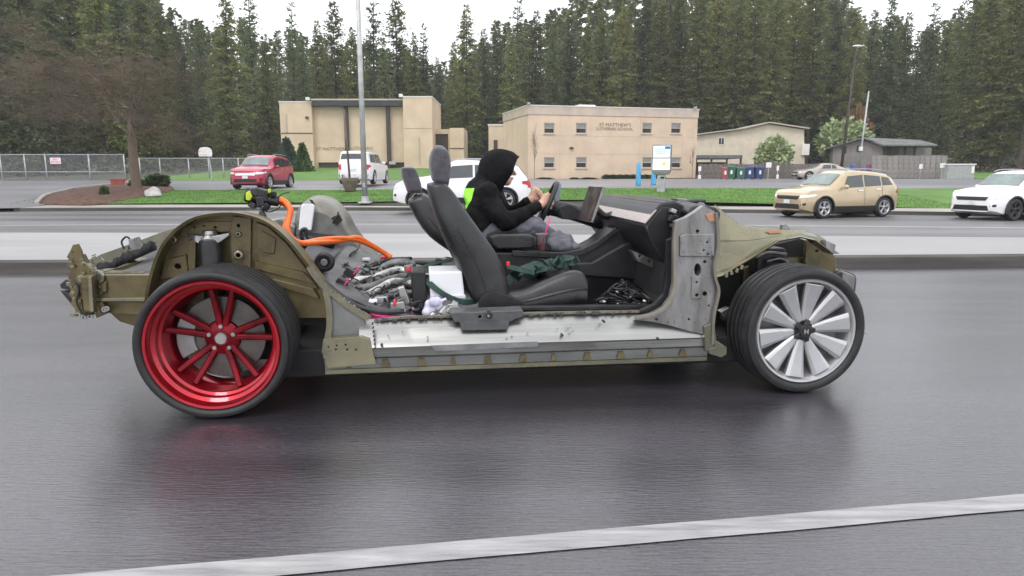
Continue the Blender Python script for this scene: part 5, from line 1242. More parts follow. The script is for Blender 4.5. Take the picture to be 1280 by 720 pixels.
# ================================================================== STREET FURNITURE
p = onground(456.5, 254); lp = empty('street_lamp', (p.x, p.y, gh(p.x, p.y)), 0, 'tall pale grey street lamp pole on the lawn beside the white pickup', 'street lamp')
mb = MB(); mb.cyl((0, 0, 0), (0, 0, 10), .12, .085, 20); mb.build('pole', M['pole_white'], lp, smooth=True)
mb = MB(); mb.box((0, 0, .03), (.5, .5, .06)); mb.cyl((0, 0, .05), (0, 0, .28), .17, .14, 20); mb.build('base', M['pole_white'], lp, bevel=.01)
for s_ in (-1, 1):
    for t_ in (-1, 1): mb = MB(); mb.cyl((s_ * .19, t_ * .19, .06), (s_ * .19, t_ * .19, .11), .02, n=6); mb.build('anchor_bolt', M['steel'], lp)
mb = MB(); mb.tube([(0, 0, 9.7), (-.05, -1, 10.2), (-.05, -2.4, 10.35)], .045, 8); mb.build('arm', M['pole_white'], lp, smooth=True)
mb = MB(); mb.sphere((-.05, -2.7, 10.33), (.16, .42, .09), 14, 8); mb.build('luminaire', M['pole_white'], lp, smooth=True)
mb = MB(); mb.box((0, -.13, .75), (.10, .02, .16)); mb.build('hand_hole_cover', M['galv'], lp, bevel=.004)
# brown pole rising out of a tapered barrel
p = onground(438, 240); bp_ = empty('planter_post', (p.x, p.y, gh(p.x, p.y)), 0, 'thin brown post standing in a brown tapered tub in front of the white pickup', 'post')
mb = MB(); mb.revolve([(0, 0), (.22, 0), (.26, .1), (.38, .45), (.42, .66), (.40, .68), (.35, .62), (0, .62)], 20, 'z'); mb.build('tub', mat('brown_tub', (.16, .12, .10), .8, 0, .2, 5, .3, 18), bp_, smooth=True)
mb = MB(); mb.cyl((0, 0, .5), (-.16, 0, 3.85), .05, .045, 10); mb.build('post', M['pole_brown'], bp_, smooth=True)
# electronic message sign
p = onground(826, 240); es = empty('message_sign', (p.x, p.y, gh(p.x, p.y)), -.30, 'grey cabinet roadside message sign with lit white and blue panels', 'sign')
def eh(v): return at(826, v, p.y).z - gh(p.x, p.y)
wd = .82
mb = MB(); mb.box((0, 0, (eh(181) + eh(214)) / 2), (wd, .5, eh(181) - eh(214))); mb.build('cabinet', mat('grey_sign_cabinet', (.25, .24, .25), .5, .2), es, bevel=.02)
zt, zm, zbm = eh(182), eh(198), eh(213)
for (z0, z1, c, nm) in ((zm + .03, zt - .02, (.62, .82, .84), 'upper_panel'), (zbm + .02, zm - .02, (.92, .93, .95), 'lower_panel')):
    mb = MB(); mb.box((0, -.262, (z0 + z1) / 2), (wd - .08, .02, z1 - z0)); pn = mb.build(nm, mat('lit_' + nm, c, .25, 0, .06, 3, emis=(*c, .35)), es, bevel=.004)
mb = MB(); mb.box((.25, -.275, zt - .10), (.22, .006, .12)); mb.build('blue_emblem', mat('blue_print', (.03, .16, .45), .4), es)
for i, s_ in enumerate((.44, .5, .4)): mb = MB(); mb.box((-.05, -.276, zt - .16 - i * .09), (s_, .005, .025)); mb.build('printed_line', mat('pale_teal_print', (.25, .42, .46), .4), es)
mb = MB(); mb.sphere((.12, -.268, lerp(zm, zbm, .45)), (.09, .012, .09), 14, 8); mb.build('yellow_emblem', mat('yellow_print', (.75, .72, .12), .4), es, smooth=True)
mb = MB(); mb.box((0, 0, eh(216)), (wd * .8, .4, .16), taper=1.25); mb.build('collar', mat('grey_collar', (.3, .3, .31), .5, .2), es, bevel=.02)
mb = MB(); mb.box((0, 0, eh(219) / 2), (wd * .42, .28, eh(217))); mb.build('pedestal', M['galv'], es, bevel=.02)
mb = MB(); mb.box((.06, -.15, eh(222)), (.16, .02, .08)); mb.build('access_slot', M['black_matte'], es)
# blue feather banners
for i, (u, v, lab) in enumerate(((797, 235, 'left blue feather banner on the lawn beside the message sign'), (816, 234, 'blue feather banner half hidden by the pedestal of the message sign'))):
    q = onground(u, v); hgt = at(u, 203 if i == 0 else 212, q.y).z - gh(q.x, q.y); b = empty('feather_banner', (q.x, q.y, gh(q.x, q.y)), -.2, lab, 'banner'); b['group'] = 'blue feather banners'
    mb = MB(); mb.cyl((-.11, 0, 0), (-.06, 0, hgt), .015, n=6); mb.build('pole', M['galv'], b)
    mb = MB(); mb.loft([[(-.10 + .04 * z, -.01 + .03 * sin(z * 5), z), (.13 * (1 - .35 * (z / hgt) ** 2) + .02, -.01 + .03 * sin(z * 5 + 1), z), (.13 * (1 - .35 * (z / hgt) ** 2) + .02, .005 + .03 * sin(z * 5 + 1), z), (-.10 + .04 * z, .005 + .03 * sin(z * 5), z)] for z in [lerp(.1, hgt, k / 8) for k in range(9)]])
    mb.build('flag', mat('sky_blue_fabric', (.10, .45, .80), .7), b, smooth=True)
# street lamp and leaning utility pole at the forest edge
p = at(1050, 222, 58); q = empty('street_lamp', (p.x, p.y, gh(p.x, p.y)), 0, 'dark slim street lamp rising in front of the forest right of the cream house', 'street lamp')
zt_ = at(1056, 62, 58).z - gh(p.x, p.y)
mb = MB(); mb.cyl((0, 0, -.2), (.5, 0, zt_), .13, .07, 10); mb.build('pole', M['brown_dark'], q, smooth=True)
mb = MB(); mb.tube([(.5, 0, zt_ - .1), (.45, -.4, zt_ + .1), (.2, -.8, zt_ + .12)], .05, 8); mb.build('arm', M['galv'], q, smooth=True)
mb = MB(); mb.sphere((.1, -1.0, zt_ + .1), (.42, .22, .09), 12, 8); mb.build('luminaire', M['white_trim'], q, smooth=True)
p = at(1076, 190, 66); q = empty('utility_pole', (p.x, p.y, gh(p.x, p.y)), 0, 'thin pale leaning pole in front of the grey house', 'pole')
mb = MB(); mb.cyl((-.1, 0, -.2), (at(1086, 114, 66).x - p.x, 0, at(1086, 114, 66).z - gh(p.x, p.y)), .10, .07, 8); mb.build('pole', M['pole_white'], q, smooth=True)
mb = MB(); w_ = at(1076, 186, 65.8); mb.box((w_.x - p.x, -.2, w_.z - gh(p.x, p.y)), (.3, .25, .4)); mb.build('meter_box', M['white_trim'], q, bevel=.02)
# wheelie bins
BC = {'red': (.34, .07, .08), 'green': (.02, .11, .06), 'teal': (.03, .13, .10), 'blue': (.025, .05, .16)}
BM = {k: mat(k + '_bin_plastic', c, .5, 0, .12, 4) for k, c in BC.items()}
def bin_(u, col, label, w=.62, h=1.05):
    p = at(u, 223, 57); b = empty('wheelie_bin', (p.x, p.y, gh(p.x, p.y)), random.uniform(-.15, .15), label, 'bin', 'wheelie bins in front of the board fence')
    mb = MB(); mb.loft([[(sx * w / 2 * k, sy * w / 2 * k, z) for sx, sy in ((-1, -1), (1, -1), (1, 1), (-1, 1))] for k, z in ((.78, .08), (1, h * .9))]); mb.build('bin_body', BM[col], b, bevel=.02)
    mb = MB(); mb.loft([[(-w * .53, -w * .56, h * .9), (w * .53, -w * .56, h * .9), (w * .53, w * .5, h * .9), (-w * .53, w * .5, h * .9)], [(-w * .45, -w * .45, h * .99), (w * .45, -w * .45, h * .99), (w * .45, w * .5, h * 1.02), (-w * .45, w * .5, h * 1.02)]]); mb.build('lid', BM[col], b, bevel=.02)
    mb = MB(); mb.box((0, -w * .46, h * .55), (.16, .02, .30)); mb.build('white_sticker', M['white_trim'], b)
    for s_ in (-1, 1): mb = MB(); mb.cyl((s_ * w * .38, w * .42, .1), (s_ * w * .48, w * .42, .1), .1, n=12); mb.build('wheel', M['black_plastic'], b)
for u, c, l, w, h in ((905.5, 'red', 'narrow red wheelie bin, leftmost of the bins by the board fence', .5, 1.0), (913, 'green', 'green wheelie bin next to the red one', .68, 1.08), (924, 'teal', 'wide teal green bin in the middle of the row', .75, .98), (936, 'blue', 'dark blue bin beside the teal one, left of the last bin', .62, 1.05), (948, 'blue', 'rightmost dark blue bin at the end of the row of bins', .72, 1.05)): bin_(u, c, l, w, h)
# small signs and reflector posts
def small_sign(u, v0, v1, Y, w, label, m, post=True, h=None):
    p = at(u, v1, Y); e = empty('small_sign', (p.x, p.y, gh(p.x, p.y)), 0, label, 'sign'); zt = at(u, v0, Y).z - gh(p.x, p.y); zb_ = zt - (h or .4)
    mb = MB(); mb.cyl((0, .03, -.1), (0, .03, zt), .03, n=6); mb.build('post', M['galv'], e)
    mb = MB(); mb.box((0, 0, (zt + zb_) / 2), (w, .03, zt - zb_)); mb.build('plate', m, e, bevel=.005); return e
small_sign(960, 203, 222, 55, .42, 'small pale square sign right of the wheelie bins', M['white_trim'])
e = small_sign(971.5, 207, 224, 52, .18, 'slim post with two white reflectors in front of the flowering shrub', M['white_trim'], h=.36)
mb = MB(); mb.box((0, -.03, .3), (.18, .03, .3)); mb.build('plate', M['white_trim'], e, bevel=.01)
e = small_sign(874, 208, 226, 54, .22, 'slim post with two white reflectors at the right corner of the two storey building', M['white_trim'], h=.36)
mb = MB(); mb.box((0, -.03, .25), (.22, .03, .3)); mb.build('plate', M['white_trim'], e, bevel=.01)
small_sign(1150, 205, 220, 60, .3, 'small white notice on the left part of the pale grey board fence', M['white_trim'])
small_sign(1177, 204, 220, 60, .45, 'small white notice near the right end of the pale grey board fence', M['white_trim'])
# pale utility cabinet at the right
p = at(1196, 221, 60); e = empty('utility_cabinet', (p.x, p.y, gh(p.x, p.y) - .1), 0, 'long pale green grey utility cabinet at the right end of the grey fence', 'cabinet')
mb = MB(); mb.box((0, 0, .65), (2.3, 1.0, 1.25)); mb.build('cabinet_body', mat('pale_cabinet', (.36, .39, .37), .6, 0, .1, 2), e, bevel=.03)
mb = MB(); mb.box((0, 0, 1.33), (2.45, 1.15, .1)); mb.build('lid', M['white_trim'], e, bevel=.02)
for i in range(4): mb = MB(); mb.box((-.85 + .55 * i, -.51, .62), (.46, .02, 1.0)); mb.build('door', mat('cabinet_door', (.33, .36, .34), .6), e, bevel=.01)
mb = MB(); mb.box((.98, -.53, .9), (.24, .03, .6)); mb.build('label', M['white_trim'], e)
# colourful bunting heap by the grey house
p = at(1072, 218, 64); e = empty('toy_slide', (p.x, p.y, gh(p.x, p.y)), 0, 'low colourful plastic play equipment against the grey house wall', 'play equipment')
for i, c in enumerate(((.05, .30, .28), (.10, .12, .35), (.35, .08, .15), (.08, .25, .3), (.28, .1, .25))):
    mb = MB(); mb.box((-1.0 + i * .5, 0, .45 + .15 * sin(i * 2)), (.46, .5, .9 + .3 * sin(i * 2)), taper=.8); mb.build('panel', mat('play_plastic', c, .6), e, bevel=.05)
# boulder and red block on the planting bed
M['rock'] = mat('pale_boulder', (.50, .47, .47), .8, 0, .15, 3, .4, 10)
def rock(name, label, u, v, size, m, cat='rock'):
    q = onground(u, v); bm = bmesh.new(); bmesh.ops.create_icosphere(bm, subdivisions=4, radius=1)
    for w in bm.verts:
        n_ = 1 + .25 * noise.noise(w.co * 1.3 + Vector((u, 0, 0))) + .06 * noise.noise(w.co * 5); w.co = Vector((w.co.x * size[0], w.co.y * size[1], max(-.2, w.co.z) * size[2])) * n_
    me = bpy.data.meshes.new(name); bm.to_mesh(me); bm.free(); me.materials.append(m); me.polygons.foreach_set('use_smooth', [True] * len(me.polygons))
    o = bpy.data.objects.new(name, me); COL.objects.link(o); o.location = (q.x, q.y, gh(q.x, q.y) + .1); return tag(o, label, cat)
rock('boulder', 'pale rounded boulder at the tip of the lawn', 192, 246, (.36, .3, .32), M['rock'])
rock('boulder', 'low pinkish grey stone beside the red planter on the bark bed', 163, 234, (.35, .3, .32), mat('pink_stone', (.33, .22, .21), .8, 0, .2, 4, .3, 10))
q = onground(149, 234); e = empty('red_planter', (q.x, q.y, gh(q.x, q.y) + .1), .2, 'low brick red planter tub on the bark bed', 'planter')
mb = MB(); mb.loft([[(sx * .34 * k, sy * .26 * k, z) for sx, sy in ((-1, -1), (1, -1), (1, 1), (-1, 1))] for k, z in ((.85, -.1), (1, .28), (1.08, .29), (1.08, .36), (.95, .36), (.9, .3))]); mb.build('tub', mat('brick_red_tub', (.38, .10, .08), .75, 0, .15, 4), e, bevel=.01)

# ================================================================== CARS BEYOND
from mathutils.bvhtree import BVHTree
M['car_black'] = mat('black_trim', (.018, .018, .02), .45)
M['car_glass'] = mat('car_glass', (.035, .045, .048), .06, 0, .1, 2, spec=.9)
M['wind_glass'] = mat('pale_windscreen', (.16, .21, .20), .05, 0, .2, 2, spec=1.0)
M['lamp_clear'] = mat('headlamp_glass', (.80, .82, .84), .12, 0.3)
M['lamp_red'] = mat('tail_lamp', (.55, .012, .03), .2)
M['plate'] = mat('number_plate', (.7, .74, .76), .5)
M['chrome'] = mat('chrome', (.75, .75, .76), .15, .95)
PAINT = {k: mat(k + '_car_paint', c, .32, mt, .03, 2, coat=.8) for k, c, mt in (('gold', (.50, .40, .255), .4), ('white', (.80, .80, .81), 0), ('crimson', (.42, .015, .06), .3), ('tan', (.42, .36, .31), .4))}
PROF = {
 'suv': dict(top=[(-.5, .40), (-.495, .55), (-.47, .64), (-.41, .865), (-.35, .935), (-.2, .98), (-.02, 1.0), (.05, .985), (.11, .93), (.245, .675), (.33, .645), (.43, .59), (.48, .53), (.496, .45), (.5, .36)], belt=[(-.5, .68), (-.3, .655), (.25, .585)], ws=(.245, .10), rw=(-.462, -.412), side=[(-.385, -.275), (-.26, -.09), (-.075, .13)]),
 'van': dict(top=[(-.5, .45), (-.495, .60), (-.49, .66), (-.468, .96), (-.44, .99), (-.1, 1.0), (0, 1.0), (.04, .98), (.09, .93), (.19, .66), (.25, .62), (.44, .58), (.49, .52), (.497, .45), (.5, .38)], belt=[(-.5, .64), (.25, .60)], ws=(.185, .065), rw=(-.487, -.470), side=[(-.42, -.22), (-.20, -.06), (-.05, .08)]),
 'sedan': dict(top=[(-.5, .40), (-.49, .60), (-.46, .68), (-.36, .70), (-.20, .95), (-.1, .995), (0, 1.0), (.05, .98), (.10, .93), (.24, .66), (.32, .64), (.44, .57), (.49, .48), (.5, .38)], belt=[(-.5, .66), (.3, .60)], ws=(.235, .08), rw=(-.35, -.20), side=[(-.20, -.10), (-.085, .10)]),
}
def make_car(name, label, kind, L_, W_, H_, paint, loc, rz, wx=(-.31, .315), wr=.35, cat='car', rim='silver_rim', detail=True, grille='black', clad=True):
    pr = PROF[kind]; root = empty(name, loc, rz, label, cat)
    topf = lambda x: interp(x, pr['top']) * H_; beltf = lambda x: interp(x, pr['belt']) * H_
    AR = wr * 1.15; arch_x = [w + k * AR / L_ for w in wx for k in (-1.02, -1, -.95, -.86, -.7, -.48, -.22, 0, .22, .48, .7, .86, .95, 1, 1.02)]
    st = sorted(set([p[0] for p in pr['top']] + [-.5 + i / 30 for i in range(31)] + arch_x)); arch_st = []; mb = MB(); rings = []
    for x in st:
        e = abs(x); wf = 1 - .10 * sstep((e - .36) / .13) - .16 * sstep((e - .455) / .045); w = W_ / 2 * wf
        t = topf(x); b = .19 * H_ / 1.7 + (.06 * H_ * sstep((e - .40) / .1)); bl = min(beltf(x), t - .03 * H_ * sstep((e - .45) / .05) - .012)
        gg = sstep((t - bl - .02) / (.20 * H_))                      # how far this station is part of the cabin
        half = [(0, b), (.80 * w, b), (.95 * w, b + .04), (.995 * w, lerp(b, bl, .32)), (1.0 * w, lerp(b, bl, .55)), (.975 * w, lerp(b, bl, .8)), (.955 * w, bl), (lerp(.93, .90, gg) * w, lerp(bl, t, .3 if gg else .5)),
                (lerp(.86, .80, gg) * w, t - lerp(.008, .075, gg)), (lerp(.74, .70, gg) * w, t - lerp(.0, .018, gg)), (.35 * w, t + .012), (0, t + .02)]
        az = max([sqrt(max(0, AR * AR - ((x - w_) * L_) ** 2)) + wr * .98 if abs((x - w_) * L_) <= AR * 1.0001 else 0 for w_ in wx]); arch_st.append(az > 0)
        if az > 0:
            half[1] = (.66 * w, b); half[2] = (.66 * w, max(az, b)); half[3] = (.985 * w, max(az, b)); half[4] = (1.0 * w, max(half[4][1], az + .03)); half[5] = (half[5][0], max(half[5][1], az + .06))
        rings.append([(x * L_, y, z) for y, z in half] + [(x * L_, -y, z) for y, z in half[-2:0:-1]])
    mb.loft(rings)
    mb.m = [1 if i < 22 * (len(st) - 1) and (arch_st[i // 22] or arch_st[i // 22 + 1]) and i % 22 in (1, 2, 19, 20) else 0 for i in range(len(mb.f))]
    body = mb.build('body', [PAINT[paint], M['car_black']], root, auto=32)
    tree = BVHTree.FromPolygons([Vector(v) for v in mb.v], mb.f)
    xs_ = [w * L_ for w in wx]; dg_ = None
    def drape(pname, quad, direc, m, off=.008, nx=8, nz=6, parent=None):
        """quad of (a, b) corners: a runs along the car for sides or across it for the ends; b is height"""
        vs, fs = [], []; ok = True
        for i in range(nx + 1):
            for j in range(nz + 1):
                q, r = i / nx, j / nz; a = lerp(lerp(quad[0][0], quad[1][0], q), lerp(quad[3][0], quad[2][0], q), r); b = lerp(lerp(quad[0][1], quad[1][1], q), lerp(quad[3][1], quad[2][1], q), r)
                if direc in ('L', 'R'): o = Vector((a, 3 if direc == 'L' else -3, b)); d = Vector((0, -1 if direc == 'L' else 1, 0))
                elif direc in ('F', 'B'): o = Vector((5 if direc == 'F' else -5, a, b)); d = Vector((-1 if direc == 'F' else 1, 0, 0))
                else: o = Vector((b, a, 4)); d = Vector((0, 0, -1))
                h = tree.ray_cast(o, d)
                if h[0] is None: ok = False; vs.append(o); continue
                vs.append(h[0] - d * off)
        for i in range(nx):
            for j in range(nz):
                k = i * (nz + 1) + j; fs.append((k, k + nz + 1, k + nz + 2, k + 1))
        if not ok: return None
        g = MB(); g.add(vs, fs); o = g.build(pname, m, parent or root, smooth=True); return o
    sides = ('L', 'R')
    for sd in sides:
        for k, (a, b) in enumerate(pr['side']):
            a_, b_ = a * L_, b * L_; mg = .045 * H_
            def tz(x): return min(topf(x / L_) - .085 * H_, H_ * .92)
            low = lambda x: beltf(x / L_) + .03 * H_
            q = [(a_, low(a_)), (b_, low(b_)), (b_ - (.10 * L_ * .55 if k == len(pr['side']) - 1 else 0), tz(b_ - (.055 * L_ if k == len(pr['side']) - 1 else 0))), (a_ + (.03 * L_ if k == 0 else 0), tz(a_ + (.03 * L_ if k == 0 else 0)))]
            drape('side_window', q, sd, M['car_glass'], .010)
        if clad: drape('lower_cladding', [(-.44 * L_, .215 * H_ / 1.7), (.44 * L_, .215 * H_ / 1.7), (.44 * L_, .235 * H_), (-.44 * L_, .235 * H_)], sd, M['car_black'], .006, 30, 2) if False else None
        for k in range(len(pr['side'])):
            x = pr['side'][k][0] * L_ - .012 * L_
            if k or len(pr['side']) < 3: drape('door_seam', [(x, .26 * H_), (x + .012, .26 * H_), (x + .012, beltf(x / L_)), (x, beltf(x / L_))], sd, M['car_black'], .004, 1, 8)
        for (a, b) in pr['side'][-2:]:
            x = a * L_ + .05; z = beltf(a) - .09; h = drape('door_handle', [(x, z), (x + .2, z), (x + .2, z + .035), (x, z + .035)], sd, M['chrome'] if paint != 'white' else PAINT[paint], .03, 2, 1)
        x = wx[0] * L_ + wr * 1.25; x2 = wx[1] * L_ - wr * 1.25
        drape('rocker_trim', [(x, .255 * H_), (x2, .255 * H_), (x2, .135 * H_), (x, .135 * H_)], sd, M['car_black'], .012, 6, 3) if clad else None
        sgn = 1 if sd == 'L' else -1; mx = pr['side'][-1][1] * L_ + .02; mz = beltf(mx / L_) + .05
        g = MB(); g.sphere((mx, sgn * (W_ / 2 + .07), mz + .04), (.06, .11, .075), 12, 8); g.build('mirror', PAINT[paint], root, smooth=True)
        # roof rail
        if kind != 'sedan':
            g = MB(); g.tube([(-.36 * L_, sgn * W_ * .355, H_ * .99), (-.2 * L_, sgn * W_ * .355, H_ * 1.025), (0, sgn * W_ * .355, H_ * 1.025), (.08 * L_, sgn * W_ * .35, H_ * .985)], .015, 6); g.build('roof_rail', M['galv'], root, smooth=True)
    a, b = pr['ws']
    ww = .66 * W_ / 2
    def band(nm_, x0, x1, w0, w1, m, off=.012):
        vs, fs = [], []; n = 8
        for i in range(n + 1):
            x = lerp(x0, x1, i / n); w = lerp(w0, w1, i / n)
            for j in range(9): y = lerp(-w, w, j / 8); vs.append((x * L_ + (off if x > 0 else -off), y, topf(x) + .02 - (abs(y) / (W_ / 2)) ** 3 * .05 + .004))
        for i in range(n):
            for j in range(8): k = i * 9 + j; fs.append((k, k + 1, k + 10, k + 9))
        g = MB(); g.add(vs, fs); return g.build(nm_, m, root, smooth=True)
    band('windscreen', a - .012, b + .015, ww * 1.12, ww * 1.0, M['wind_glass'])
    band('rear_window', pr['rw'][0] + .004, pr['rw'][1] - .002, ww * 1.05, ww * .95, M['car_glass'], .02)
    z_h = .50 * H_
    # front details
    gm = M['car_black'] if grille == 'black' else M['chrome']
    drape('grille', [(-.26 * W_, .40 * H_), (.26 * W_, .40 * H_), (.30 * W_, .475 * H_), (-.30 * W_, .475 * H_)], 'F', gm, .012)
    drape('lower_intake', [(-.33 * W_, .20 * H_), (.33 * W_, .20 * H_), (.30 * W_, .30 * H_), (-.30 * W_, .30 * H_)], 'F', M['car_black'], .010)
    drape('number_plate', [(-.14, .31 * H_), (.14, .31 * H_), (.14, .39 * H_), (-.14, .39 * H_)], 'F', M['plate'], .025, 2, 2)
    for s_ in (-1, 1):
        drape('headlight', [(s_ * .30 * W_, .43 * H_), (s_ * .425 * W_, .44 * H_), (s_ * .43 * W_, .50 * H_), (s_ * .31 * W_, .49 * H_)], 'F', M['lamp_clear'], .012, 6, 4)
        sd = 'L' if s_ > 0 else 'R'
        drape('headlight', [(.395 * L_, .475 * H_), (.478 * L_, .435 * H_), (.478 * L_, .49 * H_), (.395 * L_, .515 * H_)], sd, M['lamp_clear'], .008, 6, 3)
        drape('tail_light', [(s_ * .33 * W_, .44 * H_), (s_ * .425 * W_, .45 * H_), (s_ * .42 * W_, .60 * H_), (s_ * .34 * W_, .60 * H_)], 'B', M['lamp_red'], .012, 4, 4)
        drape('tail_light', [(-.482 * L_, .49 * H_), (-.43 * L_, .53 * H_), (-.43 * L_, .58 * H_), (-.482 * L_, .59 * H_)], sd, M['lamp_red'], .008, 4, 3)
        drape('fog_light', [(s_ * .35 * W_, .27 * H_), (s_ * .42 * W_, .28 * H_), (s_ * .42 * W_, .33 * H_), (s_ * .35 * W_, .31 * H_)], 'F', M['car_black'], .008, 2, 2)
    drape('rear_bumper', [(-.40 * W_, .21 * H_), (.40 * W_, .21 * H_), (.42 * W_, .30 * H_), (-.42 * W_, .30 * H_)], 'B', M['car_black'] if kind != 'van' else M['chrome'], .03)
    drape('number_plate', [(-.15, .40 * H_), (.15, .40 * H_), (.15, .47 * H_), (-.15, .47 * H_)], 'B', M['plate'], .014, 2, 2)
    g = MB(); g.box((0, 0, wr * .9), (L_ * .8, W_ * .72, wr * .7)); g.build('underbody', M['car_black'], root)
    # wheels
    proto = None
    for x in xs_:
        for s_ in (-1, 1):
            if proto is None:
                w = empty('wheel', (x, s_ * (W_ / 2 - .01), wr)); w.parent = root; tw = .22
                tyre_mb(wr, wr * .70, tw, 3).build('tyre', M['tyre'], w, auto=50)
                g = MB(); g.revolve([(wr * .70, .02), (wr * .705, .002), (wr * .66, .006), (wr * .62, .05), (wr * .6, .14), (0, .14)], 28); g.build('rim', M[rim], w, smooth=True)
                for k in range(5):
                    for sk in (-.035, .035): g = MB(); spoke(g, 2 * pi * k / 5, .02, wr * .66, .035, .045, .02, .01, .03, .02, sk); g.build('spoke', M[rim], w)
                g = MB(); g.revolve([(0, .012), (.05, .014), (.06, .03), (.06, .06)], 16); g.build('hub_cap', M[rim], w, smooth=True)
                bk = MB(); bk.revolve([(0, .11), (wr * .62, .11), (wr * .62, .13), (0, .13)], 20); bk.build('wheel_back', M['black_matte'], w)
                proto = w
                if s_ > 0: w.rotation_euler.z = pi
            else:
                w = copy_tree(proto, root); w.location = (x, s_ * (W_ / 2 - .01), wr); w.rotation_euler.z = pi if s_ > 0 else 0
    if clad:
        for x in xs_:
            for s_ in (-1, 1):      # dark lip round the wheel opening
                g = MB(); rg_ = []
                for k in range(19):
                    a = lerp(-.25, pi + .25, k / 18); rg_.append([(x + r * cos(a), s_ * y, wr * .98 + r * sin(a)) for r, y in ((AR * .99, W_ / 2 * .93), (AR * .985, W_ / 2 + .012), (AR * 1.10, W_ / 2 + .010), (AR * 1.12, W_ / 2 * .97))])
                g.loft(rg_); g.build('wheel_arch', M['car_black'], root)
    return root
def car_at(u, v, z, off_local, L_, rz, **k):
    """places a car so that its local ground point off_local stands where (u, v) meets level z"""
    p = gz(u, v, z); c, s = cos(rz), sin(rz); ox, oy = off_local
    return (p.x - (ox * c - oy * s), p.y - (ox * s + oy * c), z)
# gold SUV: heading left, nose turned towards the camera
L_, W_, H_ = 4.15, 1.75, 1.56; rz = pi + radians(20)
loc = car_at(1030, 273.5, ZF, (.315 * L_, W_ / 2 - .01), L_, rz)
make_car('parked_car', 'champagne gold SUV with silver wheels rolling along the far lane', 'suv', L_, W_, H_, 'gold', loc, rz, wx=(-.305, .315), wr=.335)['category'] = 'car'
L_, W_, H_ = 4.3, 1.8, 1.55; rz = pi + radians(20)
loc = car_at(1268, 276, ZF, (.315 * L_, W_ / 2 - .01), L_, rz)
make_car('parked_car', 'white SUV with black wheels and black grille cut by the right edge', 'suv', L_, W_, H_, 'white', loc, rz, wx=(-.305, .315), wr=.345, rim='black_plastic')
# white SUV behind the driver, at the kerb
L_, W_, H_ = 5.0, 1.95, 1.78; rz = pi + radians(4)
p = gz(632, 261, -.1); c, s = cos(rz), sin(rz); ox, oy = -.31 * L_, W_ / 2
lw = (p.x - (ox * c - oy * s), p.y + .1 - (ox * s + oy * c), gh(p.x, p.y) + .04)
make_car('parked_car', 'white SUV with roof rails waiting at the kerb behind the driver', 'suv', L_, W_, H_, 'white', lw, rz, wr=.37)
# crimson SUV facing the camera
q = onground(310, 237.5); rz = -pi / 2 - radians(3); L_, W_, H_ = 4.5, 1.85, 1.72
make_car('parked_car', 'crimson SUV facing the road in the left parking lot', 'suv', L_, W_, H_, 'crimson', (q.x + .1, q.y + L_ * .45, gh(q.x, q.y + 1.5) + .0), rz, wr=.36, grille='chrome')
# white pickup seen from behind
q = onground(450, 234); rz = pi / 2 - radians(2); L_, W_, H_ = 5.0, 1.95, 1.80
pk = make_car('pickup_truck', 'white pickup with a cap seen from behind, beside the street lamp', 'van', L_, W_, H_, 'white', (q.x - .2, q.y + L_ * .45, gh(q.x, q.y + 1.5) + .12), rz, wr=.38, cat='pickup', clad=False)
# tan sedan at the fence
q = at(1026, 222, 56); rz = pi + radians(3); L_, W_, H_ = 4.4, 1.75, 1.30
make_car('parked_car', 'small tan saloon parked by the board fence behind the gold SUV', 'sedan', L_, W_, H_, 'tan', (q.x, q.y, gh(q.x, q.y)), rz, wr=.31)
for o in list(COL.objects):
    if o.name.startswith('parked_car') and not o.parent: o['category'] = 'car'

# ================================================================== TREES AND SHRUBS
def leafy(m, amt=.35):
    """lets daylight through thin foliage: part of the surface is translucent"""
    nt = m.node_tree; b = nt.nodes['Principled BSDF']; out = [n for n in nt.nodes if n.type == 'OUTPUT_MATERIAL'][0]
    tr = nt.nodes.new('ShaderNodeBsdfTranslucent'); mx = nt.nodes.new('ShaderNodeMixShader'); mx.inputs[0].default_value = amt
    nt.links.new(b.inputs['Base Color'].links[0].from_socket, tr.inputs['Color']); nt.links.new(b.outputs[0], mx.inputs[1]); nt.links.new(tr.outputs[0], mx.inputs[2]); nt.links.new(mx.outputs[0], out.inputs['Surface']); return m
def tree_mat(name, c1, c2, rand=.35):
    return leafy(mat(name, c1, .8, 0, .2, .9, col2=c2, objrand=rand, spec=.15))
M['needle'] = tree_mat('pine_needles', (.23, .25, .085), (.12, .142, .055))
M['needle_blue'] = tree_mat('fir_needles', (.18, .22, .105), (.09, .122, .060))
M['needle_yellow'] = tree_mat('yellow_green_needles', (.26, .26, .085), (.14, .155, .055))
M['needle_far'] = mat('far_needles', (.21, .235, .105), .8, 0, .2, .12, col2=(.125, .15, .07), spec=.15, world=True); leafy(M['needle_far'])
M['bark'] = mat('conifer_bark', (.075, .052, .040), .9, 0, .3, 3, .4, 12)
M['bark_red'] = mat('pine_bark', (.15, .085, .06), .9, 0, .3, 3, .4, 12)
M['bark_bare'] = mat('bare_twig_bark', (.21, .155, .115), .9, 0, .25, 1.2)
M['leaf_green'] = mat('shrub_leaves', (.07, .13, .03), .7, 0, .3, 3, col2=(.03, .06, .015))
M['leaf_spring'] = mat('pale_spring_leaves', (.40, .46, .24), .7, 0, .2, 3, col2=(.20, .27, .12))
M['leaf_blue'] = mat('blue_spruce_needles', (.075, .125, .085), .7, 0, .2, 3, col2=(.03, .06, .04))

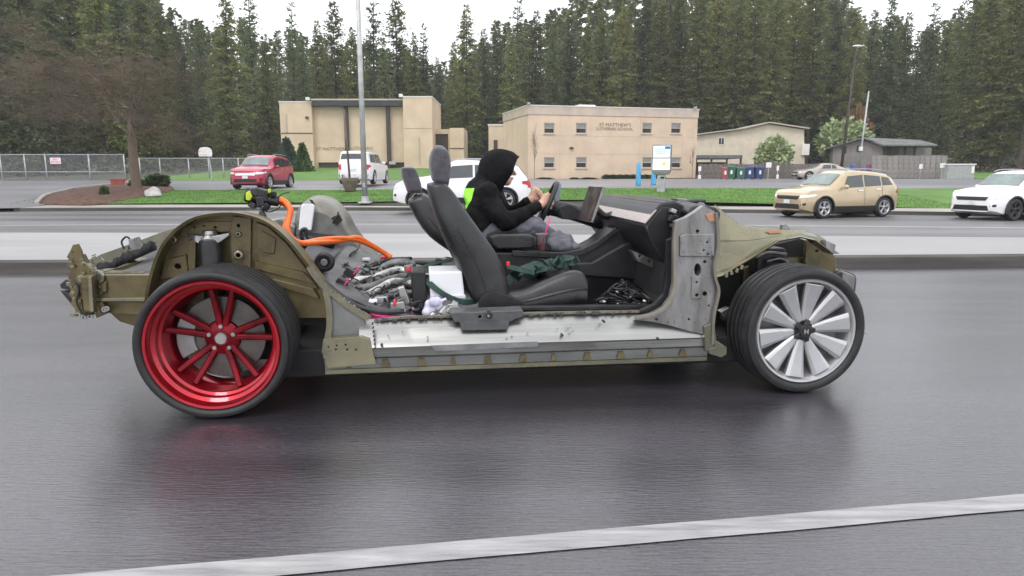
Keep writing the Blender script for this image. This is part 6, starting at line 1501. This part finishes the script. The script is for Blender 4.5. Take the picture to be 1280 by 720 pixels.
def conifer(seed, h, base, rad, dens=1.0, droop=.25, clump=.42, sparse=0.0, shape=1.0, nb=9, step=.58):
    """crown of many small needle sprays along drooping branches; returns (crown MB, trunk MB)"""
    r = np.random.RandomState(seed); V, F = [], []; z = base
    tr = MB(); lean = r.uniform(-.02, .02, 2)
    trw = .011
    tr.tube([(lean[0] * q * h * q, lean[1] * q * h * q, q * h) for q in np.linspace(-.02, 1, 6)], h * .011, 8, 2, r_end=.03)
    while z < h * .995:
        q = (z - base) / (h - base); R = rad * (1 - q) ** shape * (1 - .35 * math.exp(-q * 14)) + .25
        n = max(3, int(nb * (1 - .4 * q)))
        for k in range(n):
            if r.rand() < sparse: continue
            a = r.rand() * 2 * pi; L_ = R * r.uniform(.55, 1.12); up = lerp(-.05, .45, q) + r.uniform(-.1, .1)
            m = max(3, int(L_ / clump * 1.9 * dens)); cx_, cy_ = lean[0] * (z / h) ** 2 * h, lean[1] * (z / h) ** 2 * h
            if L_ > .9:
                e = Vector((cx_ + cos(a) * L_ * .8, cy_ + sin(a) * L_ * .8, z + up * L_ * .8 - droop * L_ * .64)); s_ = Vector((cx_, cy_, z)); sd_ = Vector((-sin(a), cos(a), 0)) * .035
                tr.add([s_ + sd_, s_ - sd_, e], [(0, 1, 2)]); tr.add([s_ + Vector((0, 0, .04)), s_ - Vector((0, 0, .04)), e], [(0, 1, 2)])
            for i in range(m):
                t = (i + r.rand() * .8) / m; d = L_ * (.12 + .9 * t); zz = z + up * d - droop * d * t + r.uniform(-.1, .1)
                sp = clump * (1.15 - .45 * t) * r.uniform(.7, 1.3); lat = r.uniform(-.5, .5) * .55 * d
                px, py = cx_ + cos(a) * d - sin(a) * lat, cy_ + sin(a) * d + cos(a) * lat
                for _ in range(2):
                    aa = a + r.uniform(-1.2, 1.2); tilt = r.uniform(-.75, .35); ln = sp * r.uniform(.8, 1.3); wd = sp * .36 * r.uniform(.7, 1.3)
                    dx, dy, dz = cos(aa) * cos(tilt) * ln, sin(aa) * cos(tilt) * ln, sin(tilt) * ln; rr_ = r.uniform(-1, 1)
                    ox, oy, oz = -sin(aa) * wd * cos(rr_), cos(aa) * wd * cos(rr_), wd * sin(rr_); k0 = len(V); jx, jz = r.uniform(-.15, .15, 2)
                    V += [(px, py, zz + jz), (px + dx * .45 + ox, py + dy * .45 + oy, zz + dz * .45 + oz + jz), (px + dx, py + dy, zz + dz + jz), (px + dx * .5 - ox, py + dy * .5 - oy, zz + dz * .5 - oz + jz)]
                    F.append((k0, k0 + 1, k0 + 2, k0 + 3))
        z += step * r.uniform(.75, 1.25) * lerp(1, .7, q)
    return V, F, tr
def mesh_fast(name, V, F, m):
    me = bpy.data.meshes.new(name); V = np.asarray(V, dtype=np.float32); F = np.asarray(F, dtype=np.int32); n = F.shape[1]
    me.vertices.add(len(V)); me.vertices.foreach_set('co', V.ravel()); me.loops.add(F.size); me.loops.foreach_set('vertex_index', F.ravel())
    me.polygons.add(len(F)); me.polygons.foreach_set('loop_start', np.arange(0, F.size, n, dtype=np.int32)); me.update(calc_edges=True); me.materials.append(m); return me
KIND = []   # crown meshes and trunk meshes for reuse
specs = [ # seed h base rad dens droop clump sparse shape mats
 (11, 26, 1.5, 4.3, 1.35, .30, .40, .0, .72, 'needle'), (12, 26, 2.0, 3.9, 1.3, .24, .38, .0, .66, 'needle_blue'), (13, 27, 7.0, 3.5, 1.2, .12, .44, .10, .50, 'needle'),
 (14, 26, 1.5, 4.2, 1.3, .34, .40, .0, .80, 'needle_blue'), (15, 28, 6.0, 2.7, .95, .08, .42, .28, .55, 'needle_blue'), (16, 25, 1.0, 4.7, 1.35, .28, .42, .0, .66, 'needle'),
 (17, 25, 3.0, 4.4, 1.3, .18, .42, .0, .55, 'needle_yellow')]
for sp in specs:
    V, F, tr = conifer(*sp[:9]); KIND.append((mesh_fast('crown', V, F, M[sp[9]]), tr, sp[1], sp))
tm = []
for c, tr, h, sp in KIND:
    t = tr.build('trunk_proto', M['bark_red'] if sp[2] > 7 else M['bark']); tm.append(t.data); bpy.data.objects.remove(t)
def plant_conifer(label, u, vtop, Y, kind, rz, wid=1.0, group='conifers at the forest edge behind the buildings', zadd=0):
    p = at(u, 200, Y); z0 = gh(p.x, p.y) - .2; ht = at(u, vtop, Y).z - z0; s = ht / KIND[kind][2]
    e = empty('conifer', (p.x, p.y, z0), rz, label, 'conifer', group); e.scale = (s * wid, s * wid, s)
    for nm_, me in (('trunk', tm[kind]), ('crown', KIND[kind][0])):
        o = bpy.data.objects.new(nm_, me); COL.objects.link(o); o.parent = e
    return e
# (u, top row, depth, kind, width)   left to right
FR = [(-40, -60, 62, 5, 1.2), (-5, -80, 66, 0, 1.2), (22, -50, 58, 3, 1.2), (48, -70, 70, 5, 1.15), (78, -40, 63, 1, 1.2), (105, -70, 72, 0, 1.2), (135, -40, 66, 5, 1.1), (165, -50, 74, 3, 1.15), (190, -20, 70, 0, 1.1), (212, 14, 76, 5, 1.0),
      (236, 38, 82, 3, 1.0), (262, 30, 88, 1, 1.0), (290, -14, 80, 0, 1.15), (322, -20, 92, 4, 1.1), (338, 42, 84, 5, .9), (372, 4, 96, 4, 1.1), (384, 48, 88, 1, .95), (402, 24, 92, 0, .95), (424, 2, 98, 2, 1.0), (447, 34, 92, 5, .95),
      (470, -12, 97, 4, 1.1), (483, 44, 90, 3, .9), (500, -8, 99, 2, 1.0), (518, 40, 95, 0, .9), (532, 28, 102, 4, 1.0), (549, 70, 92, 1, .8), (568, 52, 98, 5, .8), (584, 4, 93, 0, 1.05), (607, 34, 99, 1, .95), (622, 22, 94, 3, .95), (646, -8, 100, 4, 1.1),
      (640, 40, 90, 5, .85), (668, 12, 96, 0, 1.0), (690, 30, 92, 3, .95), (710, 18, 101, 1, 1.0), (732, 34, 93, 5, .95), (752, 14, 99, 0, 1.0), (776, 6, 94, 6, .85), (800, -12, 100, 3, 1.1), (822, 2, 92, 5, 1.0), (846, -14, 98, 0, 1.05),
      (868, -4, 92, 2, 1.1), (890, -26, 97, 6, .95), (912, -10, 92, 2, 1.1), (936, -30, 96, 0, 1.05), (958, -12, 90, 2, 1.05), (984, -20, 95, 6, 1.0), (1008, -14, 90, 2, 1.1), (1032, -2, 94, 3, 1.0), (1058, 26, 90, 6, .8), (1076, 10, 95, 1, .95), (1098, -6, 92, 3, 1.0),
      (1120, 14, 97, 0, .95), (1136, 36, 92, 1, .9), (1152, 2, 99, 4, 1.1), (1170, 24, 93, 5, .9), (1183, 2, 98, 4, 1.05), (1204, -14, 88, 2, 1.15), (1226, -40, 84, 0, 1.1), (1250, -50, 80, 6, 1.05), (1276, -60, 76, 2, 1.2), (1310, -50, 78, 5, 1.2)]
LAND = [(20, 'above the left end of the tall chain link fence'), (70, 'above the pink sign on the fence'), (120, 'left of the bare brown tree'), (200, 'behind the bare brown tree'), (240, 'above the basketball hoop'), (285, 'left of the crimson SUV, above the low fence'),
        (345, 'above the crimson SUV'), (395, 'above the left tower of the beige hall'), (450, 'above the middle of the beige hall, left of the street lamp'), (505, 'above the right half of the beige hall'), (545, 'above the right tower of the beige hall'), (590, 'above the low annex of the beige hall'), (632, 'above the head of the driver'),
        (680, 'above the left windows of the two storey building'), (740, 'left of the rooftop unit on the two storey building'), (800, 'right of the rooftop unit on the two storey building'), (870, 'above the right windows of the two storey building'), (930, 'above the left half of the cream house'), (1000, 'above the gable of the cream house'),
        (1048, 'left of the dark street lamp'), (1085, 'right of the dark street lamp'), (1130, 'above the grey house'), (1180, 'above the pale grey fence'), (1240, 'above the utility cabinet'), (1400, 'at the right edge above the white SUV')]
LOOK = {0: 'full green conifer', 1: 'narrow blue green fir', 2: 'high crowned pine', 3: 'drooping dark fir', 4: 'sparse spindly conifer', 5: 'broad dense conifer', 6: 'yellow green pine'}
rt = random.Random(2); seen = {}
for (u, vt, Y, k, w) in FR:
    ln = next(t for lim, t in LAND if u <= lim); key = (LOOK[k], ln); seen[key] = seen.get(key, 0) + 1
    size = 'very tall' if vt < -10 else 'tall' if vt < 15 else 'short'
    lab = size + ' ' + LOOK[k] + ' ' + ln
    if seen[key] > 1 : lab += ', second from left'
    plant_conifer(lab, u, vt, Y, k, rt.uniform(0, 6.28), w)
# the wood behind, one mass
protoV = []
for sd, h, b, rd, spz in ((31, 24, 3, 3.4, .0), (32, 25, 5, 3.0, .1), (33, 24, 2, 3.8, .0)):
    V, F, tr = conifer(sd, h, b, rd, .62, .28, .85, spz, .8, 'x' and 6, 1.05) if False else conifer(sd, h, b, rd, .6, .28, .85, spz, .7, 7, .95)
    protoV.append((np.array(V), np.array(F)))
Vs, Fs, Tv = [], [], MB(); off = 0; rs = np.random.RandomState(5)
def far_h(u):      # height factor so that the treeline dips where the sky shows
    return interp(u, [(-400, 1.5), (200, 1.4), (250, 1.0), (330, .9), (420, .9), (500, .8), (545, .7), (575, .8), (640, 1.0), (720, 1.2), (800, 1.4), (1000, 1.4), (1050, 1.2), (1090, 1.0), (1140, 1.0), (1190, 1.15), (1260, 1.4), (1700, 1.5)])
rows_ = [(104, 3.3), (112, 3.6), (122, 4.0), (134, 4.6), (150, 5.2), (170, 6.5), (195, 8)]
for Y, sp_ in rows_:
    x = -Y * 1.5
    while x < Y * 1.4:
        xx = x + rs.uniform(-1, 1) * sp_ * .4; yy = Y + rs.uniform(-4, 4); x += sp_
        u = 640 + xx / yy * 864; f = far_h(u) * rs.uniform(.82, 1.08)
        g = gh(xx, yy); want = f * 24.0
        vt_lim = interp(u, [(200, -80), (225, 12), (300, 26), (420, 46), (520, 62), (556, 86), (600, 50), (680, 14), (730, -2), (790, -35), (1030, -35), (1075, 26), (1130, 38), (1180, 16), (1230, -60)])
        zmax = at(u, vt_lim + rs.uniform(-14, 22), yy).z
        want = min(want, zmax - g)
        if want < 7: want = 7 if Y < 130 else 0
        if want <= 0: continue
        V, F = protoV[rs.randint(3)]; s = want / 24.5; a = rs.rand() * 6.28; c, s2 = cos(a), sin(a); ws_ = s if s > .75 else .75
        Q_ = np.stack([(V[:, 0] * c - V[:, 1] * s2) * ws_ + xx, (V[:, 0] * s2 + V[:, 1] * c) * ws_ + yy, V[:, 2] * s + g - .2], 1)
        Vs.append(Q_); Fs.append(F + off); off += len(Q_)
        Tv.cyl((xx, yy, g - .5), (xx, yy, g + want * .9), .22, .05, 5, cap=False)
        Tv.f[-1]
me = mesh_fast('forest', np.concatenate(Vs), np.concatenate(Fs), M['needle_far']); fo = bpy.data.objects.new('forest', me); COL.objects.link(fo)
tag(fo, 'dense mass of conifers on the hillside behind the front row of trees', 'forest', kind='stuff')
tag(Tv.build('forest_trunks', M['bark'], smooth=True), 'mass of dark trunks inside the hillside forest', 'tree trunks', kind='stuff')
# undergrowth at the forest edge
rs = np.random.RandomState(9); V, F = [], []
for i in range(15000):
    x = rs.uniform(-75, 85); Y = rs.uniform(80, 103) if x > -30 else rs.uniform(56, 100)
    if x > 30: Y = rs.uniform(75, 100)
    g = gh(x, Y); hmax = (.7 + 1.6 * max(0, noise.noise(Vector((x * .12, Y * .12, 0))))) ; z = g + rs.rand() ** 1.3 * hmax; a = rs.rand() * 6.28; l = rs.uniform(.2, .5); k = len(V); b = rs.uniform(-.8, .8)
    V += [(x, Y, z), (x + cos(a) * l, Y + sin(a) * l, z + b * l), (x + cos(a + 1) * l * .8, Y + sin(a + 1) * l * .8, z + .3 * l)]; F.append((k, k + 1, k + 2))
us = bpy.data.objects.new('undergrowth', mesh_fast('undergrowth', V, F, mat('brush', (.09, .085, .045), .9, 0, .3, .3, col2=(.045, .05, .028), world=True))); COL.objects.link(us)
tag(us, 'low brown and green brush along the forest edge', 'undergrowth', kind='stuff')

# ---- bare deciduous trees
def bare_tree(seed, h, spread, levels=5, trunk_r=.16, split_h=.2):
    r = random.Random(seed); V, F = [], []; T = MB()
    def seg(a, b, r0, r1):
        if r0 > .03: T.cyl(a, b, r0, r1, 6, cap=False)
        else:
            d = (b - a).normalized(); x = d.orthogonal().normalized(); y = d.cross(x); k = len(V)
            V.extend([a + x * r0, a - x * r0 * .5 + y * r0 * .87, a - x * r0 * .5 - y * r0 * .87, b]); F.extend([(k, k + 1, k + 3), (k + 1, k + 2, k + 3), (k + 2, k, k + 3)])
    def grow(p, d, L_, rad, lv):
        n = 3; q = p
        for i in range(n):
            j_ = .05 if lv == levels else .18; d = (d + Vector((r.uniform(-j_, j_), r.uniform(-j_, j_), r.uniform(-.06, .14)))).normalized(); e = q + d * (L_ / n); seg(q, e, rad * (1 - .25 * i / n), rad * (1 - .25 * (i + 1) / n)); q = e
            if lv > 0 and (i > 0 or lv < levels):
                for _ in range(2):
                    ax_ = Vector((r.uniform(-1, 1), r.uniform(-1, 1), r.uniform(-.65, .5))).normalized(); nd = (d * .75 + ax_ * spread).normalized(); grow(q, nd, L_ * r.uniform(.5, .74), rad * .5, lv - 1)
    grow(Vector((0, 0, 0)), Vector((0, 0, 1)), h * split_h * 2, trunk_r, levels)
    zmax = max([v[2] for v in V]); return V, F, T, zmax
def place_bare(label, u, vb, vt, Y, seed, wscale=1.0, levels=5, tr=.16, sh=.2, m='bark_bare', lift=.0, cat='tree', spread=.75, name='bare_tree'):
    V, F, T, zm = bare_tree(seed, 4, spread, levels, tr, sh); p = at(u, vb, Y); g = gh(p.x, p.y); s = (at(u, vt, Y).z - g) / zm
    e = empty(name, (p.x, p.y, g - .05), 0, label, cat); e.scale = (s * wscale, s * wscale, s)
    T.build('trunk', M[m], e, smooth=True); o = bpy.data.objects.new('crown', mesh_fast('crown', [tuple(v) for v in V], F, M[m])); COL.objects.link(o); o.parent = e; return e
place_bare('wide bare brown tree with a short trunk on the planting bed at left', 171, 236, 22, 34, 9, 1.60, 6, .036, spread=1.0, sh=.12)
place_bare('slim bare brown tree against the left end of the two storey building', 668, 225, 152, 57, 6, .22, 4, .10, spread=.6)
place_bare('slim bare brown tree against the right corner of the two storey building', 865, 225, 172, 61, 7, .22, 4, .10, spread=.6)

# ---- shrubs made of leaf clumps
def shrub_mesh(seed, n, leaf, m, cone=False):
    r = np.random.RandomState(seed); V, F = [], []
    for i in range(n):
        if cone:
            z = r.rand() ** 1.2; R = (1 - z) * .5 * r.uniform(.35, 1.08) ** .6; a = r.rand() * 6.28; c = (cos(a) * R, sin(a) * R, z); out = (cos(a), sin(a), -.25)
        else:
            d = r.normal(size=3); d /= np.linalg.norm(d); bump_ = .82 + .30 * noise.noise(Vector(d * 2.1) + Vector((seed, 0, 0))); q = r.rand() ** .25 * bump_; c = (d[0] * .5 * q, d[1] * .5 * q, .5 + d[2] * .5 * q); out = d
        a = r.rand() * 6.28; o = np.array(out) + r.normal(size=3) * .5; o /= np.linalg.norm(o); s = np.cross(o, r.normal(size=3)); s /= np.linalg.norm(s); l = leaf * r.uniform(.6, 1.4); k = len(V); c = np.array(c)
        V += [c, c + o * l * .5 + s * l * .35, c + o * l, c + o * l * .5 - s * l * .35]; F.append((k, k + 1, k + 2, k + 3))
    return mesh_fast('foliage', V, F, m)
def shrub(name, label, cat, u, vb, vt, Y, w, mesh, group=None, stem=True):
    p = at(u, vb, Y); g = gh(p.x, p.y); h = at(u, vt, Y).z - g; e = empty(name, (p.x, p.y, g - .05), 0, label, cat, group); e.scale = (w, w, h)
    o = bpy.data.objects.new('foliage', mesh); COL.objects.link(o); o.parent = e
    mb = MB(); mb.cyl((0, 0, 0), (0, 0, .7), .03, .012, 6); mb.build('stem', M['bark'], e); return e
sp_m = shrub_mesh(1, 3600, .13, M['leaf_blue'], True); hd_m = shrub_mesh(2, 2200, .12, M['leaf_green']); pl_m = shrub_mesh(3, 1900, .085, M['leaf_spring'])
shrub('spruce', 'small blue green spruce against the left corner of the beige hall', 'spruce', 360, 213, 174, 66, 2.6, sp_m)
shrub('spruce', 'shorter green spruce, right of its blue neighbour before the beige hall', 'spruce', 379, 213, 180, 66, 2.0, shrub_mesh(5, 3000, .13, M['leaf_green'], True))
shrub('shrub', 'clipped rounded dark green bush beside the bare brown tree', 'bush', 197, 233, 216, 37, 1.35, hd_m)
shrub('shrub', 'small grey green bush at the front of the bark bed', 'bush', 130, 238, 231, 31, .42, hd_m)
shrub('shrub', 'low olive bush at the foot of the bare brown tree', 'bush', 172, 234, 222, 36, .9, hd_m)
shrub('flowering_shrub', 'pale blossoming shrub in front of the cream house', 'shrub', 966, 212, 167, 68, 3.9, pl_m)
shrub('flowering_tree', 'pale yellow green tree rising behind the grey house', 'tree', 1052, 200, 143, 82, 6.5, shrub_mesh(7, 2400, .085, M['leaf_spring']))
shrub('autumn_shrub', 'rusty brown shrub above the roof of the grey house', 'shrub', 1070, 175, 128, 86, 4.0, shrub_mesh(8, 1600, .085, mat('rust_leaves', (.20, .10, .05), .8)))
for i, (u, w, lab) in enumerate(((681, 1.5, 'low hedge bush under the leftmost lower window of the two storey building'), (718, .9, 'small hedge bush under the second lower window of the two storey building'), (736, 1.5, 'hedge bush right of the second lower window of the two storey building'))):
    shrub('hedge_bush', lab, 'bush', u, 226, 221, 58, w, hd_m, 'low hedge along the two storey building')
hg = empty('hedge', (at(780, 225, 60.5).x, 60.3, gh(9, 60) - .05), radians(14), 'long low clipped hedge under the blank middle of the two storey building wall', 'hedge')
for k in range(9):
    o = bpy.data.objects.new('foliage', hd_m); COL.objects.link(o); o.parent = hg; o.location = (-1.6 + k * .62, 0, 0); o.scale = (1.0, .8, .42); o.rotation_euler.z = 0
# foreground moss and scattered grit on the wet road beside the painted line
for o in [x for x in COL.objects if x.type == 'MESH' and x.parent is None and 'kind' not in x and 'label' not in x]: print('UNTAGGED', o.name)

# ================================================================== HAZE
mb = MB(); mb.box((0, 600, 36.5), (3400, 1900, 77))
hzm = bpy.data.materials.new('haze'); hzm.use_nodes = True; nt = hzm.node_tree; nt.nodes.remove(nt.nodes['Principled BSDF'])
pv = nt.nodes.new('ShaderNodeVolumePrincipled'); pv.inputs['Color'].default_value = (.93, .95, .97, 1); pv.inputs['Density'].default_value = 0.0006
nt.links.new(pv.outputs[0], [n for n in nt.nodes if n.type == 'OUTPUT_MATERIAL'][0].inputs['Volume'])
hb = mb.build('haze', hzm); tag(hb, 'thin damp haze in front of the forest', 'haze', kind='stuff')
